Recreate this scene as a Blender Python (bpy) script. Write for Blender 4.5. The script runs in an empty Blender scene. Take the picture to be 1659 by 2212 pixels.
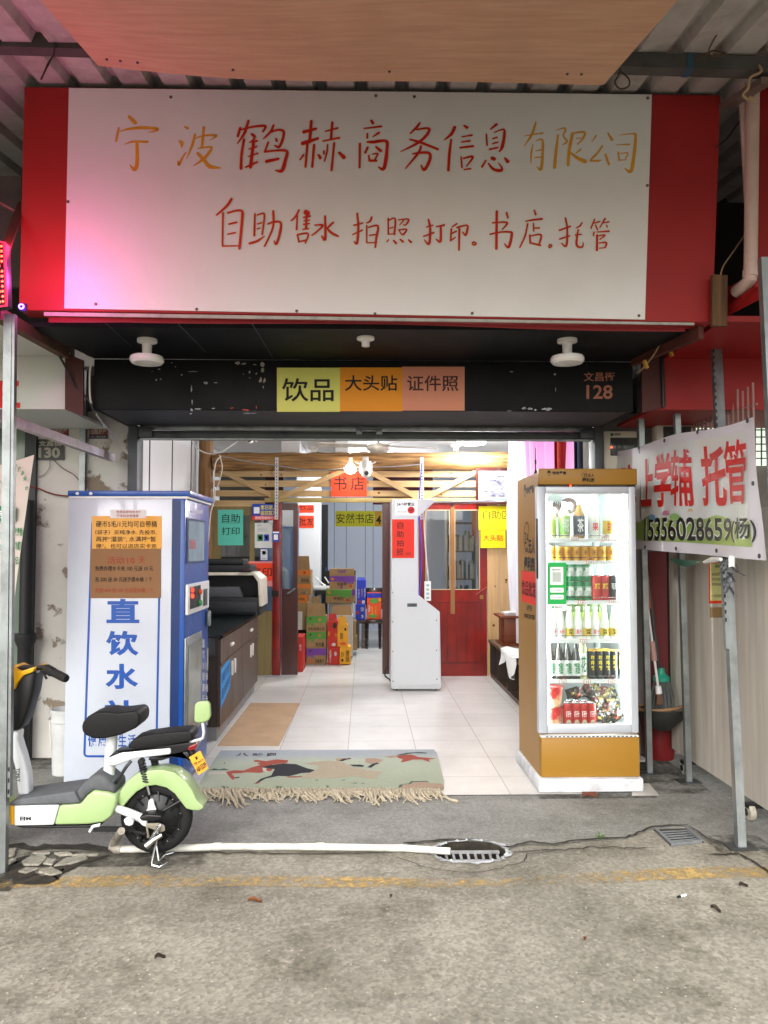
import bpy, bmesh, math, random
from mathutils import Vector, Matrix
random.seed(7)
S = bpy.context.scene
COL = S.collection
R_ = math.radians

# ---------------------------------------------------------------- camera
F, CX, CY, H = 1725.0, 829.5, 1106.0, 1.5
PITCH = math.atan(79/1725.0); YAW = math.atan(42.5/1725.0*math.cos(PITCH))
cam_d = bpy.data.cameras.new('camera'); cam = bpy.data.objects.new('camera', cam_d); COL.objects.link(cam)
cam.location = (0, 0, H); cam.rotation_euler = (math.pi/2+PITCH, 0, -YAW)
cam_d.sensor_fit = 'VERTICAL'; cam_d.sensor_height = 36.0; cam_d.lens = F/2212*36.0
cam_d.clip_start = 0.05; cam_d.clip_end = 500
S.camera = cam
# ---------------------------------------------------------------- world, sun, exposure
w = bpy.data.worlds.new('World'); S.world = w; w.use_nodes = True
nt = w.node_tree; sky = nt.nodes.new('ShaderNodeTexSky'); sky.sky_type = 'NISHITA'; sky.sun_disc = False
SUN_EL, SUN_AZ = R_(40), R_(196)
sky.sun_elevation = SUN_EL; sky.sun_rotation = SUN_AZ; sky.dust_density = 4; sky.air_density = 1.2
hsv = nt.nodes.new('ShaderNodeHueSaturation'); hsv.inputs['Saturation'].default_value = 0.35
nt.links.new(sky.outputs[0], hsv.inputs['Color'])
bg = nt.nodes['Background']; nt.links.new(hsv.outputs[0], bg.inputs[0]); bg.inputs[1].default_value = 0.14
sd = bpy.data.lights.new('sun', 'SUN'); sd.energy = 1.0; sd.angle = R_(60); sd.color = (1, .995, .98)
sun = bpy.data.objects.new('sun', sd); COL.objects.link(sun)
d = Vector((math.sin(SUN_AZ)*math.cos(SUN_EL), math.cos(SUN_AZ)*math.cos(SUN_EL), math.sin(SUN_EL)))
sun.rotation_euler = d.to_track_quat('Z', 'Y').to_euler(); sun.location = d*30
S.view_settings.view_transform = 'Standard'; S.view_settings.look = 'None'
S.view_settings.exposure = 1.4; S.view_settings.gamma = 1
S.cycles.use_denoising = True; S.cycles.max_bounces = 7; S.cycles.diffuse_bounces = 4
S.cycles.transparent_max_bounces = 12; S.cycles.caustics_reflective = False; S.cycles.caustics_refractive = False
S.cycles.sample_clamp_indirect = 6

# ---------------------------------------------------------------- photo coordinates to places
cy_, sy_, cp_, sp_ = math.cos(YAW), math.sin(YAW), math.cos(PITCH), math.sin(PITCH)
FW = Vector((sy_*cp_, cy_*cp_, sp_)); RT = Vector((cy_, -sy_, 0)); UP = Vector((-sy_*sp_, -cy_*sp_, cp_))
def ray(u, v): return FW + RT*((u-CX)/F) + UP*((CY-v)/F)
def at(u, v, Y):
    r = ray(u, v); t = Y/r.y; return Vector((r.x*t, Y, H+r.z*t))
def gr(u, v, z=0.0):
    r = ray(u, v); t = (z-H)/r.z; return Vector((r.x*t, r.y*t, z))
def atx(u, v, X):
    r = ray(u, v); t = X/r.x; return Vector((X, r.y*t, H+r.z*t))
def Z(x0, y0, s):
    k = 1659/2736.0
    return lambda zx, zy: ((x0+zx/s)*k, (y0+zy/s)*k)

# ---------------------------------------------------------------- materials
def lin(h):
    h = h.lstrip('#'); o = []
    for i in (0, 2, 4):
        c = int(h[i:i+2], 16)/255.0
        o.append(c/12.92 if c <= .04045 else ((c+.055)/1.055)**2.4)
    return o
MATS = {}
def M(key, c, c2=None, rough=.55, metal=0.0, sc=6.0, var=.12, bump=0.0, bsc=60.0, stretch=(1, 1, 1), spec=.4,
      coat=0.0, dirt=0.0, dsc=2.0, dcol='3a342c', emit=0.0, trans=0.0, alpha=1.0, det=5.0, contrast=(.3, .7), sheen=0):
    if key in MATS: return MATS[key]
    m = bpy.data.materials.new(key); m.use_nodes = True; n = m.node_tree.nodes; l = m.node_tree.links
    b = n['Principled BSDF']; c = lin(c)
    ca = lin(c2) if c2 else [min(1, x*(1+var)) for x in c]; cb = c if c2 else [x*(1-var) for x in c]
    tc = n.new('ShaderNodeTexCoord'); mp = n.new('ShaderNodeMapping'); mp.inputs['Scale'].default_value = stretch
    l.new(tc.outputs['Object'], mp.inputs[0])
    nz = n.new('ShaderNodeTexNoise'); nz.inputs['Scale'].default_value = sc; nz.inputs['Detail'].default_value = det
    nz.inputs['Roughness'].default_value = .6; l.new(mp.outputs[0], nz.inputs[0])
    cr = n.new('ShaderNodeValToRGB'); cr.color_ramp.elements[0].position = contrast[0]; cr.color_ramp.elements[1].position = contrast[1]
    cr.color_ramp.elements[0].color = (*cb, 1); cr.color_ramp.elements[1].color = (*ca, 1)
    l.new(nz.outputs[0], cr.inputs[0]); out = cr.outputs[0]
    if dirt > 0:
        dn = n.new('ShaderNodeTexNoise'); dn.inputs['Scale'].default_value = dsc; dn.inputs['Detail'].default_value = 9; dn.inputs['Roughness'].default_value = .68
        l.new(tc.outputs['Object'], dn.inputs[0])
        dr = n.new('ShaderNodeValToRGB'); dr.color_ramp.elements[0].position = .46; dr.color_ramp.elements[1].position = .72
        dr.color_ramp.elements[1].color = (dirt, dirt, dirt, 1); l.new(dn.outputs[0], dr.inputs[0])
        mx = n.new('ShaderNodeMixRGB'); l.new(dr.outputs[0], mx.inputs[0]); l.new(out, mx.inputs[1]); mx.inputs[2].default_value = (*lin(dcol), 1)
        out = mx.outputs[0]
    l.new(out, b.inputs['Base Color'])
    rr = n.new('ShaderNodeMapRange'); rr.inputs['To Min'].default_value = max(.03, rough-.1); rr.inputs['To Max'].default_value = min(1, rough+.12)
    l.new(nz.outputs[0], rr.inputs[0]); l.new(rr.outputs[0], b.inputs['Roughness'])
    b.inputs['Metallic'].default_value = metal; b.inputs['Specular IOR Level'].default_value = spec
    if coat: b.inputs['Coat Weight'].default_value = coat; b.inputs['Coat Roughness'].default_value = .08
    if sheen: b.inputs['Sheen Weight'].default_value = sheen
    if bump:
        bn = n.new('ShaderNodeTexNoise'); bn.inputs['Scale'].default_value = bsc; bn.inputs['Detail'].default_value = 6; l.new(mp.outputs[0], bn.inputs[0])
        bp = n.new('ShaderNodeBump'); bp.inputs['Strength'].default_value = bump; bp.inputs['Distance'].default_value = .01
        l.new(bn.outputs[0], bp.inputs['Height']); l.new(bp.outputs[0], b.inputs['Normal'])
    if emit:
        b.inputs['Emission Strength'].default_value = emit; b.inputs['Emission Color'].default_value = (*c, 1)
    if trans: b.inputs['Transmission Weight'].default_value = trans
    MATS[key] = m; return m
def GL(key, tint=(1, 1, 1), gloss=.08, dark=0.0):
    """window glass: see-through with a mirror sheen"""
    if key in MATS: return MATS[key]
    m = bpy.data.materials.new(key); m.use_nodes = True; n = m.node_tree.nodes; l = m.node_tree.links
    n.remove(n['Principled BSDF']); t = n.new('ShaderNodeBsdfTransparent'); t.inputs[0].default_value = (*tint, 1)
    g = n.new('ShaderNodeBsdfGlossy'); g.inputs['Roughness'].default_value = .03
    fr = n.new('ShaderNodeFresnel'); fr.inputs[0].default_value = 1.5
    ad = n.new('ShaderNodeMath'); ad.operation = 'MULTIPLY_ADD'; ad.inputs[1].default_value = 1.0; ad.inputs[2].default_value = gloss-.04; l.new(fr.outputs[0], ad.inputs[0])
    mx = n.new('ShaderNodeMixShader'); l.new(ad.outputs[0], mx.inputs[0]); l.new(t.outputs[0], mx.inputs[1]); l.new(g.outputs[0], mx.inputs[2])
    l.new(mx.outputs[0], n['Material Output'].inputs[0]); MATS[key] = m; return m
def wood(key, c, c2, axis=0, rough=.55, sc=3.0, bump=.12, coat=0, dirt=0.0):
    st = [14, 14, 14]; st[axis] = .9
    return M(key, c, c2, rough=rough, sc=sc, stretch=st, bump=bump, bsc=10, det=7, coat=coat, dirt=dirt, contrast=(.32, .66))

# ---------------------------------------------------------------- mesh building
class MB:
    def __init__(s): s.v = []; s.f = []; s.m = []; s.cur = 0
    def mat(s, i): s.cur = i; return s
    def add(s, vs, fs):
        o = len(s.v); s.v += [tuple(p) for p in vs]
        for f in fs: s.f.append([i+o for i in f]); s.m.append(s.cur)
        return s
    def box(s, x0, x1, y0, y1, z0, z1):
        if x0 > x1: x0, x1 = x1, x0
        if y0 > y1: y0, y1 = y1, y0
        if z0 > z1: z0, z1 = z1, z0
        return s.add([(x0, y0, z0), (x1, y0, z0), (x1, y1, z0), (x0, y1, z0), (x0, y0, z1), (x1, y0, z1), (x1, y1, z1), (x0, y1, z1)],
                     [(0, 3, 2, 1), (4, 5, 6, 7), (0, 1, 5, 4), (1, 2, 6, 5), (2, 3, 7, 6), (3, 0, 4, 7)])
    def pbox(s, u0, v0, u1, v1, Y0, Y1):
        a = at(u0, v1, Y0); b = at(u1, v0, Y0); c_ = at(u0, v0, Y0); e = at(u1, v1, Y0)
        return s.box((a.x+c_.x)/2, (b.x+e.x)/2, Y0, Y1, (a.z+e.z)/2, (b.z+c_.z)/2)
    def tube(s, pts, r, n=8, caps=True):
        pts = [Vector(p) for p in pts]; k = len(pts); rs = r if isinstance(r, (list, tuple)) else [r]*k
        vs = []; prev = None
        for i, p in enumerate(pts):
            t = (pts[min(i+1, k-1)]-pts[max(i-1, 0)]).normalized()
            if prev is None:
                a = Vector((0, 0, 1)) if abs(t.z) < .9 else Vector((1, 0, 0)); x = t.cross(a).normalized()
            else:
                x = (prev-t*prev.dot(t)).normalized()
            prev = x; y = t.cross(x)
            for j in range(n):
                an = 2*math.pi*j/n; vs.append(p+(x*math.cos(an)+y*math.sin(an))*rs[i])
        fs = []
        for i in range(k-1):
            for j in range(n):
                q = (j+1) % n; fs.append((i*n+j, i*n+q, (i+1)*n+q, (i+1)*n+j))
        if caps: fs += [tuple(range(n-1, -1, -1)), tuple((k-1)*n+j for j in range(n))]
        return s.add(vs, fs)
    def bar(s, p0, p1, w, h=None, up=(0, 0, 1)):
        h = h or w; p0 = Vector(p0); p1 = Vector(p1); t = (p1-p0).normalized(); a = Vector(up)
        if abs(t.dot(a)) > .95: a = Vector((0, 1, 0))
        x = t.cross(a).normalized(); y = x.cross(t); vs = []
        for p in (p0, p1):
            for sx, sy in ((-1, -1), (1, -1), (1, 1), (-1, 1)): vs.append(p+x*sx*w/2+y*sy*h/2)
        return s.add(vs, [(3, 2, 1, 0), (4, 5, 6, 7), (0, 1, 5, 4), (1, 2, 6, 5), (2, 3, 7, 6), (3, 0, 4, 7)])
    def lathe(s, c, prof, n=20, axis='z'):
        vs = []; k = len(prof)
        for r, h in prof:
            for j in range(n):
                a = 2*math.pi*j/n; x, y = r*math.cos(a), r*math.sin(a)
                q = (x, y, h) if axis == 'z' else ((x, h, y) if axis == 'y' else (h, x, y))
                vs.append((c[0]+q[0], c[1]+q[1], c[2]+q[2]))
        fs = []
        for i in range(k-1):
            for j in range(n):
                q = (j+1) % n; fs.append((i*n+j, i*n+q, (i+1)*n+q, (i+1)*n+j))
        fs += [tuple(range(n-1, -1, -1)), tuple((k-1)*n+j for j in range(n))]
        return s.add(vs, fs)
    def prism(s, poly, d):
        """poly: 3-D outline; d: extrusion vector"""
        poly = [Vector(p) for p in poly]; d = Vector(d); n = len(poly)
        return s.add(poly+[p+d for p in poly], [tuple(range(n)), tuple(range(2*n-1, n-1, -1))]+[(i, i+n, (i+1) % n+n, (i+1) % n) for i in range(n)])
    def ngon(s, pts): return s.add(pts, [tuple(range(len(pts)))])
    def grid(s, fn, nu, nv):
        vs = [fn(i/nu, j/nv) for j in range(nv+1) for i in range(nu+1)]
        return s.add(vs, [(j*(nu+1)+i, j*(nu+1)+i+1, (j+1)*(nu+1)+i+1, (j+1)*(nu+1)+i) for j in range(nv) for i in range(nu)])
WM = {}
def mesh_of(name, mb, mats, bevel=0, seg=2, smooth=35, xf=None):
    me = bpy.data.meshes.new(name); me.from_pydata(mb.v, [], mb.f)
    if not isinstance(mats, (list, tuple)): mats = [mats]
    for m in mats: me.materials.append(m)
    for p, i in zip(me.polygons, mb.m): p.material_index = min(i, len(mats)-1)
    bm = bmesh.new(); bm.from_mesh(me); bmesh.ops.recalc_face_normals(bm, faces=bm.faces)
    if bevel:
        es = [e for e in bm.edges if e.is_manifold and e.calc_face_angle(0) > .5]
        try: bmesh.ops.bevel(bm, geom=es, offset=bevel, offset_type='OFFSET', segments=seg, profile=.5, affect='EDGES', clamp_overlap=True)
        except Exception: pass
    if xf is not None: bmesh.ops.transform(bm, matrix=xf, verts=bm.verts)
    bm.to_mesh(me); bm.free()
    if smooth:
        for p in me.polygons: p.use_smooth = True
        me.set_sharp_from_angle(angle=R_(smooth))
    return me
def tag(o, label=None, cat=None, group=None, kind=None):
    if label: o['label'] = label
    if cat: o['category'] = cat
    if group: o['group'] = group
    if kind: o['kind'] = kind
    return o
def thing(name, label, cat, loc=(0, 0, 0), rz=0, group=None):
    o = bpy.data.objects.new(name, None); COL.objects.link(o); o.empty_display_size = .1
    o.location = loc; o.rotation_euler = (0, 0, rz); WM[o] = Matrix.Translation(Vector(loc)) @ Matrix.Rotation(rz, 4, 'Z')
    return tag(o, label, cat, group)
def part(name, mb, mats, parent=None, bevel=0, seg=2, smooth=35, label=None, local=False):
    """a mesh object; mb in world coordinates unless local"""
    xf = None
    if parent is not None and not local: xf = WM[parent].inverted()
    me = mesh_of(name, mb, mats, bevel, seg, smooth, xf)
    o = bpy.data.objects.new(name, me); COL.objects.link(o)
    if parent is not None: o.parent = parent; WM[o] = WM[parent].copy()
    else: WM[o] = Matrix.Identity(4)
    if label: o['label'] = label
    return o
def solo(name, mb, mats, label, cat, group=None, **k): return tag(part(name, mb, mats, None, **k), label, cat, group)
def struct(name, mb, mats, **k): return tag(part(name, mb, mats, None, **k), kind='structure')
def kids(o): return [c for c in bpy.data.objects if c.parent == o]
def dup(root, loc, label=None, rz=None, group=None):
    r = root.copy(); COL.objects.link(r); r.location = loc
    if rz is not None: r.rotation_euler = (0, 0, rz)
    if label: r['label'] = label
    if group: r['group'] = group
    for ch in kids(root):
        c = ch.copy(); COL.objects.link(c); c.parent = r
        for g in kids(ch):
            e = g.copy(); COL.objects.link(e); e.parent = c
    return r
# ---------------------------------------------------------------- writing
TXT = {}
def glyphs(s, bold=0.0):
    k = (s, bold)
    if k not in TXT:
        cu = bpy.data.curves.new('t', 'FONT'); cu.body = s; cu.resolution_u = 3; cu.offset = bold
        o = bpy.data.objects.new('t', cu); COL.objects.link(o); bpy.context.view_layer.update()
        me = bpy.data.meshes.new_from_object(o.evaluated_get(bpy.context.evaluated_depsgraph_get()))
        v = [tuple(p.co) for p in me.vertices]; f = [tuple(p.vertices) for p in me.polygons]
        bpy.data.objects.remove(o); bpy.data.curves.remove(cu); bpy.data.meshes.remove(me)
        xs = [p[0] for p in v]; ys = [p[1] for p in v]; x0, x1, y0, y1 = min(xs), max(xs), min(ys), max(ys)
        TXT[k] = ([((p[0]-x0)/(x1-x0), (p[1]-y0)/(y1-y0)) for p in v], f)
    return TXT[k]
def put(mb, s, tl, tr, bl, br, off=.003, bold=0.0):
    """write s into the quad with these corners, lifted off it along its normal"""
    tl, tr, bl, br = map(Vector, (tl, tr, bl, br)); n = (tr-tl).cross(tl-bl).normalized()
    v, f = glyphs(s, bold)
    mb.add([(bl*(1-x)+br*x)*(1-y)+(tl*(1-x)+tr*x)*y+n*off for x, y in v], f); return mb
def put_px(mb, s, u0, v0, u1, v1, Y, off=.003, bold=0.0):
    return put(mb, s, at(u0, v0, Y), at(u1, v0, Y), at(u0, v1, Y), at(u1, v1, Y), off, bold)
def sub(q, x0, y0, x1, y1):
    """corner points of a part of a quad; q = tl,tr,bl,br; fractions from top left"""
    tl, tr, bl, br = map(Vector, q); P = lambda x, y: (tl*(1-x)+tr*x)*(1-y)+(bl*(1-x)+br*x)*y
    return P(x0, y0), P(x1, y0), P(x0, y1), P(x1, y1)
def sheet(name, label, cat, q, mat, texts=(), th=.0015, group=None, lift=.002, extra=()):
    """paper, card or plate: q = tl,tr,bl,br on the surface it is stuck to; texts = (string, x0,y0,x1,y1, material, bold)"""
    q = [Vector(p) for p in q]; n = (q[1]-q[0]).cross(q[0]-q[2]).normalized(); c = (q[2]+q[3])/2
    t = thing(name, label, cat, c, 0, group)
    qq = [p+n*lift for p in q]
    b = MB(); b.prism([qq[0], qq[1], qq[3], qq[2]], n*th); part('sheet', b, mat, t, smooth=0)
    q2 = [p+n*(lift+th) for p in q]
    for (x0, y0, x1, y1, m) in extra:
        s_ = sub(q2, x0, y0, x1, y1); b = MB(); b.prism([s_[0]+n*.0006, s_[1]+n*.0006, s_[3]+n*.0006, s_[2]+n*.0006], n*.0006); part('printed_panel', b, m, t, smooth=0)
    by = {}
    for (s, x0, y0, x1, y1, m, bo) in texts: put(by.setdefault(m.name, (MB(), m))[0], s, *sub(q2, x0, y0, x1, y1), off=.0022, bold=bo)
    for mb_, m in by.values(): part('lettering', mb_, m, t, smooth=0)
    return t
def qpx(u0, v0, u1, v1, Y): return at(u0, v0, Y), at(u1, v0, Y), at(u0, v1, Y), at(u1, v1, Y)
def wire(name, label, pts, r, mat, cat='cable', group=None, n=6, parts=None):
    P = [Vector(p) for p in pts]; out = []
    for i in range(len(P)-1):
        p0 = P[max(i-1, 0)]; p1 = P[i]; p2 = P[i+1]; p3 = P[min(i+2, len(P)-1)]
        for k in range(5):
            t = k/5; out.append(.5*((2*p1)+(p2-p0)*t+(2*p0-5*p1+4*p2-p3)*t*t+(3*p1-p0-3*p2+p3)*t**3))
    out.append(P[-1]); b = MB(); b.tube(out, r, n)
    return solo(name, b, mat, label, cat, group) if label else out
# ---------------------------------------------------------------- ground materials
def ground_mat(key, c1, c2, c3, speck, rough, streak=False, bumpy=.5):
    m = bpy.data.materials.new(key); m.use_nodes = True; n = m.node_tree.nodes; l = m.node_tree.links; b = n['Principled BSDF']
    tc = n.new('ShaderNodeTexCoord')
    def noise(sc, det=6, rough_=.6, vec=None):
        q = n.new('ShaderNodeTexNoise'); q.inputs['Scale'].default_value = sc; q.inputs['Detail'].default_value = det; q.inputs['Roughness'].default_value = rough_
        l.new(vec or tc.outputs['Object'], q.inputs[0]); return q.outputs[0]
    def ramp(src, a, b_, ca, cb):
        q = n.new('ShaderNodeValToRGB'); e = q.color_ramp.elements; e[0].position = a; e[1].position = b_; e[0].color = (*ca, 1); e[1].color = (*cb, 1); l.new(src, q.inputs[0]); return q.outputs[0]
    def mix(f, a, b_, mode='MIX'):
        q = n.new('ShaderNodeMixRGB'); q.blend_type = mode
        for s_, i in ((f, 0), (a, 1), (b_, 2)):
            if isinstance(s_, float): q.inputs[i].default_value = s_
            else: l.new(s_, q.inputs[i])
        return q.outputs[0]
    W = (1, 1, 1); K = (0, 0, 0)
    base = ramp(noise(.9, 8, .65), .35, .68, lin(c1), lin(c2))
    rgb = n.new('ShaderNodeRGB'); rgb.outputs[0].default_value = (*lin(c3), 1)
    base = mix(ramp(noise(2.3, 9, .7), .48, .7, K, (.85,)*3), base, rgb.outputs[0])
    pal = n.new('ShaderNodeRGB'); pal.outputs[0].default_value = (*[min(1, x*1.25) for x in lin(c2)], 1); base = mix(ramp(noise(4.1, 10, .72), .58, .68, K, (.6,)*3), base, pal.outputs[0])
    stn = n.new('ShaderNodeRGB'); stn.outputs[0].default_value = (*[x*.42 for x in lin(c1)], 1); base = mix(ramp(noise(1.35, 7, .6), .62, .74, K, (.6,)*3), base, stn.outputs[0])
    base = mix(.55, base, ramp(noise(38, 4, .7), .25, .75, (.55,)*3, (1.3,)*3), 'MULTIPLY')
    vo = n.new('ShaderNodeTexVoronoi'); vo.inputs['Scale'].default_value = speck; l.new(tc.outputs['Object'], vo.inputs[0])
    st = ramp(vo.outputs['Color'], .15, .85, (.62,)*3, (1.36,)*3)
    base = mix(.6, base, st, 'MULTIPLY')
    vo2 = n.new('ShaderNodeTexVoronoi'); vo2.inputs['Scale'].default_value = speck*.55; l.new(tc.outputs['Object'], vo2.inputs[0])
    chip = ramp(vo2.outputs['Distance'], .1, .2, W, K)
    sel = ramp(vo2.outputs['Color'], .72, .78, K, W)
    rg2 = n.new('ShaderNodeRGB'); rg2.outputs[0].default_value = (*[min(1, x*1.35) for x in lin(c2)], 1)
    base = mix(mix(1.0, chip, sel, 'MULTIPLY'), base, rg2.outputs[0])
    hgt = mix(.5, noise(55, 5, .7), vo.outputs['Distance'])
    if streak:
        mp = n.new('ShaderNodeMapping'); mp.inputs['Scale'].default_value = (1.2, 60, 1); l.new(tc.outputs['Object'], mp.inputs[0])
        sn = noise(3, 5, .7, mp.outputs[0]); base = mix(.5, base, ramp(sn, .3, .7, (.74,)*3, (1.2,)*3), 'MULTIPLY'); hgt = mix(.6, hgt, sn)
    l.new(base, b.inputs['Base Color'])
    rr = ramp(noise(1.6, 6), .3, .7, (rough-.14,)*3, (rough+.1,)*3); l.new(rr, b.inputs['Roughness']); b.inputs['Specular IOR Level'].default_value = .35
    bp = n.new('ShaderNodeBump'); bp.inputs['Strength'].default_value = bumpy; bp.inputs['Distance'].default_value = .006; l.new(hgt, bp.inputs['Height']); l.new(bp.outputs[0], b.inputs['Normal'])
    return m
mRoad = ground_mat('road_concrete', '737064', '9c978a', '565143', 70, .8)
mApron = ground_mat('apron_concrete', '7a7a74', '8f8f8a', '5f5e58', 140, .72, True, .3)
def tile_mat():
    m = bpy.data.materials.new('floor_tile'); m.use_nodes = True; n = m.node_tree.nodes; l = m.node_tree.links; b = n['Principled BSDF']
    tc = n.new('ShaderNodeTexCoord'); mp = n.new('ShaderNodeMapping'); mp.inputs['Location'].default_value = (.12, -5.78, 0); l.new(tc.outputs['Object'], mp.inputs[0])
    br = n.new('ShaderNodeTexBrick'); br.offset = 0; br.squash = 1; br.inputs['Scale'].default_value = 1; br.inputs['Brick Width'].default_value = .505; br.inputs['Row Height'].default_value = .49
    br.inputs['Mortar Size'].default_value = .0022; br.inputs['Mortar Smooth'].default_value = .3
    br.inputs['Color1'].default_value = (*lin('dcdad6'), 1); br.inputs['Color2'].default_value = (*lin('d2d0cc'), 1); br.inputs['Mortar'].default_value = (*lin('7a7670'), 1)
    l.new(mp.outputs[0], br.inputs[0])
    nz = n.new('ShaderNodeTexNoise'); nz.inputs['Scale'].default_value = 2.2; nz.inputs['Detail'].default_value = 9; nz.inputs['Roughness'].default_value = .7; l.new(tc.outputs['Object'], nz.inputs[0])
    cr = n.new('ShaderNodeValToRGB'); cr.color_ramp.elements[0].position = .35; cr.color_ramp.elements[1].position = .7; cr.color_ramp.elements[0].color = (.8, .79, .77, 1); cr.color_ramp.elements[1].color = (1, 1, 1, 1); l.new(nz.outputs[0], cr.inputs[0])
    mx = n.new('ShaderNodeMixRGB'); mx.blend_type = 'MULTIPLY'; mx.inputs[0].default_value = 1; l.new(br.outputs[0], mx.inputs[1]); l.new(cr.outputs[0], mx.inputs[2]); l.new(mx.outputs[0], b.inputs['Base Color'])
    rr = n.new('ShaderNodeMapRange'); rr.inputs['To Min'].default_value = .22; rr.inputs['To Max'].default_value = .45; l.new(nz.outputs[0], rr.inputs[0]); l.new(rr.outputs[0], b.inputs['Roughness'])
    return m
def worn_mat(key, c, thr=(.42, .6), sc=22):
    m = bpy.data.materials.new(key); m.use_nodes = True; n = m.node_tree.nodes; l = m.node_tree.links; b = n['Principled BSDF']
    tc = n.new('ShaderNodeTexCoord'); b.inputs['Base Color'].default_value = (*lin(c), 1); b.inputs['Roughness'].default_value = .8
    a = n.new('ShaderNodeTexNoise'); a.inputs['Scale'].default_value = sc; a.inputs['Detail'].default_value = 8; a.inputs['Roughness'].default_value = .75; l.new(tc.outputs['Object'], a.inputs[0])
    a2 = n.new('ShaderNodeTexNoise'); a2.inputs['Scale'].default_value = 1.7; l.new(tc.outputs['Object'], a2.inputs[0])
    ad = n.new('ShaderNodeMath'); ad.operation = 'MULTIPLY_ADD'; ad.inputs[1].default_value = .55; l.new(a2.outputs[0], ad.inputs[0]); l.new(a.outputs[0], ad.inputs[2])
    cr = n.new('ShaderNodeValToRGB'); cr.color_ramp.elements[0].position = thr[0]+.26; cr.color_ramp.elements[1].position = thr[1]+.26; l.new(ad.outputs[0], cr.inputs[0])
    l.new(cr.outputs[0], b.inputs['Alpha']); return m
def plaster_mat(key, c1, c2, c3, peel):
    m = bpy.data.materials.new(key); m.use_nodes = True; n = m.node_tree.nodes; l = m.node_tree.links; b = n['Principled BSDF']; b.inputs['Roughness'].default_value = .85
    tc = n.new('ShaderNodeTexCoord')
    def nz(sc, d=8, r=.65):
        q = n.new('ShaderNodeTexNoise'); q.inputs['Scale'].default_value = sc; q.inputs['Detail'].default_value = d; q.inputs['Roughness'].default_value = r; l.new(tc.outputs['Object'], q.inputs[0]); return q.outputs[0]
    def rp(s, a, e, ca, cb):
        q = n.new('ShaderNodeValToRGB'); q.color_ramp.elements[0].position = a; q.color_ramp.elements[1].position = e; q.color_ramp.elements[0].color = (*ca, 1); q.color_ramp.elements[1].color = (*cb, 1); l.new(s, q.inputs[0]); return q.outputs[0]
    x = rp(nz(1.5), .35, .7, lin(c1), lin(c2)); k = rp(nz(3.4, 10, .62), peel, peel+.03, (0,)*3, (1,)*3)
    mx = n.new('ShaderNodeMixRGB'); l.new(k, mx.inputs[0]); l.new(x, mx.inputs[1]); mx.inputs[2].default_value = (*lin(c3), 1); l.new(mx.outputs[0], b.inputs['Base Color'])
    bp = n.new('ShaderNodeBump'); bp.inputs['Strength'].default_value = .6; bp.inputs['Distance'].default_value = .01; bp.invert = True; l.new(k, bp.inputs['Height']); l.new(bp.outputs[0], b.inputs['Normal']); return m

mSteel = M('galvanised_steel', '7b8080', '9fa5a6', rough=.42, metal=.75, sc=9, dirt=.5, dsc=6, stretch=(1, 1, .35))
mSteelD = M('dark_steel', '3a3d3f', '63686a', rough=.5, metal=.6, sc=5, dirt=.6, dsc=5)
mBlack = M('black_plastic', '101113', rough=.45, sc=20)
mRubber = M('black_rubber', '121212', rough=.8, sc=30, bump=.2)
mWhiteP = M('white_paint', 'dfe0df', rough=.35, var=.03)
mRed = M('red_print', 'd21f1a', rough=.6, var=.05)
mInk = M('black_ink', '15120f', rough=.7, var=.2)
mRope = M('old_cord', '4c3c30', rough=.9)
mWireW = M('white_cable', 'cfcbc4', rough=.6)
mChrome = M('chrome', 'd0d2d4', rough=.18, metal=1, var=.03)

# ---------------------------------------------------------------- ground, apron, floor
zr = Z(1336, 2800, 1659/1400.); zl = Z(0, 2800, 1659/1400.)
def gz(f, x, y, z=0.0): return gr(*f(x, y), z)
hole1 = [gz(zr, x, y) for x, y in ((262, 300), (240, 262), (275, 245), (330, 236), (400, 233), (470, 238), (520, 252), (548, 270), (556, 295), (525, 318), (420, 324), (310, 320))]
hole2 = [gz(zr, x, y) for x, y in ((1172, 184), (1318, 178), (1392, 240), (1250, 256))]
def sheet_with_holes(outer, holes):
    bm = bmesh.new(); es = []
    for loop in [outer]+holes:
        vs = [bm.verts.new(p) for p in loop]; es += [bm.edges.new((vs[i], vs[(i+1) % len(vs)])) for i in range(len(vs))]
    bmesh.ops.triangle_fill(bm, edges=es, use_beauty=True, use_dissolve=False)
    b = MB(); bm.verts.index_update(); b.add([v.co[:] for v in bm.verts], [[v.index for v in f.verts] for f in bm.faces]); bm.free(); return b
G = 120
struct('ground', sheet_with_holes([(-G, -G, 0), (G, -G, 0), (G, G, 0), (-G, G, 0)], [hole1, hole2]), mRoad, smooth=0)
mDirt = M('dark_dirt', '1d1a15', '3a342a', rough=.95, sc=20, bump=.6, bsc=30)
for nm, hl, dp in (('drain_pit', hole1, .16), ('drain_pit', hole2, .12)):
    b = MB(); n_ = len(hl); lo = [(p.x, p.y, -dp) for p in hl]
    b.add(list(hl)+lo, [(i, (i+1) % n_, (i+1) % n_+n_, i+n_) for i in range(n_)]+[tuple(range(n_, 2*n_))]); struct(nm, b, mDirt, smooth=0)
crk = [(-1650, 268), (-1150, 262), (-900, 262), (-400, 258), (0, 268), (115, 250), (200, 241), (300, 230), (420, 230), (480, 236), (540, 258), (570, 263), (640, 243), (750, 250), (850, 236), (980, 226), (1060, 220), (1130, 196), (1180, 176), (1320, 169), (1400, 225), (1530, 262), (1659, 272), (2600, 300)]
front = [gz(zr, x, y, .004) for x, y in crk]
front = [Vector((-8, front[0].y, .004))]+front+[Vector((8, front[-1].y, .004))]
struct('pavement', MB().ngon(front+[(8, 6.0, .004), (-8, 6.0, .004)]), mApron, smooth=0)
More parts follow.
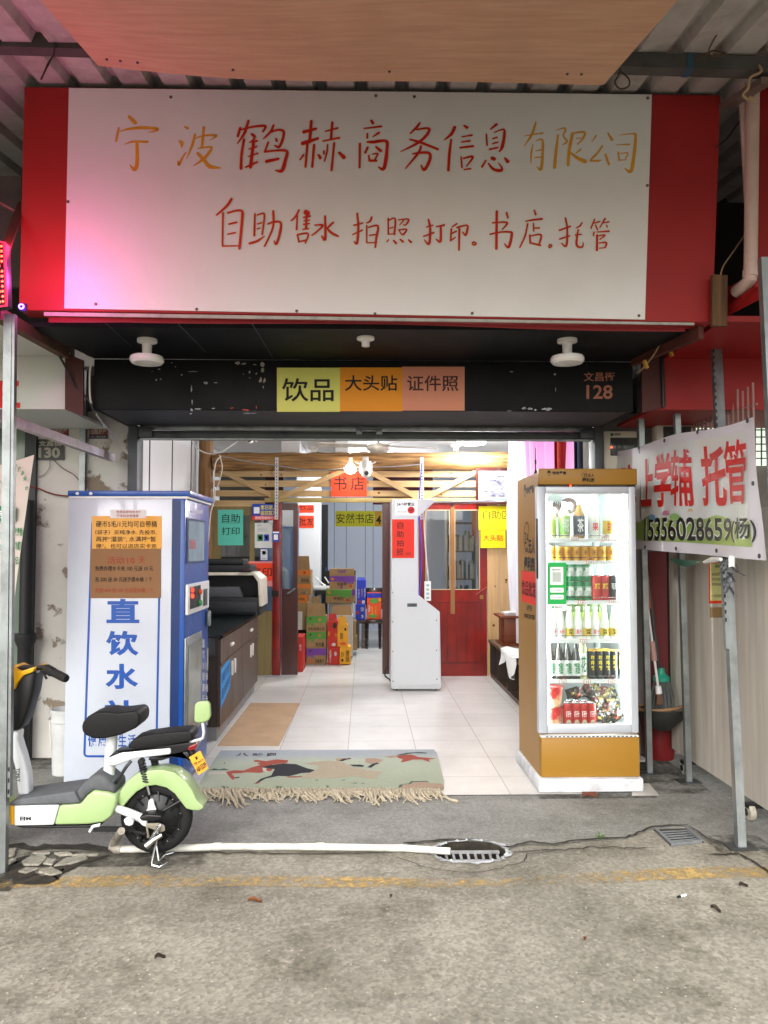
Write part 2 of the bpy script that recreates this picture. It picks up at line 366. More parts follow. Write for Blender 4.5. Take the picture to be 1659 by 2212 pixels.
b = MB(); b.ngon([(-1.22, 4.9, .009), (1.42, 4.9, .009), (1.42, 5.62, .009), (2.0, 5.62, .009), (2.0, 14.6, .009), (-1.97, 14.6, .009), (-1.97, 5.62, .009), (-1.22, 5.62, .009)])
struct('shop_floor', b, tile_mat(), smooth=0)
b = MB(); a_, c_ = gr(1385, 1695), gr(1425, 1722); b.add([(a_.x-.05, a_.y, .009), (a_.x+.05, a_.y, .009), (c_.x, c_.y, .009), (c_.x-.17, c_.y, .009)], [(0, 1, 2, 3)]); b.v = [(p[0], p[1], .0085) for p in b.v]
struct('tile_offcut', b, M('tile_scrap', 'b5b3ae'), smooth=0)
def ribbon(pts, wd, z, jit=.3, n=4, rng=random.Random(3)):
    P = []
    for i in range(len(pts)-1):
        for k in range(n): P.append(pts[i].lerp(pts[i+1], k/n)+Vector((rng.gauss(0, .004), rng.gauss(0, .007), 0)))
    P.append(pts[-1]); vs = []; fs = []
    for i, p in enumerate(P):
        t = (P[min(i+1, len(P)-1)]-P[max(i-1, 0)]); t.z = 0; t.normalize(); nn = Vector((-t.y, t.x, 0)); e = min(1, .25+i/2, .25+(len(P)-1-i)/2)
        vs += [(p.x+nn.x*wd*e*(1+rng.uniform(-jit, jit)*2), p.y+nn.y*wd*e*(1+rng.uniform(-jit, jit)*2), z), (p.x-nn.x*wd*e*(1+rng.uniform(-jit, jit)), p.y-nn.y*wd*e*(1+rng.uniform(-jit, jit)), z)]
    fs = [(2*i, 2*i+1, 2*i+3, 2*i+2) for i in range(len(P)-1)]; return vs, fs
b = MB()
for pts, wd in ((crk[5:9], .008), (crk[10:20], .0075), (crk[19:23], .004), ([(560, 287), (700, 282), (800, 275), (900, 263), (1000, 265), (1090, 270), (1180, 268)], .005),
                ([(90, 300), (200, 345), (300, 367), (430, 370), (540, 355), (625, 322), (640, 290), (780, 285)], .0028), ([(1400, 292), (1540, 295), (1600, 328), (1659, 368), (1760, 430)], .007)):
    b.add(*ribbon([gz(zr, *p) for p in pts], wd, .0085))
for pts, wd in (([(520, 285), (620, 292), (740, 287), (900, 290), (1010, 288), (1150, 290), (1400, 292), (1659, 290)], .006), ([(20, 260), (140, 265), (300, 262), (480, 275)], .03), ([(30, 345), (110, 300), (200, 330), (260, 372), (330, 330), (460, 300)], .022)):
    b.add(*ribbon([gz(zl, *p) for p in pts], wd, .0085))
b.add(*ribbon([gz(zl, *p) for p in ((-60, 330), (40, 345), (100, 400), (200, 400), (250, 380))], .05, .0085))
struct('pavement_cracks', b, mDirt, smooth=0)
# ragged pale cement round the drain
rim = []; rim2 = []
rg = random.Random(5)
for k in range(40):
    a = 2*math.pi*k/40; cx, cyy = 405, 278
    rim.append(gz(zr, cx+(168+rg.uniform(-14, 16))*math.cos(a), cyy+(50+rg.uniform(-5, 6))*math.sin(a), .006))
b = sheet_with_holes(rim, [[Vector((p.x, p.y, .006)) for p in hole1]])
struct('cement_rim', b, M('pale_cement', 'a8adb0', 'ccd0d2', rough=.9, sc=14, bump=.9, bsc=25, dirt=.8, dsc=9), smooth=0)
b = MB()
for k in range(26):
    a = rg.uniform(0, 6.28); p = gz(zr, 405+155*math.cos(a), 276+47*math.sin(a)*1.0, .004); r = rg.uniform(.003, .009)
    b.lathe(p, [(r, 0), (r*.9, r*.5), (r*.4, r*.9)], 6)
struct('cement_rubble', b, MATS['pale_cement'], smooth=0)
# broken paving at the left gutter
b = MB()
for poly in (((30, 275), (70, 268), (60, 300), (30, 310)), ((130, 290), (190, 280), (215, 290), (175, 297)), ((90, 325), (130, 302), (190, 300), (200, 312), (165, 340), (100, 340)), ((225, 290), (290, 284), (310, 297), (250, 302)), ((180, 335), (200, 312), (240, 318), (220, 340)), ((225, 345), (280, 310), (360, 300), (372, 312), (300, 335)), ((75, 368), (110, 350), (165, 355), (110, 375)), ((160, 370), (215, 348), (265, 372), (215, 385)), ((20, 330), (50, 312), (72, 318), (40, 338)), ((300, 300), (350, 292), (420, 292), (410, 300))):
    P = [gz(zl, *p, .004) for p in poly]; b.prism(P, (0, 0, .012))
struct('broken_paving', b, mRoad, bevel=.004, seg=1)
top = [(-900, 420), (110, 405), (300, 386), (600, 380), (900, 382), (1300, 385)]; bot = [(-900, 470), (180, 430), (600, 432), (1000, 426), (1300, 430)]
T = [gz(zl, *p) for p in top]+[gz(zr, *p) for p in ((0, 388), (300, 400), (560, 394), (800, 376), (1100, 356), (1400, 345), (1600, 346), (2600, 350))]
B_ = [gz(zl, *p) for p in bot]+[gz(zr, *p) for p in ((0, 432), (300, 432), (600, 421), (900, 414), (1200, 400), (1500, 390), (2600, 392))]
b = MB(); b.ngon([(p.x, p.y, .004) for p in T]+[(p.x, p.y, .004) for p in reversed(B_)])
struct('road_marking', b, worn_mat('worn_yellow_paint', 'b3975c', (.44, .68)), smooth=0)

# ---------------------------------------------------------------- building shell
mPl = plaster_mat('old_plaster', 'c2bfb8', 'd6d3cc', '8a7d6c', .575)
def wall(label, x0, x1, y0, y1, z0, z1, m, name='wall'):
    return solo(name, MB().box(x0, x1, y0, y1, z0, z1), m, label, 'wall', smooth=0)
wall('dirty peeling plaster wall behind the blue and white water machine', -8, -1.66, 5.84, 6.0, 0, 2.5, mPl)
wall('dark stained wall carrying the meter boxes right of the shutter', 1.66, 8, 5.84, 6.0, 0, 2.5, M('stained_wall', '6a6762', '8e8a84', rough=.9, sc=4, dirt=.7))
wall('dark upper facade wall hidden behind the big shop sign', -8, 8, 6.003, 6.2, 2.5, 7, M('upper_wall', '2b2927', '393633', rough=.95, sc=3, dirt=.5))
mWallW = M('white_wall_panel', 'd9d9d8', rough=.4, var=.02, sc=1.5)
b = MB(); b.box(-2.07, -1.97, 6.205, 14.6, 0, 2.8)
t = thing('panel_wall', 'white panelled left shop wall with black vertical joints', 'wall', (-1.97, 9, 0)); part('panel', b, mWallW, t, smooth=0)
for k, yy in enumerate((6.46, 7.34, 8.2, 9.09)):
    part('joint_strip', MB().box(-1.972, -1.965, yy-.012, yy+.012, 0, 2.78), mBlack, t, smooth=0)
b = MB(); b.box(2.0, 2.1, 6.205, 14.6, 0, 2.8)
t = thing('panel_wall', 'bright white right shop wall beyond the pink curtain', 'wall', (2.0, 9, 0)); part('panel', b, mWallW, t, smooth=0)
for yy in (6.6, 7.3, 7.95): part('joint_strip', MB().box(1.994, 2.002, yy-.012, yy+.012, 0, 2.78), mBlack, t, smooth=0)
mBackW = M('grey_blue_panel', 'c6cedd', rough=.4, var=.03, sc=1.2)
t = thing('back_wall', 'pale blue grey panelled wall at the back of the store room', 'wall', (0, 14.6, 0))
part('panel', MB().box(-2.07, 2.1, 14.6, 14.7, 0, 2.8), mBackW, t, smooth=0)
for u in (722, 748, 789, 806): part('joint_strip', MB().box(at(u, 1185, 14.6).x-.006, at(u, 1185, 14.6).x+.006, 14.596, 14.602, 0, 2.78), M('joint_grey', '6e7888'), t, smooth=0)
part('skirting', MB().box(-1.97, 2, 14.585, 14.599, .009, .1), mBackW, t, smooth=0)
t = thing('ceiling_slab', 'white shop ceiling with shallow dropped beams', 'ceiling', (0, 9, 2.78))
part('ceiling_panel', MB().box(-2.07, 2.1, 5.7, 14.7, 2.8, 2.95), M('ceiling_white', 'cfcfce', rough=.7, var=.02), t, smooth=0)
for (x0, x1, y0, y1) in ((-1.0, -.78, 9.6, 14.6), (-.35, -.2, 9.6, 14.6)):
    part('dropped_beam', MB().box(x0, x1, y0, y1, 2.66, 2.799), MATS['ceiling_white'], t, smooth=0)

# ---------------------------------------------------------------- canopy over the pavement
def rz_(y): return 3.93+.13*(y-4.1)
prof = []; x = -6.0
while x < 6.0:
    prof += [(x, 0), (x+.135, 0), (x+.155, .05), (x+.195, .05), (x+.215, 0)]; x += .215
b = MB(); y0, y1 = 1.1, 6.0
vs = [(px, y0, rz_(y0)+pz) for px, pz in prof]+[(px, y1, rz_(y1)+pz) for px, pz in prof]; n_ = len(prof)
b.add(vs, [(i, i+1, i+1+n_, i+n_) for i in range(n_-1)])
vs2 = [(px, py, pz+.012) for px, py, pz in vs]; b.add(vs2, [(i, i+1, i+1+n_, i+n_) for i in range(n_-1)])
solo('canopy_roof', b, M('zinc_sheet', 'b4b1ad', 'd0ccc7', rough=.5, metal=.25, sc=3, dirt=.7, dsc=3, dcol='5a4a42'), 'corrugated metal canopy roof over the pavement', 'canopy', smooth=0)
t = thing('canopy_beam', 'rusty grey square beam under the corrugated canopy', 'beam', at(700, 118, 3.72))
part('beam_tube', MB().bar(at(-300, 84, 3.72), at(2000, 158, 3.72), .07), M('beam_paint', '3a3836', '545150', rough=.7, sc=5, dirt=.5), t)
part('tape_band', MB().bar(at(1478, 141, 3.72), at(1492, 141.5, 3.72), .075), M('blue_tape', '2c4a5c'), t)
# plywood sheet, sagging
PL = [at(82, 0, 3.02), at(1465, 0, 3.02), at(212, 142, 3.52), at(1304, 180, 3.52)]
far = [PL[0]+(PL[0]-PL[2])*1.3, PL[1]+(PL[1]-PL[3])*1.3]
def ply(s, t_):
    a = PL[2].lerp(PL[3], s); c = far[0].lerp(far[1], s); p = a.lerp(c, t_); p.z += -.035*math.sin(math.pi*s)*(1-t_)-.012*math.sin(7*s)+.02*t_; return p
b = MB(); b.grid(ply, 16, 6); b.grid(lambda s, t_: ply(s, t_)+Vector((0, 0, .012)), 16, 6)
t = thing('plywood_sheet', 'sagging reddish plywood sheet fixed under the canopy', 'plywood', PL[2].lerp(PL[3], .5))
part('board', b, wood('plywood', 'b2866a', 'c2987c', 0, rough=.6, sc=3.4, bump=.04, dirt=.12), t, smooth=60)
for u, v in ((170, 92), (217, 118), (473, 134), (832, 144), (1244, 154), (1277, 154), (256, 118)):
    s_ = (u-150)/1200; p = ply(min(.97, max(.03, s_)), .06); part('nail', MB().lathe((p.x, p.y, p.z-.004), [(.006, 0), (.006, .006)], 8), mSteelD, t)
wire('hanging_wire', 'short brown wire hanging from the left canopy beam', [at(118, 92, 3.68), at(116, 118, 3.66), at(105, 135, 3.64), at(92, 165, 3.62), at(90, 168, 3.62), at(112, 125, 3.64)], .004, mRope, 'wire')
wire('wire_loop', 'wire loop dangling below the right canopy beam', [at(1340, 150, 3.66), at(1335, 165, 3.64), at(1328, 178, 3.62), at(1340, 192, 3.62), at(1358, 186, 3.62), at(1358, 170, 3.63), at(1342, 156, 3.65)], .004, mRope, 'wire')
wire('roof_cord', 'twisted brown cord crossing under the right canopy sheets', [at(1610, 0, 3.3), at(1580, 35, 3.4), at(1555, 65, 3.5), at(1530, 112, 3.6), at(1548, 122, 3.6), at(1567, 117, 3.6), at(1540, 110, 3.62), at(1500, 128, 3.66)], .004, mRope, 'wire')

# ---------------------------------------------------------------- big shop sign
SY = 4.1
SG = [at(52, 187, SY), at(1557, 205, SY), at(40, 670, SY), at(1540, 697, SY)]
t = sign = thing('shop_sign', 'big white hand painted shop sign with red ends above the entrance', 'sign', at(790, 690, SY))
mRedF = M('red_fabric', '8c1818', '9c1e1e', rough=.55, sc=2.5, bump=.08, bsc=6)
b = MB(); b.prism([SG[0], SG[1], SG[3], SG[2]], (0, .14, 0)); part('red_backing', b, mRedF, t, bevel=.004, seg=1)
WP = [at(150, 192, SY), at(1407, 206, SY), at(140, 667, SY), at(1392, 691, SY)]
b = MB(); b.prism([p+Vector((0, -.008, 0)) for p in (WP[0], WP[1], WP[3], WP[2])], (0, .006, 0))
part('white_panel', b, M('sign_white', 'dad8d5', rough=.45, var=.03, sc=1.1, dirt=.1, dsc=1.6, dcol='8a7a6a', bump=.05, bsc=2), t, smooth=0)
STROKES = '''A
y 190,85,26;240,135,36
y 102,180,18;80,288,22
y 110,212,6;180,190,20;290,178,26;400,182,26;430,192,26;400,208,14;350,215,6
y 150,318,6;220,296,18;345,297,20
y 255,300,26;258,400,30;255,490,34;238,530,34;215,515,22;195,488,8
y 660,170,14;685,184,22
y 612,288,14;635,310,34;632,348,6
y 670,385,10;640,430,20;610,490,26;602,460,10
y 745,235,20;725,320,24;675,440,6
y 745,270,10;820,245,16;920,242,20;910,260,14;870,282,6
y 820,175,24;805,345,22
y 770,355,10;880,340,18;870,380,24;820,440,26;735,498,8
y 770,395,26;830,460,30;870,505,34;960,518,12
r 1128,180,20;1108,248,20
r 1130,195,10;1230,170,16;1330,160,18;1340,175,18;1320,210,14
r 1197,120,20;1165,220,22;1105,310,8
r 1225,230,18;1250,252,24
r 1160,275,18;1140,400,20;1135,522,22
r 1250,265,14;1215,300,10
r 1205,300,8;1270,288,16
r 1240,300,24;1215,510,28
r 1200,357,8;1265,338,14
r 1195,420,8;1275,393,14
r 1175,510,14;1270,467,16
r 1410,155,16;1385,210,18;1325,270,10
r 1390,212,14;1450,195,16;1495,210,20;1485,280,20;1455,340,20;1418,325,8
r 1430,270,14;1438,290,16
r 1365,300,16;1335,380,14
r 1335,380,14;1420,370,16;1520,375,22;1510,450,28;1480,540,28;1425,535,8
r 1350,462,26;1450,440,20
B
r 100,165,26;205,138,18
r 165,75,22;150,250,26
r 90,262,30;220,220,22
r 133,255,20;115,460,16
r 188,275,20;172,460,18
r 98,360,16;70,400,10
r 225,360,18;240,385,24
r 283,160,10;388,132,14
r 342,85,18;330,225,20
r 262,243,10;400,215,16
r 303,270,10;295,340,14;275,412,10
r 270,325,12;272,348,16
r 358,260,18;335,490,16
r 400,340,20;440,380,32
r 672,70,20;685,92,22
r 610,136,10;755,118,16
r 638,180,14;636,215,16
r 735,172,20;685,205,8
r 575,265,18;572,465,16
r 635,250,12;690,250,24;790,240,22;805,290,26;780,470,28;730,460,8
r 640,295,18;620,340,18
r 710,290,14;750,325,24
r 650,365,14;655,412,12
r 680,352,8;725,350,14;700,400,12
r 668,408,20;715,408,16
r 1080,90,16;1050,130,18;1000,178,10
r 1055,145,12;1155,135,18;1140,190,22;1060,260,20;920,330,6
r 997,228,12;1090,255,20;1235,312,16
r 1090,285,16;1070,340,20;960,475,8
r 1020,350,10;1090,340,18;1160,345,22;1165,400,24;1120,485,24;1090,445,8
r 1375,125,24;1350,180,24;1290,232,8
r 1345,230,16;1330,360,22;1322,490,20
r 1455,112,14;1480,128,24
r 1435,206,8;1522,192,14
r 1435,250,12;1505,240,14
r 1422,298,14;1530,285,18
r 1430,375,10;1437,465,12
r 1450,388,12;1530,375,18;1475,455,8
r 1455,482,10;1510,475,12
C
r 275,108,22;222,150,10
r 183,195,12;190,295,14
r 255,180,8;335,152,14;345,200,22;325,310,26;300,352,10
r 240,236,10;278,224,14
r 238,280,10;285,268,14
r 212,332,14;285,315,14
r 178,432,14;145,488,16
r 235,410,30;255,418,30
r 200,455,10;250,510,22;315,520,26;320,490,14;290,455,6
r 350,410,16;375,440,30
y 625,92,18;590,200,22;525,300,8
y 525,212,8;690,185,14
y 600,285,8;585,370,16;582,455,8
y 630,255,8;685,250,20;685,400,24;672,510,26;635,488,6
y 628,347,8;675,335,14
y 615,408,10;675,400,14
y 825,205,18;808,340,26;793,495,28
y 810,162,6;880,140,14;890,170,16;870,210,12;905,260,18;870,290,10
y 955,190,26;925,340,28;915,470,28
y 970,185,12;1060,180,22;1045,240,18;1000,285,12
y 985,236,6;1030,228,10
y 985,365,10;1025,335,18
y 940,365,18;1000,410,28;1065,440,38
y 1165,210,14;1130,262,8
y 1270,185,12;1308,245,26
y 1220,305,18;1175,370,18;1120,430,14;1190,435,18
y 1115,435,14;1210,430,10
y 1250,380,22;1280,465,20
y 1380,205,6;1500,192,14;1520,220,22;1500,420,30;1475,530,32;1420,500,6
y 1345,292,6;1465,288,14
y 1365,360,16;1372,430,14
y 1375,370,6;1450,365,12;1430,410,10
y 1370,430,10;1435,425,10
D
r 215,45,18;170,110,20;80,190,12
r 138,170,14;135,320,14;133,468,12
r 180,172,14;250,152,14;305,155,18;310,220,22;285,490,20
r 190,272,12;260,255,14
r 180,362,10;248,348,12
r 133,468,10;280,465,8
r 424,180,14;418,375,16
r 445,190,8;500,175,14;508,220,14;488,365,14
r 445,270,8;485,258,10
r 445,313,8;470,305,8
r 375,445,18;440,425,18;508,380,8
r 588,155,16;585,300,16;510,470,12
r 540,270,12;600,250,16;655,262,18;645,360,20;615,450,18;595,420,6
r 818,145,14;790,200,14;750,240,12
r 803,190,12;797,320,14
r 880,165,44;895,175,44
r 858,212,12;918,200,14
r 885,200,18;882,305,18
r 862,240,8;912,236,10
r 858,275,10;912,265,10
r 850,318,8;905,312,10
r 805,370,12;818,430,12
r 805,365,12;900,357,14;875,440,12
r 815,430,10;880,415,12
r 1052,200,16;1055,350,20;1048,410,24;1020,375,8
r 960,280,10;1030,280,16;1000,320,14;935,372,10
r 1125,255,14;1070,310,16
r 1060,300,12;1110,350,20;1170,380,14
r 1310,282,12;1388,262,12
r 1340,175,16;1350,300,18;1338,440,20;1310,425,6
r 1300,365,10;1385,325,12
r 1470,208,14;1455,245,16;1420,262,6
r 1425,285,12;1425,435,10
r 1440,300,10;1525,288,16;1510,400,18;1502,480,12
r 1450,372,10;1505,365,10
r 1425,438,8;1515,437,8
E
r 10,280,16;12,460,16
r 20,300,12;90,285,16;80,460,22
r 28,393,10;65,380,12
r 15,460,10;85,455,12
r 125,297,10;235,288,16;230,330,18;200,358,12;180,345,6
r 185,305,14;140,355,8
r 130,405,10;150,445,12
r 140,410,12;220,405,16;180,465,16;150,448,8
r 15,522,12;-5,545,12
r 72,530,16;100,562,24
r 145,517,14;180,545,20
r 240,522,12;272,550,22
r 445,378,12;518,358,14
r 468,292,18;488,400,24;475,570,24;420,520,8
r 412,484,14;530,442,16
r 555,375,12;648,355,20
r 608,370,22;605,540,26;555,515,10
r 790,340,18;735,378,12
r 728,400,18;720,535,16
r 735,450,14;785,425,16
r 720,532,16;775,495,10
r 790,385,16;905,358,18;910,410,22;890,470,20;855,432,8
r 820,400,22;815,640,18
r 985,548,14;1010,565,14;990,582,14;968,572,14;972,552,14;985,548,14
r 1195,330,14;1340,322,18;1360,345,20;1305,405,12
r 1245,200,26;1240,625,26
r 1168,460,16;1290,435,16;1400,435,22;1415,470,26;1380,605,28;1330,565,8
r 1355,215,18;1372,275,16
F
r 650,185,14;665,235,22
r 550,312,10;650,295,18;740,285,20
r 575,340,16;545,480,18;485,610,12
r 640,335,14;645,425,14
r 650,390,12;708,388,16
r 600,470,18;605,555,18
r 605,480,12;725,465,18;710,560,18
r 600,555,16;720,585,20
r 830,575,12;850,590,12;825,613,12;816,598,12;825,575,12
r 935,415,16;1060,370,18
r 1005,275,16;1025,400,20;1015,590,22;960,560,10
r 938,515,14;1052,478,16
r 1195,325,10;1170,365,16;1125,388,8
r 1115,470,10;1185,460,12
r 1150,410,16;1130,560,22;1155,605,20;1200,600,16;1205,550,6
r 1335,290,14;1295,390,14
r 1325,335,10;1395,315,14
r 1345,355,12;1370,410,14
r 1455,280,16;1395,385,10
r 1440,330,10;1500,318,14
r 1470,355,10;1480,380,12
r 1330,435,14;1322,475,14
r 1360,435,8;1500,425,18
r 1365,470,20;1362,640,26
r 1385,475,10;1455,470,14;1395,520,10
r 1385,560,10;1470,555,18;1455,610,18
r 1390,618,8;1460,612,10'''

SREG = {'A': Z(380, 380, 2.37), 'B': Z(1040, 400, 2.37), 'C': Z(1660, 400, 2.5136), 'D': Z(740, 690, 2.5136), 'E': Z(1380, 690, 3.1904), 'F': Z(1700, 690, 3.1904)}
def stroke(mb, pts, f, k, Y, extra, grow=0.0):
    P = [Vector((x, y, w)) for x, y, w in pts]
    if len(P) > 2:
        o = []
        for i in range(len(P)-1):
            p0 = P[max(i-1, 0)]; p1 = P[i]; p2 = P[i+1]; p3 = P[min(i+2, len(P)-1)]
            for j in range(5):
                t = j/5; o.append(.5*((2*p1)+(p2-p0)*t+(2*p0-5*p1+4*p2-p3)*t*t+(3*p1-p0-3*p2+p3)*t**3))
        o.append(P[-1]); P = o
    else: P = [P[0].lerp(P[1], j/4) for j in range(5)]
    t0 = (P[1]-P[0]); t0.z = 0; t0.normalize(); t1 = (P[-1]-P[-2]); t1.z = 0; t1.normalize()
    def cap(p, t, sg): 
        return [p+Vector((t.x, t.y, 0))*sg*p.z*.5*c+Vector((0, 0, p.z*(s-1))) for c, s in ((.95, .3), (.7, .72))]
    a = cap(P[0], t0, -1); z = cap(P[-1], t1, 1); P = a+P+z[::-1]
    vs = []; n = len(P)
    for i, p in enumerate(P):
        t = P[min(i+1, n-1)]-P[max(i-1, 0)]; t.z = 0; t.normalize(); h = max(2, p.z*.5*(1+random.uniform(-.07, .07))+grow)
        for sg in (1, -1):
            u, v = f(p.x-t.y*h*sg, p.y+t.x*h*sg); vs.append(at(u, v, Y-extra))
    mb.add(vs, [(2*i, 2*i+1, 2*i+3, 2*i+2) for i in range(n-1)])
red, yel, edge = MB(), MB(), MB(); reg = None; kz = 0
for ln in STROKES.split('\n'):
    if len(ln) == 1: reg = ln; continue
    kz += 1; pts = [tuple(float(q) for q in p.split(',')) for p in ln[2:].split(';')]; e_ = .0089+.00001*kz
    if ln[0] == 'y': stroke(yel, pts, SREG[reg], 1, SY, e_)
    else:
        pts2 = [(x-2, y+2, w_) for x, y, w_ in pts]
        stroke(edge, pts2, SREG[reg], 1, SY, e_-.0003, 2.0 if reg in 'ABC' else 3.0); stroke(red, pts, SREG[reg], 1, SY, e_+.0022, .4)
part('yellow_lettering', yel, M('ochre_paint', 'cc8a18', 'd89c30', rough=.6, sc=14), sign, smooth=0)
part('yellow_edging', edge, MATS['ochre_paint'], sign, smooth=0)
part('red_lettering', red, M('red_brush_paint', 'b2150c', 'c42014', rough=.5, sc=14), sign, smooth=0)
for u, v in ((369, 210), (812, 207), (895, 209), (1399, 212), (147, 436), (1398, 401), (207, 657), (425, 668), (641, 672), (810, 678), (1020, 677), (1380, 682)):
    p = at(u, v, SY-.008); part('screw', MB().lathe(p, [(.008, 0), (.008, -.003), (.004, -.005)], 10, 'y'), M('rusty_screw', '6b5a4a', metal=.6, rough=.5), sign)
b = MB(); b.prism([at(95, 674, SY), at(1500, 697, SY), at(1500, 702, SY), at(95, 682, SY)], (0, .01, 0)); part('white_trim', b, M('trim_white', 'a6a49c', rough=.6, dirt=.4, dsc=9), sign, smooth=0)
def fold(s, t_):
    u = 105+s*(1480-105); v = 673+s*24+12+(6+3*math.sin(s*9)+6*max(0, .12-s)*8)*t_; p = at(u, v, SY+.01-.012*math.sin(t_*2)); return p
b = MB(); b.grid(fold, 60, 3); part('loose_fabric_edge', b, M('red_fabric_shade', '6a1414', rough=.7), sign, smooth=60)
# ---------------------------------------------------------------- black soffit and fascia
FY = 4.95
zs = at(790, 778, FY).z; zf = at(790, 887, FY).z
t = fas = thing('black_fascia', 'black painted soffit and fascia with worn tape marks above the shutter', 'fascia', (0, FY, zf))
mBlk = M('black_board', '08090a', '0e1012', rough=.6, sc=2.5, spec=.2, dirt=.06, dsc=3, dcol='555555')
a0, a1 = at(62, 684, SY+.14), at(1505, 702, SY+.14); c0, c1 = at(203, 780, FY), at(1367, 776, FY)
b = MB(); b.prism([(a0.x, SY+.141, zs), (a1.x, SY+.141, zs), (c1.x, FY, zs), (c0.x, FY, zs)], (0, 0, .03)); part('soffit_panel', b, mBlk, t, smooth=0)
b = MB(); b.box(c0.x, c1.x, FY, FY+.03, zf, zs-.002); b.box(c0.x, c0.x+.03, FY+.031, 5.8, zf+.001, zs); b.box(c1.x-.03, c1.x, FY+.031, 5.8, zf+.001, zs); part('fascia_panel', b, mBlk, t, bevel=.006)
b = MB(); b.box(c0.x+.031, c1.x-.031, FY+.031, 5.6, zf+.002, zf+.02); part('lower_soffit', b, M('grey_soffit', '2c2d2e', '3a3b3c', rough=.6, dirt=.4), t, smooth=0)
zz = Z(1600, 1050, 1659/736.)
b = MB(); put_px(b, '文昌街', *zz(1080, 622), *zz(1330, 695), FY, .002, .012); put_px(b, '128', *zz(1102, 725), *zz(1312, 837), FY, .002, .02)
part('house_number', b, M('bronze_paint', '8a5238', '96604a', rough=.6), t, smooth=0)
# peeled paint and old tape edges, shapes with their own outline
b = MB(); rg = random.Random(11); zq = Z(200, 1100, 1659/800.)
def flake(b, f, x, y, rx, ry, Y, n=9):
    P = []
    for k in range(n):
        a = 2*math.pi*k/n; r = rg.uniform(.45, 1.15); P.append(at(*f(x+rx*r*math.cos(a), y+ry*r*math.sin(a)), Y-.0015))
    b.ngon(P)
for x, y, rx, ry in ((1340, 400, 24, 14), (1385, 408, 20, 9), (1465, 412, 18, 7), (1525, 410, 20, 22), (1522, 450, 13, 20), (1510, 525, 14, 22), (1538, 530, 9, 26), (1530, 580, 5, 16), (1428, 468, 9, 14), (1430, 510, 5, 5), (740, 525, 11, 9), (773, 520, 6, 6), (760, 447, 10, 6), (710, 463, 5, 4), (880, 430, 7, 4), (853, 399, 11, 4), (930, 488, 8, 6), (1480, 478, 8, 8), (1384, 483, 4, 4)): flake(b, zq, x, y, rx, ry, FY)
part('peeled_patches', b, M('bare_board', '8d857b', 'a39b90', rough=.9), t, smooth=0)
b = MB()
for x, y, rx, ry in ((1050, 740, 28, 4), (1000, 745, 10, 12), (1160, 736, 18, 4), (995, 775, 8, 6), (1420, 772, 60, 2.5), (1180, 546, 18, 4), (1110, 548, 20, 12), (1010, 464, 40, 3), (1005, 690, 4, 22), (1000, 590, 5, 26)): flake(b, zq, x, y, rx, ry, FY, 14)
for x, y, rx, ry in ((650, 915, 26, 12), (690, 925, 12, 8), (790, 918, 44, 14), (600, 912, 20, 10), (485, 933, 26, 3), (855, 760, 4, 24), (850, 640, 8, 10), (500, 618, 18, 4)): flake(b, zz, x, y, rx, ry, FY, 14)
part('tape_marks', b, M('old_tape', '7d8084', 'a0a3a6', rough=.4, contrast=(.45, .55), sc=60), t, smooth=0)
b = MB()
for x, y, rx, ry in ((1405, 748, 34, 7), (1478, 728, 5, 16), (1300, 733, 14, 5)): flake(b, zq, x, y, rx, ry, FY-.001, 10)
part('red_tape', b, M('red_tape', 'b03020'), t, smooth=0)
b = MB()
for (x0, y0, x1, y1) in ((355, 95, 560, 280), (905, 115, 1110, 325), (1445, 105, 1600, 360)):
    p, q = at(*zq(x0, y0), 1), at(*zq(x1, y1), 1)
    def onz(u, v): r = ray(u, v); k = (zs-.002-H)/r.z; return Vector((r.x*k, r.y*k, zs-.002))
    A, B = onz(*zq(x0, y0)), onz(*zq(x1, y1)); b.bar(A, B, .004, .002)
part('panel_joint', b, M('joint_dust', '45474a'), t, smooth=0)
# paper signs on the fascia
mPY = M('lemon_paper', 'cfcf6a', rough=.7, var=.03); mPO = M('orange_paper', 'd98a1c', rough=.7, var=.03); mPK = M('salmon_paper', 'c98468', rough=.7, var=.03)
zt = Z(960, 1280, 1659/740.)
def qz(f, x0, y0, x1, y1, Y): return at(*f(x0, y0), Y), at(*f(x1, y0), Y), at(*f(x0, y1), Y), at(*f(x1, y1), Y)
sheet('paper_sign', 'lemon yellow paper sign with two large characters on the black fascia', 'sign', qz(zt, 60, 68, 563, 420, FY), mPY, [('饮品', .08, .24, .9, .77, mInk, .012)], group='paper signs on the black fascia')
sheet('paper_sign', 'orange paper sign in the middle of the black fascia', 'sign', qz(zt, 563, 66, 1060, 415, FY), mPO, [('大头贴', .08, .18, .92, .54, mInk, .012)], group='paper signs on the black fascia')
sheet('paper_sign', 'salmon pink paper sign at the right on the black fascia', 'sign', qz(zt, 1060, 60, 1558, 410, FY), mPK, [('证件照', .08, .2, .9, .56, M('maroon_ink', '3a1018'), .012)], group='paper signs on the black fascia')
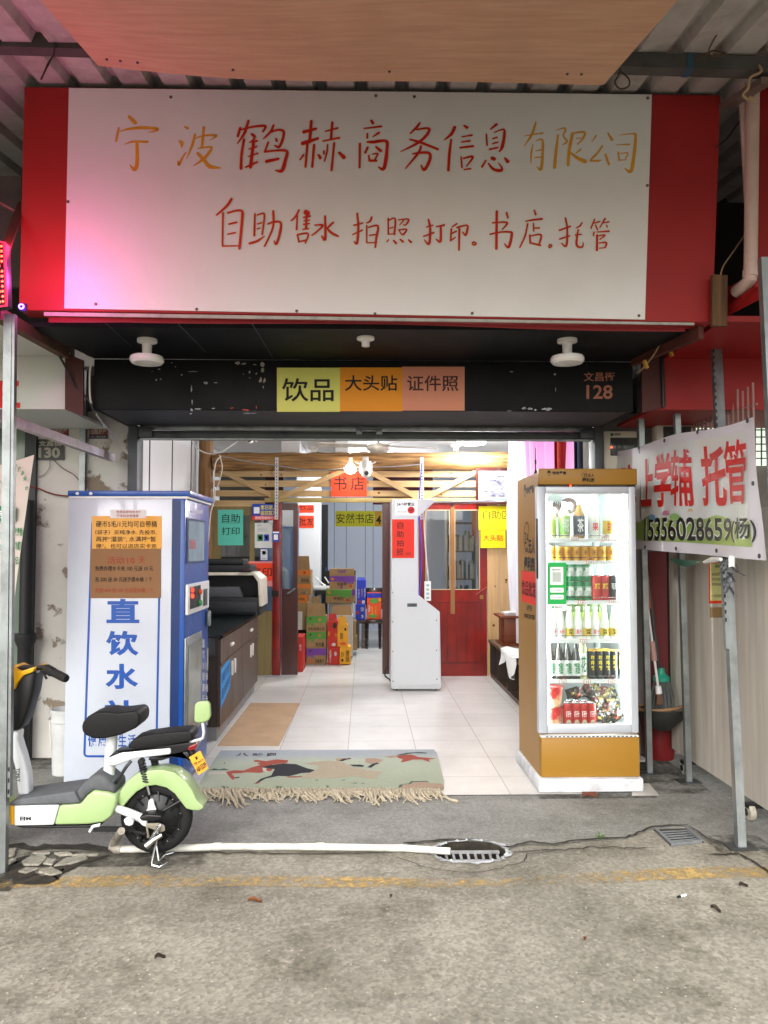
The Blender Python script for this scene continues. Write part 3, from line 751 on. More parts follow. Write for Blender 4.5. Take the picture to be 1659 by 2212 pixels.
# soffit lamps
def onS(u, v): r = ray(u, v); k = (zs-H)/r.z; return Vector((r.x*k, r.y*k, zs))
mLampW = M('lamp_plastic', 'e6e4df', rough=.3, var=.02)
for (u, v, lab) in ((318, 733, 'unlit round lamp with white disc shade under the left soffit'), (1225, 733, 'unlit round lamp with white disc shade under the right soffit')):
    c = onS(u, v); t = thing('soffit_lamp', lab, 'lamp', c, 0, 'disc lamps under the soffit')
    part('base', MB().lathe(c, [(.055, 0), (.055, -.018), (.03, -.026), (.03, -.028)], 20), mLampW, t)
    part('stem', MB().lathe((c.x, c.y, c.z-.028), [(.028, 0), (.026, -.05), (.02, -.062)], 16), mLampW, t)
    part('disc_shade', MB().lathe((c.x, c.y, c.z-.09), [(.03, 0), (.088, -.008), (.094, -.018), (.094, -.034), (.082, -.048), (.04, -.054)], 28), M('lamp_disc', 'd8d6d0', rough=.25, var=.02), t)
c = onS(790, 729); t = thing('lamp_socket', 'small empty lamp socket at the centre of the soffit', 'lamp socket', c)
part('base', MB().lathe(c, [(.05, 0), (.05, -.012), (.03, -.02)], 18), mLampW, t); part('cup', MB().lathe((c.x, c.y, c.z-.02), [(.024, 0), (.022, -.03), (.012, -.03)], 14), mWhiteP, t)
# ---------------------------------------------------------------- roller shutter
HY = 5.62; xl = at(297, 1100, HY).x; xr = at(1284, 1100, HY).x; zb = at(790, 948, HY).z
t = thing('roller_shutter', 'raised grey metal roller shutter over the shop entrance', 'shutter', (0, HY, 0))
for k, (z0, z1, dy) in enumerate(((0, .055, 0), (.06, .095, .012), (.1, .16, .004), (.165, .22, .015))):
    part('slat' if k else 'bottom_bar', MB().box(xl, xr, HY+dy, HY+.03+dy, zb+z0, zb+z1), mSteelD if k != 1 else mSteel, t, bevel=.006)
part('bottom_lip', MB().box(xl+.02, xr-.02, HY-.012, HY+.03, zb-.012, zb-.001), mSteel, t)
for x, s_ in ((xl, -1), (xr, 1)): part('side_rail', MB().box(x-.002 if s_ > 0 else x-.065, x+.065 if s_ > 0 else x+.002, HY-.03, HY+.12, .01, zf+.001), mSteelD, t, bevel=.004)
b = MB(); p0, p1 = at(748, 932, HY), at(855, 932, HY); x0, x1 = at(773, 932, HY-.01).x, at(822, 932, HY-.01).x; zc = p0.z
b.tube([(x0+.02, HY-.012, zc), (x0+.05, HY-.03, zc+.004), ((x0+x1)/2, HY-.036, zc+.006), (x1-.05, HY-.03, zc+.004), (x1-.02, HY-.012, zc)], .008, 8); b.box(x0-.012, x0+.03, HY-.014, HY-.001, zc-.022, zc+.022); b.box(x1-.03, x1+.012, HY-.014, HY-.001, zc-.022, zc+.022)
part('handle', b, mSteel, t, bevel=.003)
for x in (xl+.05, xr-.05): part('lock_plate', MB().box(x-.05, x+.05, HY-.02, HY-.002, zb+.005, zb+.075), mSteelD, t, bevel=.004)
# ---------------------------------------------------------------- lamps inside the shop
def area(name, loc, sx, sy, en, col, parent=None, rot=(0, 0, 0), spread=180):
    l_ = bpy.data.lights.new(name, 'AREA'); l_.shape = 'RECTANGLE'; l_.size = sx; l_.size_y = sy; l_.energy = en; l_.color = col; l_.spread = R_(spread)
    o = bpy.data.objects.new(name, l_); COL.objects.link(o); o.rotation_euler = rot
    if parent is not None: o.parent = parent; loc = WM[parent].inverted() @ Vector(loc)
    o.location = loc; return o
def point(name, loc, en, col, r=.03, parent=None):
    l_ = bpy.data.lights.new(name, 'POINT'); l_.energy = en; l_.color = col; l_.shadow_soft_size = r
    o = bpy.data.objects.new(name, l_); COL.objects.link(o)
    if parent is not None: o.parent = parent; loc = WM[parent].inverted() @ Vector(loc)
    o.location = loc; return o
mGlow = M('lamp_glow', 'ffffff', emit=9.0, var=0); mGlowS = M('bulb_glow', 'fff4e4', emit=8.0, var=0)
def ceiling_lamp(x, y, lab, en, col=(.98, .99, 1), z=2.8):
    t = thing('ceiling_lamp', lab, 'lamp', (x, y, z), 0, 'round lamps on the shop ceiling')
    part('base', MB().lathe((x, y, z-.001), [(.17, 0), (.17, -.02)], 28), mLampW, t)
    part('diffuser', MB().lathe((x, y, z-.021), [(.165, 0), (.17, -.06), (.15, -.085), (.08, -.095)], 28), mGlow, t)
    point('lamp_light', (x, y, z-.24), en, col, .12, t); return t
cl = at(1020, 946, 9.0)
ceiling_lamp(cl.x, 9.05, 'lit round ceiling lamp seen just below the shutter', 30)
ceiling_lamp(.2, 6.7, 'added round ceiling lamp out of view above the shutter', 28)  # unseen lamp, added to light the front half of the room
ceiling_lamp(.1, 10.95, 'lit round ceiling lamp in the store room', 46, (.9, .95, 1))
# ---------------------------------------------------------------- partition of logs, planks and doors
PY = 9.4
def pp(u, v, dy=0.0): return at(u, v, PY+dy)
mLog = wood('log', 'a8804c', '5e4022', 0, rough=.6, sc=2.6, bump=.3); mLogV = wood('log_upright', '967044', '6a4a28', 2, rough=.6, sc=2.6, bump=.3)
mPine = wood('pine_board', 'bd9f72', 'a88a5c', 0, rough=.6, sc=2.0, bump=.08); mPineV = wood('pine_upright', 'd6b283', 'c29a66', 2, rough=.6, sc=1.6, bump=.08)
def knots(b, m, parent, n, x0, x1, z0, z1, y, rng):
    q = MB()
    for _ in range(n): q.lathe((rng.uniform(x0, x1), y, rng.uniform(z0, z1)), [(rng.uniform(.008, .016), 0), (.004, -.0015)], 9, 'y')
    part('knot', q, m, parent)
mKnot = M('knot_wood', '5a3316', '7a4a24', rough=.7)
def logpts(p0, p1, r, n=14, rg=random.Random(2)):
    return [Vector(p0).lerp(Vector(p1), k/n)+Vector((rg.gauss(0, .003),)*3) for k in range(n+1)], [r*rg.uniform(.95, 1.05) for k in range(n+1)]
p, r = logpts((pp(447, 1000).x, PY-.05, .01), (pp(447, 1000).x, PY-.05, 2.78), .085); solo('log_post', MB().tube(p, r, 14), mLogV, 'rough log post at the left end of the partition', 'post')
p, r = logpts((pp(463, 998).x, PY-.02, pp(463, 998).z), (pp(1100, 996).x, PY-.02, pp(1100, 996).z), .105, 26); solo('log_beam', MB().tube(p, r, 16), mLog, 'thick rough log beam across the top of the partition', 'beam')
t = thing('plank_fence', 'three horizontal pine planks with cross braces below the log beam', 'fence', pp(750, 1045))
rk = random.Random(4)
for v0, v1 in ((1016, 1031), (1037.5, 1052.5), (1059, 1073)):
    a, c = pp(462, v0, .03), pp(1036, v1, .03); part('plank', MB().box(a.x, c.x, PY+.03, PY+.055, c.z, a.z), mPine, t, bevel=.003, seg=1)
    knots(None, mKnot, t, 3, a.x+.1, c.x-.1, c.z+.02, a.z-.02, PY+.0295, rk)
for (u0, v0, u1, v1) in ((468, 1012, 597, 1076), (604, 1076, 770, 1005), (772, 1005, 906, 1077), (918, 1077, 1085, 988)): part('brace', MB().bar(pp(u0, v0, .005), pp(u1, v1, .005), .055, .03, (0, 1, 0)), mPine, t)
part('rail', MB().box(pp(572, 1080).x, pp(1040, 1080).x, PY-.02, PY+.03, pp(600, 1085).z, pp(600, 1075.5).z), wood('rail_wood', 'b8a468', '9c8850', 0), t, bevel=.003)
part('lower_rail', MB().box(pp(462, 1080).x, pp(571, 1080).x, PY, PY+.04, pp(600, 1094).z, pp(600, 1081).z), mPine, t)
for u in (597.5, 911.5):
    t = thing('slotted_angle', 'perforated white steel strip hanging on the '+('left part of the partition' if u < 700 else 'beam beside the white kiosk'), 'steel strip', pp(u, 1120, -.13))
    part('strip', MB().pbox(u-3.8, 988, u+3.8, 1122, PY-.15, PY-.147), M('strip_paint', 'c4c4c0', rough=.4, metal=.3), t)
    q = MB()
    for k in range(19): v = 994+k*6.8; q.pbox(u-1.1, v, u+1.1, v+2.6, PY-.1515, PY-.1502)
    part('slot', q, mBlack, t)
# left panel: framed plywood with windows
mOl = wood('olive_ply', '8a7a50', '77683f', 2, rough=.7, sc=1.5, bump=.05); mMah = wood('dark_mahogany', '33100c', '471913', 2, rough=.3, sc=1.6, coat=.4)
mRedD = M('red_varnish', '9a1a10', '5c1008', rough=.32, sc=3.2, coat=.4, stretch=(1, 1, .5), dirt=.35, dcol='4a0c08', dsc=4)
mGlass = GL('window_glass', (.75, .78, .78), .1)
t = thing('partition_panel', 'plywood partition panel with two dark windows at the left', 'partition', (pp(520, 1450).x, PY, .01))
b = MB(); x0 = -1.97; xr_ = pp(590, 1200).x
for (u0, v0, u1, v1) in ((395, 1094, 590, 1113), (395, 1320, 590, 1459), (395, 1113, 476, 1320), (539, 1113, 549, 1320), (392, 1113, 395, 1459)): b.pbox(u0, v0, u1, v1, PY, PY+.05)
part('frame', b, mOl, t, smooth=0)
for u0, u1 in ((476, 539), (549, 590)): part('pane', MB().pbox(u0, 1113, u1, 1320, PY+.02, PY+.026), mGlass, t, smooth=0)
t = thing('door_post', 'bright red painted door post between window and open door', 'post', pp(597, 1459))
part('post', MB().pbox(588.5, 1086, 606, 1459, PY-.02, PY+.06), M('post_red', '8e1611', '5e0d09', rough=.4, sc=4, coat=.3, dirt=.3), t, bevel=.004); part('latch', MB().pbox(587, 1276, 602, 1289, PY-.03, PY-.021), mBlack, t)
def leaf(name, lab, u0, u1, v0, v1, Y, panes, m, handle=None, mid=1292):
    t = thing(name, lab, 'door', at((u0+u1)/2, v1, Y)); b = MB()
    vtop = panes[0][1] if panes else v0
    b.pbox(u0, v0, u1, vtop, Y, Y+.045) if panes else None
    if panes:
        vb = panes[0][3]; us = [u0]+[q for pn in panes for q in (pn[0], pn[2])]+[u1]
        for k in range(0, len(us), 2):
            if us[k+1]-us[k] > .5: b.pbox(us[k], vtop, us[k+1], vb, Y, Y+.045)
        b.pbox(u0, vb, u1, v1, Y, Y+.045)
    part('leaf', b, m, t, smooth=0)
    for (a0, b0, a1, b1) in panes: part('pane', MB().pbox(a0, b0, a1, b1, Y+.018, Y+.024), mGlass, t, smooth=0)
    if handle: part('handle', MB().tube([at(handle[0], handle[1], Y-.012), at(handle[0], handle[1], Y-.05), at(handle[2], handle[3], Y-.05), at(handle[2], handle[3], Y-.012)], .011, 8), mSteel, t)
    return t
leaf('door', 'dark mahogany door leaf with one pane left of the doorway', 608, 643, 1087, 1458, PY+.01, [(609, 1102, 633, 1272)], mMah, (622, 1282, 636, 1272))
leaf('door', 'narrow dark door leaf beside the white kiosk', 826, 846, 1087, 1456, PY+.01, [], mMah, (832, 1280, 842, 1290)); 
b = MB(); b.pbox(826, 1087, 846, 1456, PY+.01, PY+.055); o_ = [c for c in bpy.data.objects if c.parent and c.parent.get('label', '').startswith('narrow dark door')][0]; o_.data = mesh_of('leaf', b, mMah, xf=WM[o_.parent].inverted())
rd = leaf('door', 'closed red varnished door with two tall glass panes', 905, 1052, 1087, 1461, PY, [(919, 1101, 972.5, 1274), (982, 1101, 1036.5, 1274)], mRedD, None)
q = MB()
for (a0, b0, a1, b1) in ((919, 1101, 972.5, 1274), (982, 1101, 1036.5, 1274)):
    for (e0, f0, e1, f1) in ((a0, b0, a1, b0+1.5), (a0, b1-1.5, a1, b1), (a0, b0+1.5, a0+1.5, b1-1.5), (a1-1.5, b0+1.5, a1, b1-1.5)): q.pbox(e0, f0, e1, f1, PY-.006, PY+.004)
part('pane_beading', q, M('cream_beading', 'cdb893', rough=.5), rd)
q = MB(); q.pbox(945, 1301, 1038, 1302.5, PY-.006, PY-.0005); q.pbox(945, 1431, 1038, 1432.5, PY-.006, PY-.0005)
for u in (948, 966, 985, 1007, 1026, 1038): q.pbox(u, 1302.6, u+1, 1430.9, PY-.004, PY-.0005)
part('panel_moulding', q, M('dark_red_groove', '4a0a06', rough=.4), rd)
part('handle', MB().tube([at(1029, 1284, PY-.005), at(1029, 1284, PY-.05), at(1050, 1270, PY-.05), at(1050, 1270, PY-.005)], .011, 8), MATS['red_varnish'], rd)
part('lock', MB().pbox(1037, 1286, 1044, 1294, PY-.012, PY-.001), M('brass', '9a7a3a', metal=.8, rough=.35), rd)
t = thing('door_tape', 'long brown packing tape strip hanging between the door panes', 'tape', pp(978, 1330, -.01)); part('strip', MB().prism([pp(974, 1092, -.012), pp(982, 1092, -.012), pp(983, 1326, -.02), pp(973, 1326, -.02)], (0, .001, 0)), M('brown_tape', '8a6238', rough=.35), t)
part('hook', MB().lathe(pp(978, 1090, -.02), [(.018, 0), (.018, .006)], 12, 'y'), mBlack, t)
# shelves and books behind the door glass
t = thing('book_shelf', 'grey shelf of white books seen through the door glass', 'shelf', (pp(1005, 1450).x, 10.6, .01))
b = MB(); Yb = 10.4
for v in (1128, 1190, 1250, 1310): b.pbox(968, v, 1026, v+3, Yb, Yb+.3)
b.pbox(966, 1100, 968, 1400, Yb, Yb+.3); b.pbox(1026, 1100, 1028, 1400, Yb, Yb+.3); part('frame', b, M('shelf_grey', '8a8780', rough=.6), t)
rb = random.Random(9); shade = [M('book_white', 'cfd2d2'), M('book_grey', '8e9698'), M('book_blue', '5f7890'), M('book_cream', 'c9c1a8')]
for v in (1190, 1250, 1310):
    u = 970
    while u < 1022:
        du = rb.uniform(2, 5); part('book', MB().pbox(u, v-rb.uniform(28, 46), u+du-.3, v-.2, Yb+.02, Yb+.2), rb.choice(shade), t, smooth=0); u += du
t = thing('wall_poster', 'beige paper poster standing behind the right door pane', 'poster', pp(1040, 1275, .4)); part('sheet', MB().prism([pp(1018, 1100, .35), pp(1046, 1100, .35), pp(1046, 1274, .35), pp(1034, 1274, .35)], (0, .003, 0)), M('poster_beige', 'b99a6e'), t); 
solo('back_board', MB().pbox(560, 1096, 645, 1459, 10.9, 10.93), M('blue_board', '86a2c8', rough=.5), 'pale blue board standing behind the left door pane', 'board', smooth=0)
solo('side_board', MB().pbox(395, 1000, 575, 1459, 10.9, 10.93), M('dark_board', '4e4a44', rough=.7), 'dark board behind the left partition windows', 'board', smooth=0)
solo('upper_board', MB().pbox(573, 1010, 612, 1090, 10.2, 10.22), M('maroon_board', '2c1216', rough=.6), 'dark maroon board seen through the left planks', 'board', smooth=0)
solo('upper_board', MB().pbox(806, 1010, 935, 1090, 10.2, 10.22), M('wine_board', '4a1c28', rough=.6), 'wine red board seen through the right planks', 'board', smooth=0)
solo('white_column', MB().pbox(640, 1005, 692, 1448, 11.8, 12.1), mWallW, 'white column in the store room behind the carton stack', 'column', smooth=0)
solo('dark_gap_filler', MB().pbox(693, 1090, 708, 1400, 13.2, 13.25), mBlack, 'tall black sheet standing in for the dark gap beside the white column', 'board', smooth=0)  # no real board: black sheet paints the darkness of the gap
# pine boards right of the red door
t = thing('pine_wall', 'vertical pine board wall right of the red door', 'wall', (pp(1085, 1440).x, PY, .01))
for u0, u1 in ((1053, 1079), (1080.5, 1098), (1099.5, 1112), (1113, 1140)): part('board', MB().pbox(u0, 1085, u1, 1459, PY, PY+.03), mPineV, t, bevel=.002, seg=1); knots(None, mKnot, t, 2, pp(u0+4, 1200).x, pp(u1-4, 1200).x, .5, 1.6, PY-.0005, rk)
# ---------------------------------------------------------------- papers on the partition
mTeal = M('teal_paper', '5cc4ae', rough=.7, var=.02); mOrg = M('orange_red_paper', 'f0431c', rough=.7, var=.03); mYel = M('yellow_paper', 'ecdc10', rough=.7, var=.02); mYG = M('olive_yellow_paper', 'c9c21c', rough=.65, var=.03)
mBlue = M('blue_sign', '1c3fa8', rough=.45, var=.03); mPap = M('white_paper', 'd5d6d2', rough=.7, var=.02); mRedP = M('red_paper', 'd8301f', rough=.65, var=.03); mWh = M('white_print', 'eeeeec', rough=.6, var=0); mYP = M('yellow_print', 'e8d428', rough=.6, var=0)
z6 = Z(680, 1500, 1659/720.); z7 = Z(1300, 1500, 1659/700.)
sheet('paper_sign', 'teal paper sign taped on the left partition window', 'sign', qz(z6, 222, 728, 430, 1020, PY-.001), mTeal, [('自助', .17, .12, .87, .36, mInk, .004), ('打印', .15, .49, .86, .71, mInk, .004)], extra=[(.12, .37, .9, .378, mInk)], group='coloured paper signs in the shop')
sheet('camera_notice', 'blue and red camera warning sign under the slotted strip', 'sign', qz(z6, 504, 680, 715, 812, PY-.03), mBlue, [('您已进入', .32, .08, .97, .36, mYP, .02), ('监控区域', .32, .42, .97, .7, mYP, .02), ('请规范您的行为', .1, .78, .95, .96, mWh, .01)], extra=[(0, .74, 1, 1, mRedP), (.06, .2, .28, .6, mWh)])
sheet('notice_sheet', 'white notice with two small coloured squares on the left window', 'notice', qz(z6, 524, 836, 668, 1042, PY-.001), mPap, [('打印说明', .15, .08, .4, .13, mInk, 0)], extra=[(.15, .2, .75, .215, M('grey_print', '8c8c8a')), (.15, .26, .7, .275, MATS['grey_print']), (.15, .32, .78, .335, MATS['grey_print']), (.16, .46, .47, .72, M('green_print', '1d6a4a')), (.53, .46, .82, .72, mBlue), (.23, .53, .4, .65, mWh), (.6, .53, .75, .65, mWh)])
sheet('notice_sheet', 'small blue framed notice stuck on the red door post', 'notice', qz(z6, 670, 906, 726, 990, PY-.021), mBlue, extra=[(.05, .02, .95, .16, mWh), (.2, .3, .8, .82, mWh)])
sheet('notice_sheet', 'small blue bordered notice below the white notice', 'notice', qz(z6, 566, 1046, 636, 1146, PY-.001), mBlue, extra=[(.1, .06, .9, .94, mPap), (.3, .2, .7, .5, MATS['grey_print']), (.2, .8, .8, .84, mBlue)])
sheet('paper_sign', 'orange red copying sign behind the printer', 'sign', qz(z6, 474, 1150, 674, 1356, PY-.001), M('pink_paper', 'd98a88', rough=.7), [('复印', .1, .25, .95, .66, mInk, .01)], extra=[(0, .08, 1, .78, mOrg)], group='coloured paper signs in the shop')
sheet('paper_sign', 'orange red bookshop sign hanging on the planks under the bulb', 'sign', qz(z6, 1153, 415, 1443, 620, PY+.0), mOrg, [('书', .07, .2, .44, .75, mInk, .008), ('店', .55, .2, .93, .75, mInk, .008)], extra=[(.495, 0, .505, 1, M('fold_shade', 'd83a18'))], group='coloured paper signs in the shop')
sheet('paper_sign', 'orange beverages sheet on the white column', 'sign', qz(z6, 882, 690, 1010, 752, 11.797), mOrg, [('饮品', .1, .02, .98, .68, mInk, .006)], group='coloured paper signs in the shop')
sheet('paper_sign', 'orange wholesale sheet on the white column', 'sign', qz(z6, 882, 777, 1010, 877, 11.797), mOrg, [('批发', .05, .14, .98, .82, mInk, .006)], group='coloured paper signs in the shop')
sheet('paper_sign', 'olive yellow bookshop banner on the back wall', 'sign', qz(z6, 1188, 738, 1505, 866, 14.597), mYG, [('安然书店', .02, .16, .98, .8, mInk, .004)], group='coloured paper signs in the shop')
sheet('paper_sign', 'ochre number sheet beside the olive yellow banner', 'sign', qz(z6, 1507, 738, 1568, 866, 14.597), M('ochre_paper', 'c79a1c', rough=.7), [('4', .2, .3, .9, .85, mInk, .03)], group='coloured paper signs in the shop')
sheet('paper_sign', 'large yellow self service sheet under the framed picture', 'sign', qz(z7, 960, 718, 1262, 920, PY-.025), mYel, [('自助区', .12, .18, .9, .54, M('olive_ink', '4a4210'), .002)], group='coloured paper signs in the shop')
sheet('paper_sign', 'small yellow sheet with red characters beside the red door', 'sign', qz(z7, 976, 923, 1186, 1072, PY-.026), mYel, [('大头贴', .1, .25, .9, .6, mRed, .006)], group='coloured paper signs in the shop')
# framed picture
t = thing('framed_picture', 'framed grey landscape print with white and blue mount', 'picture', pp(1066, 1085, -.1)); q = qz(z7, 937, 395, 1245, 702, PY-.07)
b = MB()
for (x0, y0, x1, y1) in ((0, 0, 1, .07), (0, .93, 1, 1), (0, .07, .07, .93), (.93, .07, 1, .93)): s_ = sub(q, x0, y0, x1, y1); b.prism([s_[0], s_[1], s_[3], s_[2]], (0, .03, 0))
part('frame', b, mMah, t)
for nm, a_, m, dy in (('mount', .07, M('mount_white', 'd8d8d4'), .02), ('mount_line', .12, M('mount_blue', '7d9cc0'), .018), ('inner_mount', .15, MATS['mount_white'], .016), ('print', .2, M('grey_landscape', '3a3848', 'a9a8ba', rough=.5, sc=9, det=9, stretch=(1, 1, 2.2), contrast=(.35, .65)), .014)):
    s_ = [p+Vector((0, dy, 0)) for p in sub(q, a_, a_, 1-a_, 1-a_)]; part(nm, MB().prism([s_[0], s_[1], s_[3], s_[2]], (0, .0015, 0)), m, t, smooth=0)
# rail
solo('curtain_rail', MB().tube([at(925, 1085, 9.2), at(1110, 1082, 9.2)], .014, 10), mChrome, 'shiny white horizontal rail in front of the red door top', 'rail')
# ---------------------------------------------------------------- fan, cameras, detectors, bulb
fc = at(793, 961, 8.2); fx, fy, fz = fc.x+.06, 8.2, fc.z-.0
fx = at(818, 968, 8.2).x; fz = at(818, 968, 8.2).z
t = thing('ceiling_fan', 'old white ceiling fan with three dusty blades', 'fan', (fx, fy, fz)); mFan = M('dusty_white', 'd8d4ca', 'b4a892', rough=.5, sc=5, dirt=.5, dsc=7, dcol='5a4630')
part('rod', MB().tube([(fx, fy, fz+.03), (fx, fy, 2.8)], .014, 8), mSteel, t); part('canopy_cup', MB().lathe((fx, fy, 2.72), [(.05, .08), (.04, .0), (.02, -.01)], 14), mFan, t)
part('motor', MB().lathe((fx, fy, fz), [(.03, .05), (.11, .035), (.13, .01), (.125, -.015), (.09, -.04), (.04, -.05)], 24), mFan, t)
for a in (188, 14, 300):
    a = R_(a); dx, dy = math.cos(a), math.sin(a); nx, ny = -dy, dx; P = []
    for (r, hw) in ((.12, .035), (.3, .055), (.62, .062), (.64, .04)): P.append((r, hw))
    b = MB(); top = [(fx+dx*r+nx*h, fy+dy*r+ny*h, fz+.02+.012*(h > 0)) for r, h in P]+[(fx+dx*r-nx*h, fy+dy*r-ny*h, fz+.005) for r, h in reversed(P)]
    b.prism(top, (0, 0, .006)); part('blade', b, mFan, t)
for k, (u, v, Y, lab) in enumerate(((676, 964, 10.2, 'white smoke detector left of the ceiling fan'), (985, 964, 9.9, 'white smoke detector right of the ceiling fan'))):
    c = at(u, v, Y); c.z = 2.8 if k else 2.8; t = thing('smoke_detector', lab, 'detector', c, 0, 'detectors on the ceiling'); part('base', MB().lathe(c, [(.07, 0), (.07, -.03), (.05, -.045)], 18), mLampW, t); part('sensor', MB().lathe((c.x, c.y, c.z-.045), [(.035, 0), (.03, -.04), (.015, -.05)], 14), mLampW, t)
c = at(545, 953, 9.0); t = thing('bullet_camera', 'white bullet camera under the ceiling left of the fan', 'camera', c)
part('mount', MB().bar((c.x+.06, 9.05, 2.8), (c.x+.03, 9.03, c.z), .03), mLampW, t); part('body', MB().lathe((c.x-.02, 9.0, c.z), [(.028, 0), (.034, -.02), (.034, -.11), (.03, -.12)], 16, 'y'), mLampW, t); part('lens', MB().lathe((c.x-.02, 8.88, c.z), [(.026, 0), (.022, -.004)], 16, 'y'), mBlack, t)
c = at(790, 1012, 9.1); t = thing('dome_camera', 'white pan camera hanging from the log beam beside the bulb', 'camera', c)
part('bracket', MB().bar(at(790, 992, 9.25), at(790, 1000, 9.15), .07), mLampW, t, bevel=.008); part('body', MB().lathe(at(790, 1010, 9.12), [(.06, .07), (.075, .03), (.075, -.05), (.05, -.08)], 20), mLampW, t)
part('eye', MB().lathe(at(791, 1021, 9.05), [(.055, .05), (.06, 0), (.045, -.05), (.02, -.07)], 16, 'y'), mLampW, t); part('lens', MB().lathe(at(792, 1022, 8.98), [(.026, 0), (.02, -.006)], 14, 'y'), mBlack, t)
for s_ in (-1, 1): part('antenna', MB().tube([at(790+8*s_, 1004, 9.12), at(790+22*s_, 998, 9.1)], .008, 6), mLampW, t)
c = at(757, 1013, 9.15); t = thing('light_bulb', 'glowing bulb above the orange bookshop sign', 'lamp', c)
part('globe', MB().lathe(c, [(.02, .07), (.045, .045), (.07, 0), (.06, -.035), (.02, -.055)], 18), mGlowS, t); part('cap', MB().lathe((c.x, c.y, c.z+.071), [(.022, 0), (.022, .06)], 12), mLampW, t); point('bulb_light', (c.x, c.y-.02, c.z-.12), .9, (1, .96, .9), .05, t)
wire('cable', 'white cable bundle drooping around the left log post', [at(410, 950, 9.1), at(428, 970, 9.1), at(452, 980, 9.1), at(480, 975, 9.1), at(515, 952, 9.1)], .008, mWireW)
wire('cable', 'thin pale cables hanging down the left log post', [at(478, 985, 9.15), at(466, 1000, 9.15), at(462, 1040, 9.15), at(464, 1075, 9.15), at(455, 1110, 9.15), at(450, 1170, 9.15)], .008, mWireW)
wire('cable', 'grey cable loop beside the planks', [at(474, 982, 9.15), at(480, 1010, 9.15), at(474, 1040, 9.15), at(462, 1068, 9.15), at(460, 1090, 9.15)], .006, mWireW)
wire('cable', 'thin cables running along the log beam underside', [at(480, 985, 9.2), at(530, 996, 9.2), at(600, 1006, 9.2), at(680, 1016, 9.2), at(760, 1010, 9.2), at(850, 1008, 9.2), at(908, 1003, 9.2)], .006, M('grey_cable', '8a8d90'))
# ---------------------------------------------------------------- counter cabinet and printer
mCab = wood('walnut_laminate', '5c4a3c', '423329', 2, rough=.45, sc=1.6, bump=.03); mCabD = wood('walnut_dark', '3a2c24', '2c211b', 2, rough=.5, sc=1.6)
X1 = -1.115; t = thing('counter_cabinet', 'long walnut counter cabinet with glass top and white handles', 'cabinet', (-1.5, 7.3, .009))
b = MB(); b.box(-1.95, X1-.02, 6.27, 8.45, .12, .62); b.box(-1.95, X1-.02, 6.72, 8.45, .621, .8); b.box(-1.95, X1-.02, 6.27, 6.3, .621, .66); b.box(-1.95, X1-.02, 6.25, 8.46, .8, .812); b.box(X1-.045, X1-.02, 6.27, 6.3, .66, .8); part('carcass', b, mCabD, t, smooth=0)
part('toe_kick', MB().box(-1.95, X1-.03, 6.3, 8.42, .01, .119), M('kick_grey', '8b8b8b', rough=.35, metal=.4, dirt=.5, dsc=6), t, smooth=0)
ys = [6.27, 6.85, 7.4, 7.95, 8.45]
for k in range(4): part('door', MB().box(X1-.019, X1, ys[k]+.003, ys[k+1]-.003, .12, .585), mCab, t, bevel=.002, seg=1)
for k in range(2): part('drawer_front', MB().box(X1-.019, X1+.002, ys[2*k]+.003, ys[2*k+2]-.003, .61, .795), mCab, t, bevel=.002, seg=1)
part('trim_rail', MB().box(X1-.019, X1+.008, 6.27, 8.45, .588, .607), mCab, t)
for y in (6.78, 6.92, 7.88, 8.02): part('door_handle', MB().box(X1+.001, X1+.018, y-.012, y+.012, .44, .56), mLampW, t, bevel=.004)
for y in (6.75, 7.9): part('drawer_handle', MB().box(X1+.003, X1+.022, y-.06, y+.06, .69, .715), mLampW, t, bevel=.005)
part('glass_top', MB().box(-1.95, X1+.03, 6.2, 8.52, .822, .832), M('green_glass', '0f1c1c', rough=.06, spec=.7, var=.05), t, smooth=0)
part('display_glass', MB().box(-1.95, X1-.046, 6.272, 6.278, .662, .798), mGlass, t, smooth=0)
rt = random.Random(3)
for k, (c_, lab) in enumerate((('c9b38a', 'cream'), ('181a22', 'black'), ('d8401c', 'orange'), ('1e2840', 'navy'), ('a83a2a', 'red'))):
    x = -1.3-.1*k+.03*(k % 2); p = (x, 6.45+.03*(k % 2), .661); tt = thing('plush_toy', 'small %s plush toy lying in the counter display' % lab, 'toy', p)
    part('body', MB().lathe(p, [(.02, 0), (.05, .015), (.055, .045), (.035, .075), (.01, .085)], 14), M('plush_'+lab, c_, rough=.95, bump=.6, bsc=80), tt); part('ear', MB().lathe((x+.03, p[1]-.01, .735), [(.015, 0), (.02, .015), (.008, .03)], 8), MATS['plush_'+lab], tt)
sheet('blue_notice', 'bright blue handwritten notice on the cabinet door', 'notice', (Vector((X1, 6.28, .56)), Vector((X1, 6.72, .6)), Vector((X1, 6.28, .26)), Vector((X1, 6.72, .36))), M('sky_blue_paper', '2f86cc', rough=.7), [('自助打印复印', .08, .12, .95, .42, mInk, 0), ('请扫码使用', .08, .55, .9, .85, mInk, 0)])
t = thing('office_printer', 'large black and cream office printer on the counter', 'printer', (-1.45, 8.2, .833)); Yp = 8.0
pz = lambda v: at(560, v, Yp).z
mPB = M('printer_black', '16181b', rough=.5, bump=.05, bsc=200); mCream = M('printer_cream', 'd3cdbb', rough=.45)
xa, xb_ = -1.9, at(566, 1300, Yp).x
part('body', MB().box(xa, xb_-.02, Yp+.02, Yp+.48, .833, pz(1290)), mPB, t, bevel=.01); part('paper_drawer', MB().box(xa+.02, xb_-.05, Yp, Yp+.019, .86, pz(1300)), M('printer_grey', '24272b', rough=.45), t, bevel=.006)
part('rear_housing', MB().box(xa, xb_-.06, Yp+.25, Yp+.48, pz(1290), pz(1242)), mPB, t); 
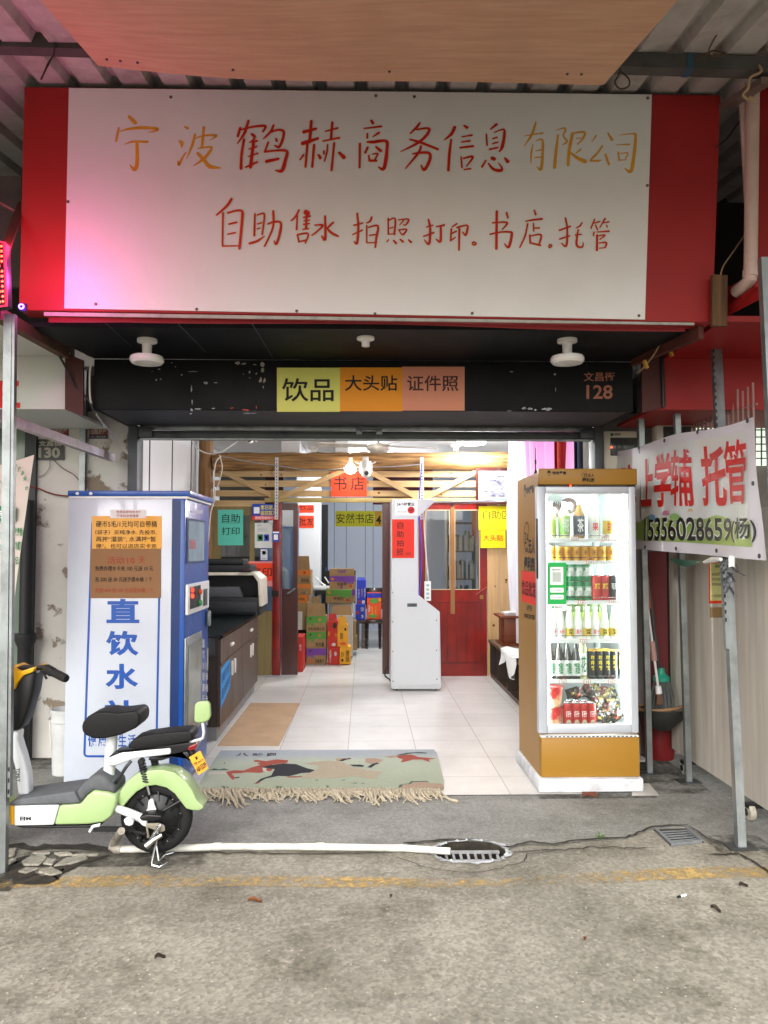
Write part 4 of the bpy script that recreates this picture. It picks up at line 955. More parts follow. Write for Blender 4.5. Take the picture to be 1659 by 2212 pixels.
part('output_tray', MB().prism([(xa+.15, Yp+.03, pz(1290)), (xb_-.2, Yp+.03, pz(1290)), (xb_-.24, Yp+.03, pz(1268)), (xa+.2, Yp+.03, pz(1268))], (0, .2, 0)), M('tray_grey', '4a4d51', rough=.5), t, bevel=.006)
part('scanner', MB().box(xa, xb_-.12, Yp+.02, Yp+.48, pz(1236), pz(1221)), mPB, t, bevel=.008); part('scanner_trim', MB().box(xa, xb_-.09, Yp+.01, Yp+.49, pz(1243), pz(1236.5)), mCream, t, bevel=.005)
part('side_cover', MB().prism([(xb_-.09, Yp+.005, pz(1236)), (xb_-.01, Yp+.005, pz(1250)), (xb_+.0, Yp+.005, pz(1310)), (xb_-.03, Yp+.005, pz(1310)), (xb_-.045, Yp+.005, pz(1257)), (xb_-.09, Yp+.005, pz(1243))], (0, .47, 0)), mCream, t, bevel=.004)
part('feeder', MB().box(xa, xb_-.2, Yp+.06, Yp+.44, pz(1220.5), pz(1208)), M('feeder_black', '101114', rough=.4), t, bevel=.01); part('control_panel', MB().box(xb_-.2, xb_-.1, Yp-.03, Yp+.04, pz(1234), pz(1229)), M('panel_maroon', '3a2024', rough=.4), t, bevel=.004)
# ---------------------------------------------------------------- kiosk
KY = 8.43; t = kio = thing('photo_kiosk', 'tall white self service photo kiosk on castors', 'kiosk', at(898, 1490, KY)); mKio = M('kiosk_white', 'cbcfd1', rough=.35, var=.015, sc=1.5)
KP = [(846, 1078), (938, 1078), (937, 1086), (902, 1119), (904, 1286), (950, 1322), (953, 1484), (949, 1489), (848, 1489), (844, 1483)]
part('body', MB().prism([at(u, v, KY) for u, v in KP], (0, .5, 0)), mKio, t, bevel=.006)
part('side_skin', MB().prism([at(u, v, KY-.004) for u, v in ((850, 1083), (932, 1083), (899, 1117), (900, 1288), (946, 1324), (949, 1478), (849, 1482))], (0, .0035, 0)), mKio, t, smooth=0)
q = qz(z7, 253, 672, 445, 797, KY-.004); s_ = [p+Vector((0, -.003, 0)) for p in q]; part('label_plate', MB().prism([s_[0], s_[1], s_[3], s_[2]], (0, .002, 0)), mWh, t, bevel=.001, seg=1)
b = MB(); put(b, '24小时营业', *sub(q, .08, .12, .86, .36), off=.0035, bold=.03); put(b, 'OPEN 24 HOURS', *sub(q, .1, .72, .5, .8), off=.0035); part('lettering', b, mInk, t, smooth=0)
c = at(*z7(390, 752), KY-.0075); part('clock_badge', MB().lathe(c, [(.046, 0), (.046, -.001)], 24, 'y'), M('badge_white', 'e4e4e0'), t); part('clock_face', MB().lathe((c.x, c.y-.0012, c.z), [(.037, 0), (.037, -.001)], 24, 'y'), M('badge_red', 'c01a1a'), t)
part('clock_hands', MB().bar((c.x, c.y-.003, c.z-.01), (c.x+.02, c.y-.003, c.z+.018), .006).bar((c.x-.003, c.y-.003, c.z-.01), (c.x-.016, c.y-.003, c.z+.008), .006), mInk, t)
q = qz(z7, 357, 1538, 440, 1568, KY-.004); part('slot', MB().prism([q[0]+Vector((0, -.004, 0)), q[1]+Vector((0, -.004, 0)), q[3]+Vector((0, -.004, 0)), q[2]+Vector((0, -.004, 0))], (0, .0035, 0)), M('slot_grey', '5e6468', metal=.5, rough=.4), t, bevel=.001); 
q2 = sub(q, .18, .35, .82, .65); part('slot_mouth', MB().prism([p+Vector((0, -.0055, 0)) for p in (q2[0], q2[1], q2[3], q2[2])], (0, .001, 0)), mBlack, t, smooth=0)
z8 = Z(1300, 2000, 1659/700.)
for x, y in ((232, 262), (234, 510), (236, 760), (238, 1012), (603, 497), (605, 750), (608, 995)): part('bolt', MB().lathe(at(*z8(x, y), KY-.004), [(.007, 0), (.005, -.003)], 8, 'y'), mSteelD, t)
for u in (858, 943):
    for dy in (.06, .42):
        c = at(u, 1490, KY); w_ = part('castor', MB().lathe((c.x-.012, KY+dy, .037), [(.014, -.004), (.028, 0), (.028, .024), (.014, .028)], 16, 'x'), mRubber, t); o_ = part('fork', MB().box(c.x-.02, c.x+.02, KY+dy-.02, KY+dy+.02, .06, .075), mSteel, w_)
sheet('paper_sign', 'tall red vertical self photo sheet on the white kiosk', 'sign', qz(z7, 222, 826, 424, 1162, KY-.005), M('sheet_sleeve', 'c9cdd0', rough=.3), [('自', .26, .07, .5, .25, mInk, .006), ('助', .22, .3, .52, .47, mInk, .006), ('拍', .22, .53, .52, .69, mInk, .006), ('照', .22, .75, .5, .92, mInk, .006), ('9.9元', .6, .84, .83, .92, mInk, 0)], extra=[(.03, .01, .96, .985, mRedP)], group='coloured paper signs in the shop')
wire('cable', 'blue cable running down the back edge of the white kiosk', [at(911, 1000, 8.9), at(905, 1100, 8.9), at(909, 1150, 8.9), at(911, 1200, 8.9), at(906, 1290, 8.9)], .007, M('blue_cable', '3a4ad0'))
wire('cable', 'white cable with a hanging power strip beside the kiosk', [at(914, 1010, 8.88), at(916, 1130, 8.85), at(924, 1240, 8.85), at(928, 1262, 8.85)], .008, mWireW)
t = thing('power_strip', 'white power strip hanging behind the kiosk', 'power strip', at(924, 1275, 8.85)); part('body', MB().pbox(917, 1256, 931, 1298, 8.84, 8.88), mLampW, t, bevel=.006)
b = MB()
for k in range(4): b.pbox(921, 1262+k*9, 927, 1267+k*9, 8.838, 8.8395)
part('sockets', b, M('socket_green', '8ab0a8'), t)
wire('cable', 'black cable lying beside the foot of the kiosk', [at(840, 1436, 8.7), at(833, 1446, 8.65), at(832, 1460, 8.6), at(842, 1468, 8.5), at(846, 1476, 8.5)], .008, mBlack)
# ---------------------------------------------------------------- bench, curtain, cloths on the right
t = thing('bench_shelf', 'long walnut bench with dark open compartments on the right', 'bench', (1.7, 7.7, .009)); BX = 1.45
part('seat', MB().box(BX, 1.98, 6.0, 9.35, .405, .44), wood('bench_top', '6a5848', '54453a', 1, rough=.45, sc=1.6), t, bevel=.003)
part('base', MB().box(BX+.02, 1.98, 6.0, 9.35, .01, .05), mCab, t); part('back', MB().box(1.95, 1.98, 6.0, 9.35, .051, .404), mCabD, t)
for y in (6.02, 6.75, 7.5, 8.2, 8.85, 9.33): part('divider', MB().box(BX+.015, 1.949, y-.01, y+.01, .051, .404), mCabD, t)
t = thing('wooden_box', 'small reddish wooden box on the far end of the bench', 'box', (1.62, 8.9, .441)); b = MB(); b.box(1.53, 1.8, 8.75, 9.1, .46, .74); part('body', b, wood('box_wood', '7a3a1c', '5c2a14', 0, rough=.4), t, bevel=.006); part('lid', MB().box(1.48, 1.84, 8.7, 9.15, .741, .765), MATS['box_wood'], t, bevel=.004); part('foot_board', MB().box(1.5, 1.82, 8.72, 9.12, .441, .459), MATS['box_wood'], t)
solo('paper_stack', MB().box(1.55, 1.8, 8.8, 9.05, .766, .79).box(1.58, 1.76, 8.78, 9.0, .7905, .80), mPap, 'few loose papers on top of the wooden box', 'papers')
# curtain: pink above, blue and white below, printed with shapes
def curtain_mat():
    m = bpy.data.materials.new('printed_curtain'); m.use_nodes = True; n = m.node_tree.nodes; l = m.node_tree.links; b = n['Principled BSDF']; b.inputs['Roughness'].default_value = .8
    tc = n.new('ShaderNodeTexCoord'); sx = n.new('ShaderNodeSeparateXYZ'); l.new(tc.outputs['Object'], sx.inputs[0]); nz = n.new('ShaderNodeTexNoise'); nz.inputs['Scale'].default_value = 2.2; l.new(tc.outputs['Object'], nz.inputs[0])
    ad = n.new('ShaderNodeMath'); ad.operation = 'MULTIPLY_ADD'; ad.inputs[1].default_value = .5; l.new(nz.outputs[0], ad.inputs[0]); l.new(sx.outputs['Z'], ad.inputs[2])
    mr = n.new('ShaderNodeMapRange'); mr.inputs['From Min'].default_value = .25; mr.inputs['From Max'].default_value = 2.5; l.new(ad.outputs[0], mr.inputs[0])
    cr = n.new('ShaderNodeValToRGB'); e = cr.color_ramp; e.interpolation = 'EASE'; e.elements[0].position = 0; e.elements[0].color = (*lin('dfe3ee'), 1); e.elements[1].position = 1; e.elements[1].color = (*lin('e79ad8'), 1)
    for pos, c_ in ((.3, 'e3e6f0'), (.36, 'a9cdf0'), (.47, 'b4d6f4'), (.53, 'd9c6ea'), (.62, 'f2bfe2')): q = e.elements.new(pos); q.color = (*lin(c_), 1)
    l.new(mr.outputs[0], cr.inputs[0]); l.new(cr.outputs[0], b.inputs['Base Color']); return m
t = thing('curtain', 'long pleated pink and blue printed curtain standing on the bench', 'curtain', (1.55, 7.9, .45)); mCur = curtain_mat()
def cur(s, v):
    y = 6.6+2.0*s; k = 1-.35*v*(1-v)*2; return Vector((1.73+.045*math.sin(s*44+1.2*math.sin(v*3))*(.6+.4*v)+.03*math.sin(s*9)+.1*(1-v)*(s-.5), y, .47+2.28*v))
b = MB(); b.grid(cur, 120, 24); part('fabric', b, mCur, t, smooth=80)
def cur2(s, v):
    y = 8.6+.5*s; return Vector((1.69+.03*math.sin(s*16+v*2)-.03*s*math.sin(v*3.1), y, .47+2.28*v))
b = MB(); b.grid(cur2, 30, 20); part('sheer_edge', b, M('sheer_white', 'dcdce4', rough=.8, var=.02), t, smooth=80)
b = MB()
for (s, v, r, c_) in ((.1, .12, .05, 0), (.35, .2, .04, 1), (.55, .14, .05, 0), (.75, .3, .04, 1), (.25, .42, .05, 0), (.6, .5, .04, 1), (.85, .6, .05, 0), (.4, .72, .03, 1)):
    P = []
    for k in range(10): a = 6.283*k/10; q = cur(min(1, max(0, s+r*.4*math.cos(a))), v+r*.5*math.sin(a)); q.x -= .004; P.append(q)
    b.mat(c_); c0_ = sum(P, Vector())/10; b.add(P+[c0_], [(k, (k+1) % 10, 10) for k in range(10)])
part('printed_shapes', b, [M('print_blue', '4a66c0'), M('print_pink', 'd86a8c')], t, smooth=0)
t = thing('white_cloth', 'crumpled white cloth draped over the bench edge', 'cloth', (1.5, 7.9, .45)); rc = random.Random(8)
def cloth(s, v):
    y = 7.55+.75*s; k = v*.62; x = 1.78-k if k < .33 else 1.42-.02*math.sin(s*20); z = .452+.02*math.sin(s*17)*math.sin(v*9)+.018 if k < .33 else .47-(k-.33)*(.55+.25*math.sin(s*6.5)); return Vector((x-.015*math.sin(s*25+v*7), y, z))
b = MB(); b.grid(cloth, 40, 24); part('fabric', b, M('white_cloth', 'd9d9d6', rough=.85, var=.03, bump=.3, bsc=14), t, smooth=80)
for k, (yy, m, lab) in enumerate(((6.75, M('red_cloth', 'b8281e'), 'red'), (6.55, M('navy_cloth', '283048'), 'navy'))):
    t = thing('hanging_cloth', 'narrow %s cloth hanging high on the right behind the curtain' % lab, 'cloth', (1.72, yy, 2.0)); b = MB(); b.grid(lambda s, v, yy=yy, k=k: Vector((1.62+.12*k+.16*s+.03*math.sin(s*14), yy+.02*math.sin(s*11), 1.7+1.05*v)), 14, 6); part('fabric', b, m, t, smooth=80)
# ---------------------------------------------------------------- floor things
zc = Z(680, 2000, 1659/720.)
P = [gr(*zc(x, y), .009) for x, y in ((490, 1166), (896, 1168), (860, 1240), (815, 1330), (722, 1516), (500, 1514), (217, 1516), (330, 1370))]
solo('cardboard_sheet', MB().prism(P, (0, 0, .006)), M('kraft_card', 'a98a68', 'b8997a', rough=.85, sc=5, bump=.1, dirt=.25), 'flattened brown cardboard sheet on the tiled floor', 'cardboard', smooth=0)
# ---------------------------------------------------------------- woven rug with running horses
z5 = Z(650, 2550, 1659/1050.)
def rg_(x, y, z=.021): return gr(*z5(x, y), z)
t = rug = thing('rug', 'long woven rug with running horses and cream fringe at the entrance', 'rug', rg_(780, 310, .009))
outl = [(215, 203), (800, 200), (1415, 197), (1432, 215), (1445, 260), (1472, 375), (1470, 412), (1100, 418), (600, 416), (85, 416), (80, 408), (150, 300)]
def pile_mat():
    m = bpy.data.materials.new('rug_pile'); m.use_nodes = True; n = m.node_tree.nodes; l = m.node_tree.links; b = n['Principled BSDF']; b.inputs['Roughness'].default_value = .95; b.inputs['Sheen Weight'].default_value = .3
    tc = n.new('ShaderNodeTexCoord'); sx = n.new('ShaderNodeSeparateXYZ'); l.new(tc.outputs['Object'], sx.inputs[0]); nz = n.new('ShaderNodeTexNoise'); nz.inputs['Scale'].default_value = 3; nz.inputs['Detail'].default_value = 6; l.new(tc.outputs['Object'], nz.inputs[0])
    ad = n.new('ShaderNodeMath'); ad.operation = 'MULTIPLY_ADD'; ad.inputs[1].default_value = .3; l.new(nz.outputs[0], ad.inputs[0]); l.new(sx.outputs['Y'], ad.inputs[2])
    mr = n.new('ShaderNodeMapRange'); mr.inputs['From Min'].default_value = -.1; mr.inputs['From Max'].default_value = .85; l.new(ad.outputs[0], mr.inputs[0])
    cr = n.new('ShaderNodeValToRGB'); e = cr.color_ramp; e.elements[0].color = (*lin('808a6f'), 1); e.elements[1].color = (*lin('727d8a'), 1); q = e.elements.new(.5); q.color = (*lin('8a947a'), 1); q = e.elements.new(.66); q.color = (*lin('78838c'), 1); l.new(mr.outputs[0], cr.inputs[0])
    bn = n.new('ShaderNodeTexNoise'); bn.inputs['Scale'].default_value = 160; l.new(tc.outputs['Object'], bn.inputs[0]); mx = n.new('ShaderNodeMixRGB'); mx.blend_type = 'OVERLAY'; mx.inputs[0].default_value = .45; l.new(cr.outputs[0], mx.inputs[1]); l.new(bn.outputs[0], mx.inputs[2]); l.new(mx.outputs[0], b.inputs['Base Color'])
    bp = n.new('ShaderNodeBump'); bp.inputs['Strength'].default_value = .7; bp.inputs['Distance'].default_value = .006; l.new(bn.outputs[0], bp.inputs['Height']); l.new(bp.outputs[0], b.inputs['Normal']); return m
b = MB(); b.prism([rg_(x, y, .0095) for x, y in outl], (0, 0, .011)); part('pile', b, pile_mat(), t, bevel=.003)
cols = [M('rug_red', '9c4a38', '86392c', rough=.95, sc=60), M('rug_black', '17161c', '22212a', rough=.95, sc=60), M('rug_beige', 'a59a84', '978b76', rough=.95, sc=60), M('rug_tan', '9a8470', rough=.95, sc=60), M('rug_green', '3c5448', rough=.95, sc=60), M('rug_cream', 'b3aea0', rough=.95, sc=60)]
shapes = [
 (5, [(150, 315), (260, 312), (250, 328), (140, 330)]), (4, [(150, 306), (180, 296), (205, 302), (235, 296), (268, 305), (230, 306)]),
 (0, [(410, 247), (470, 255), (530, 245), (595, 250), (590, 265), (520, 272), (455, 282), (420, 270), (440, 262), (400, 258)]),
 (0, [(245, 316), (290, 306), (345, 308), (390, 290), (440, 276), (520, 275), (500, 310), (430, 322), (365, 318), (310, 324), (275, 325), (300, 352), (280, 360), (262, 340)]),
 (1, [(295, 347), (318, 342), (322, 348), (302, 352)]), (5, [(448, 290), (478, 286), (470, 306), (492, 318), (455, 314)]),
 (1, [(440, 290), (490, 278), (570, 268), (640, 272), (700, 295), (755, 308), (750, 318), (670, 322), (600, 340), (540, 338), (470, 352), (430, 374), (405, 382), (440, 355), (500, 335), (520, 300), (480, 295)]),
 (0, [(580, 342), (680, 338), (690, 344), (600, 348)]), (1, [(690, 333), (780, 335), (790, 341), (700, 344)]), (0, [(400, 380), (440, 372), (420, 383)]),
 (2, [(672, 270), (720, 262), (770, 256), (830, 252), (905, 262), (960, 290), (1040, 305), (1110, 315), (1125, 325), (1080, 340), (1105, 352), (1060, 356), (980, 340), (900, 345), (830, 352), (780, 350), (700, 352), (670, 340), (720, 318), (760, 300), (765, 280), (720, 275)]),
 (3, [(860, 240), (920, 238), (950, 245), (900, 252), (870, 258)]), (1, [(880, 252), (905, 242), (930, 240), (940, 236), (952, 240), (925, 246), (900, 256)]),
 (1, [(940, 275), (1000, 274), (1025, 280), (1015, 287), (960, 284)]), (1, [(1040, 290), (1068, 270), (1095, 264), (1110, 268), (1085, 276), (1062, 292)]), (3, [(1030, 240), (1080, 238), (1130, 248), (1110, 262), (1060, 270), (1030, 262)]),
 (0, [(1195, 228), (1240, 220), (1290, 218), (1330, 232), (1400, 238), (1430, 241), (1385, 246), (1395, 260), (1350, 246), (1300, 246), (1255, 258), (1228, 262), (1240, 245), (1215, 236)]), (3, [(1130, 228), (1190, 224), (1215, 232), (1170, 236)]),
 (4, [(1200, 222), (1260, 208), (1330, 203), (1380, 208), (1370, 212), (1300, 210), (1240, 222)]), (1, [(745, 362), (762, 360), (760, 366)]), (1, [(890, 362), (915, 361), (912, 365)]), (1, [(942, 378), (985, 377), (980, 381)]), (1, [(1000, 380), (1025, 378), (1020, 382)]),
 (3, [(1228, 400), (1240, 385), (1280, 383), (1300, 372), (1370, 370), (1395, 380), (1450, 380), (1468, 388), (1465, 404), (1235, 408)]), (4, [(1215, 405), (1222, 388), (1275, 380), (1285, 368), (1375, 366), (1390, 376), (1370, 371), (1300, 373), (1282, 384), (1242, 386), (1230, 402)]),
 (4, [(222, 396), (240, 398), (236, 412), (228, 408)]), (4, [(246, 398), (260, 400), (252, 412)]), (4, [(524, 394), (545, 396), (536, 408)]), (4, [(552, 394), (562, 398), (548, 408)]), (4, [(806, 392), (826, 394), (815, 406)]), (1, [(234, 262), (240, 262), (237, 272)])]
b = MB()
for k, (c, P) in enumerate(shapes):
    b.mat(c); b.ngon([rg_(x, y, .0212+.00008*k) for x, y in P])
part('woven_pattern', b, cols, t, smooth=0)
b = MB()
for s_, x0, x1 in (('八', 302, 375), ('骏', 395, 458), ('图', 478, 528)): put(b, s_, rg_(x0, 211, .0212), rg_(x1, 211, .0212), rg_(x0-3, 228, .0212), rg_(x1-3, 228, .0212), off=.0012, bold=.02)
part('lettering', b, cols[1], t, smooth=0)
b = MB(); rf = random.Random(12); x = 90
while x < 1450:
    cl_ = .35+.65*abs(math.sin(x*.0155+.6))**1.5; L = rf.uniform(40, 78)*cl_*(1.3 if 100 < x < 300 or 1080 < x < 1200 else 1); dx = rf.uniform(10, 90)*(1 if x < 1000 else .6)*(1 if rf.random() > .25 else -.6)
    P = [rg_(x, 411, .017), rg_(x+dx*.15, 420+L*.25, .02+rf.uniform(0, .02)), rg_(x+dx*.5+rf.uniform(-10, 10), 422+L*.6, .014+rf.uniform(0, .014)), rg_(x+dx*.8+rf.uniform(-14, 14), 424+L*.9, .012), rg_(x+dx+rf.uniform(-20, 20), 426+L*rf.uniform(.7, 1.1), .011)]
    b.tube(P, [.0045, .005, .0045, .004, .003], 5); x += rf.uniform(3, 8)
P = [rg_(1435, 420, .012), rg_(1465, 440, .014), rg_(1500, 470, .012), rg_(1550, 482, .012)]; b.tube(P, [.005, .006, .008, .009], 6)
for k in range(70):
    x = 90+k*19.6; b.tube([rg_(x, 408, .02), rg_(x+10, 416, .024), rg_(x+19, 409, .02)], .0055, 5)
part('fringe', b, M('fringe_cream', 'c6bba4', 'a99e88', rough=.95, sc=30), t)
# ---------------------------------------------------------------- cartons in the store room
z4 = Z(1050, 1980, 1659/350.)
mKr = M('kraft', '9c7f56', '8a6f49', rough=.8, sc=4, bump=.05, dirt=.15)
INK = {'p': M('purple_print', '6a3a8e', rough=.7), 'g': M('leaf_green_print', '4c8a38', rough=.7), 'o': M('orange_print', 'c8742c', rough=.7), 'k': M('carton_ink', '2e2418', rough=.8), 'r': M('carton_red', 'b02418', rough=.6), 'y': M('carton_yellow', 'd99a18', rough=.6), 'b': M('carton_blue', '1c2f9a', rough=.55), 'w': M('carton_white', 'bdbcb6', rough=.7), 'O': M('carton_orange', 'd0481c', rough=.55)}
def carton(lab, x0, y0, x1, y1, Y, D, base, band=None, txt=(), flap=0, drip=0, floor=False, spots=(), group='cartons stacked in the store room'):
    q = qz(z4, x0, y0, x1, y1, Y); t = thing('carton', lab, 'carton', (q[2]+q[3])/2, 0, group)
    xa, xb, za, zb = q[2].x, q[3].x, max(q[2].z, .0095), q[0].z
    part('box', MB().box(xa, xb, Y, Y+D, za, zb), base, t, bevel=.003, seg=1)
    if band:
        m, f0, f1 = band; s_ = sub(q, 0.003, f0, .997, f1); b = MB(); b.prism([p+Vector((0, -.0015, 0)) for p in (s_[0], s_[1], s_[3], s_[2])], (0, .001, 0))
        if drip:
            rr = random.Random(int(x0)); 
            for k in range(drip):
                fx = (.55+.4*k/drip) if x0 > 400 else (.05+.35*k/drip); s2 = sub(q, fx, f1-.005, fx+.05, f1+rr.uniform(.08, .22)); b.prism([p+Vector((0, -.0015, 0)) for p in (s2[0], s2[1], s2[3], s2[2])], (0, .001, 0))
        part('colour_band', b, m, t, smooth=0)
    for m, f0, g0, f1, g1 in spots:
        s_ = sub(q, f0, g0, f1, g1); c = (s_[0]+s_[3])/2; rx = (s_[1]-s_[0]).length/2; rz2 = (s_[0]-s_[2]).length/2
        part('printed_mark', MB().ngon([(c.x+rx*math.cos(a*.5236), Y-.0022, c.z+rz2*math.sin(a*.5236)) for a in range(12)]), m, t, smooth=0)
    by = {}
    for s_, f0, g0, f1, g1, m in txt: put(by.setdefault(m.name, (MB(), m))[0], s_, *sub(q, f0, g0, f1, g1), off=.0028, bold=.015)
    for b, m in by.values(): part('lettering', b, m, t, smooth=0)
    if flap: part('flap', MB().prism([(xa+.01, Y+.004, zb), (xb-.01, Y+.004, zb), (xb-.025, Y+.03, zb+flap), (xa+.01, Y+.03, zb+flap)], (0, .004, 0)), base if base is not INK['w'] else mKr, t, smooth=0)
    return t
k, g, p_, o, r, y, bl, wt, Or = (INK[c] for c in 'kgporybwO')
carton('kraft carton with a purple band, lowest of the front stack', 195, 1565, 525, 1838, 10.36, .3, mKr, (p_, 0, .42), [('浆果', .06, .68, .35, .9, INK['O']), ('百香果汁', .45, .66, .9, .9, k)], drip=5, spots=[(k, .17, .08, .25, .24)])
carton('kraft carton with a green band, middle of the front stack', 195, 1290, 530, 1564, 10.36, .3, mKr, (g, 0, .42), [('净含量', .45, .62, .9, .9, k)], drip=5, spots=[(k, .17, .08, .25, .24), (o, .6, .1, .72, .3)])
carton('open kraft carton with a green band, topmost of the front stack', 195, 1020, 535, 1289, 10.36, .3, mKr, (g, 0, .42), [('饮料有限公司', .08, .7, .9, .9, k)], flap=.16, drip=5, spots=[(k, .17, .08, .25, .22), (o, .6, .12, .72, .32)])
carton('short red carton on the floor beside the green stack', 560, 1545, 752, 1840, 10.34, .25, r, None, [('生榨椰子汁', .14, .1, .3, .9, wt)], spots=[(wt, .55, .25, .78, .5)])
carton('tall red carton with an open lid on the short red one', 552, 1100, 728, 1544, 10.34, .25, r, (INK['O'], 0, .02), [('椰子', .08, .4, .28, .58, y), ('汁', .72, .45, .92, .62, y)], flap=.09, spots=[(wt, .4, .83, .8, .96), (k, .5, .06, .9, .3)])
carton('short golden yellow carton beside the short red one', 757, 1540, 945, 1832, 10.33, .28, y, None, [('红牛', .14, .28, .38, .6, k), ('功能饮料', .55, .12, .88, .9, INK['k'])], spots=[(k, .14, .68, .36, .85)])
carton('open golden yellow carton standing on the short yellow one', 722, 1172, 895, 1538, 10.33, .28, y, None, [('豆奶', .25, .35, .55, .65, k)], flap=.11, spots=[(k, .66, .12, .88, .26), (Or, .2, .78, .85, .92)])
carton('tall white carton with open flaps behind the red carton', 630, 1005, 978, 1700, 10.85, .3, wt, None, [('饮用', .4, .02, .58, .1, k)], flap=.13, spots=[(k, .34, .01, .56, .09)])
carton('white carton with faded lettering under the green carton', 585, 790, 990, 1004, 11.15, .3, wt, None, [('饮料有限公司', .25, .28, .72, .42, k)])
carton('kraft carton with a green band and flower print in the middle stack', 522, 570, 966, 800, 11.0, .35, mKr, (g, 0, .46), [('金银花', .3, .54, .68, .78, k)], drip=6, spots=[(o, .07, .1, .2, .32), (r, .78, .66, .9, .88)])
carton('kraft carton with a purple side behind the green flower carton', 968, 566, 1022, 780, 11.1, .3, mKr, (p_, 0, .5))
carton('kraft carton with a purple band on top of the middle stack', 585, 342, 1012, 568, 11.05, .35, mKr, (p_, 0, .42), [('百香果', .3, .48, .68, .72, k)], drip=6, spots=[(o, .05, .12, .2, .32), (p_, .42, .74, .52, .95), (r, .8, .62, .9, .85)])
t = carton('plain kraft lid flap standing upright on the middle stack', 585, 214, 1005, 340, 11.05, .02, mKr, None, [('百香果', .34, .2, .66, .62, p_)])
carton('kraft and orange carton, topmost of the left stack', 40, 238, 268, 470, 10.5, .4, mKr, (o, 0, .4), [('配料净含量', .3, .62, .85, .9, k)], flap=.18, spots=[(r, .45, .1, .65, .3)])
carton('kraft and orange carton, second in the left stack', 40, 474, 275, 658, 10.5, .4, mKr, (o, 0, .42), [('产品', .3, .72, .6, .92, k)])
carton('orange noodle carton in the left stack', 30, 662, 212, 792, 10.5, .4, o, None, [('牛肉面', .1, .35, .75, .7, k)])
carton('tall plain kraft carton under the noodle carton', 30, 794, 218, 1252, 10.5, .4, mKr)
carton('white carton with a rounded cut edge low in the left stack', 20, 950, 120, 1250, 10.4, .09, wt)
carton('tall red carton half hidden behind the dark door leaf', 20, 1370, 138, 1960, 9.75, .4, r, None, [('饮', .5, .2, .8, .4, wt)])
carton('dark carton on the floor behind the red carton', 20, 1255, 190, 1800, 10.6, .3, M('carton_dark', '2a211a', rough=.8))
carton('blue carton standing upright on the dark table', 1048, 408, 1203, 822, 12.2, .22, bl, None, [('海南', .48, .35, .62, .7, y), ('正宗椰子汁', .15, .35, .3, .75, wt), ('饮料', .8, .3, .95, .75, wt)], flap=.04, spots=[(r, .12, .82, .45, .97), (wt, .55, .82, .9, .98)])
carton('smaller blue carton below the upright blue one', 1025, 826, 1186, 1084, 12.1, .22, bl, None, [('饮料', .55, .15, .9, .45, wt), ('净', .6, .65, .85, .9, wt)], spots=[(r, .08, .4, .4, .65)])
t = carton('orange and blue gift carton on the dark chair', 1220, 630, 1462, 1070, 12.0, .3, Or, (bl, 0, .18), [('海南风味', .28, .5, .42, .9, y), ('正宗', .08, .45, .2, .72, wt), ('椰子汁', .55, .5, .68, .85, y)], spots=[(INK['g'], .2, .2, .8, .4), (y, .78, .18, .99, .33), (INK['g'], .1, .8, .7, .95)])
carton('upper plain kraft carton beside the table leg', 982, 1100, 1035, 1362, 11.2, .3, mKr); carton('lower plain kraft carton beside the table leg', 985, 1366, 1052, 1598, 11.2, .3, mKr)
# table, chair, router
mTab = wood('dark_table', '1e100c', '2c1812', 0, rough=.25, coat=.5, sc=2)
t = thing('side_table', 'dark polished table under the blue cartons', 'table', at(*z4(1120, 1540), 12.3)); b = MB(); q = qz(z4, 1000, 1088, 1240, 1150, 12.0); part('top', MB().box(q[0].x-.25, q[1].x, 11.98, 12.6, q[0].z-.05, q[0].z-.005), mTab, t, bevel=.004)
for x in (1060, 1160): c = at(*z4(x, 1300), 12.05); part('leg', MB().box(c.x-.03, c.x+.03, 12.02, 12.08, .01, q[0].z-.051), mTab, t)
t = thing('chair', 'dark wooden chair holding the orange gift carton', 'chair', at(*z4(1340, 1540), 12.2)); q = qz(z4, 1205, 1078, 1462, 1150, 11.95)
part('seat', MB().box(q[0].x, q[1].x+.05, 11.95, 12.4, q[0].z-.06, q[0].z-.002), mTab, t, bevel=.006); c0_ = at(*z4(1200, 540), 12.42); c1_ = at(*z4(1470, 625), 12.42); part('backrest', MB().box(c0_.x, c1_.x+.03, 12.4, 12.44, c1_.z-.25, c0_.z), mTab, t, bevel=.008)
for x, yy in ((1215, 11.98), (1440, 11.98), (1225, 12.38), (1435, 12.38)): c = at(*z4(x, 1300), yy); part('leg', MB().tube([(c.x, yy, .01), (c.x, yy, q[0].z-.061)], [.018, .028], 8), mTab, t)
t = thing('desk', 'low dark desk carrying the router behind the cartons', 'desk', at(*z4(420, 1200), 11.6)); q = qz(z4, 340, 590, 620, 650, 11.5); part('top', MB().box(q[0].x, q[1].x+.3, 11.5, 12.1, q[2].z, q[0].z), mBlack, t); 
for x in (360, 600): c = at(*z4(x, 900), 11.6); part('leg', MB().box(c.x-.02, c.x+.02, 11.55, 11.6, .01, q[2].z-.001), mBlack, t)
part('side_board', MB().pbox(*z4(285, 690), *z4(425, 860), 11.45, 11.48), mKr, t, smooth=0)
c = at(*z4(460, 540), 11.7); t = thing('router', 'white router with bent antennas on the desk', 'router', c); part('body', MB().box(c.x-.12, c.x+.12, 11.62, 11.78, c.z-.03, c.z+.03), mLampW, t, bevel=.01)
for (x0, y0, x1, y1) in ((540, 530, 345, 360), (575, 460, 505, 355), (520, 500, 440, 450)): part('antenna', MB().tube([at(*z4(x0, y0), 11.7), at(*z4(x1, y1), 11.7)], .012, 6), mLampW, t)
solo('speaker_panel', MB().pbox(*z4(502, 250), *z4(1028, 800), 11.7, 11.8), mBlack, 'black panel standing behind the middle carton stack', 'panel')
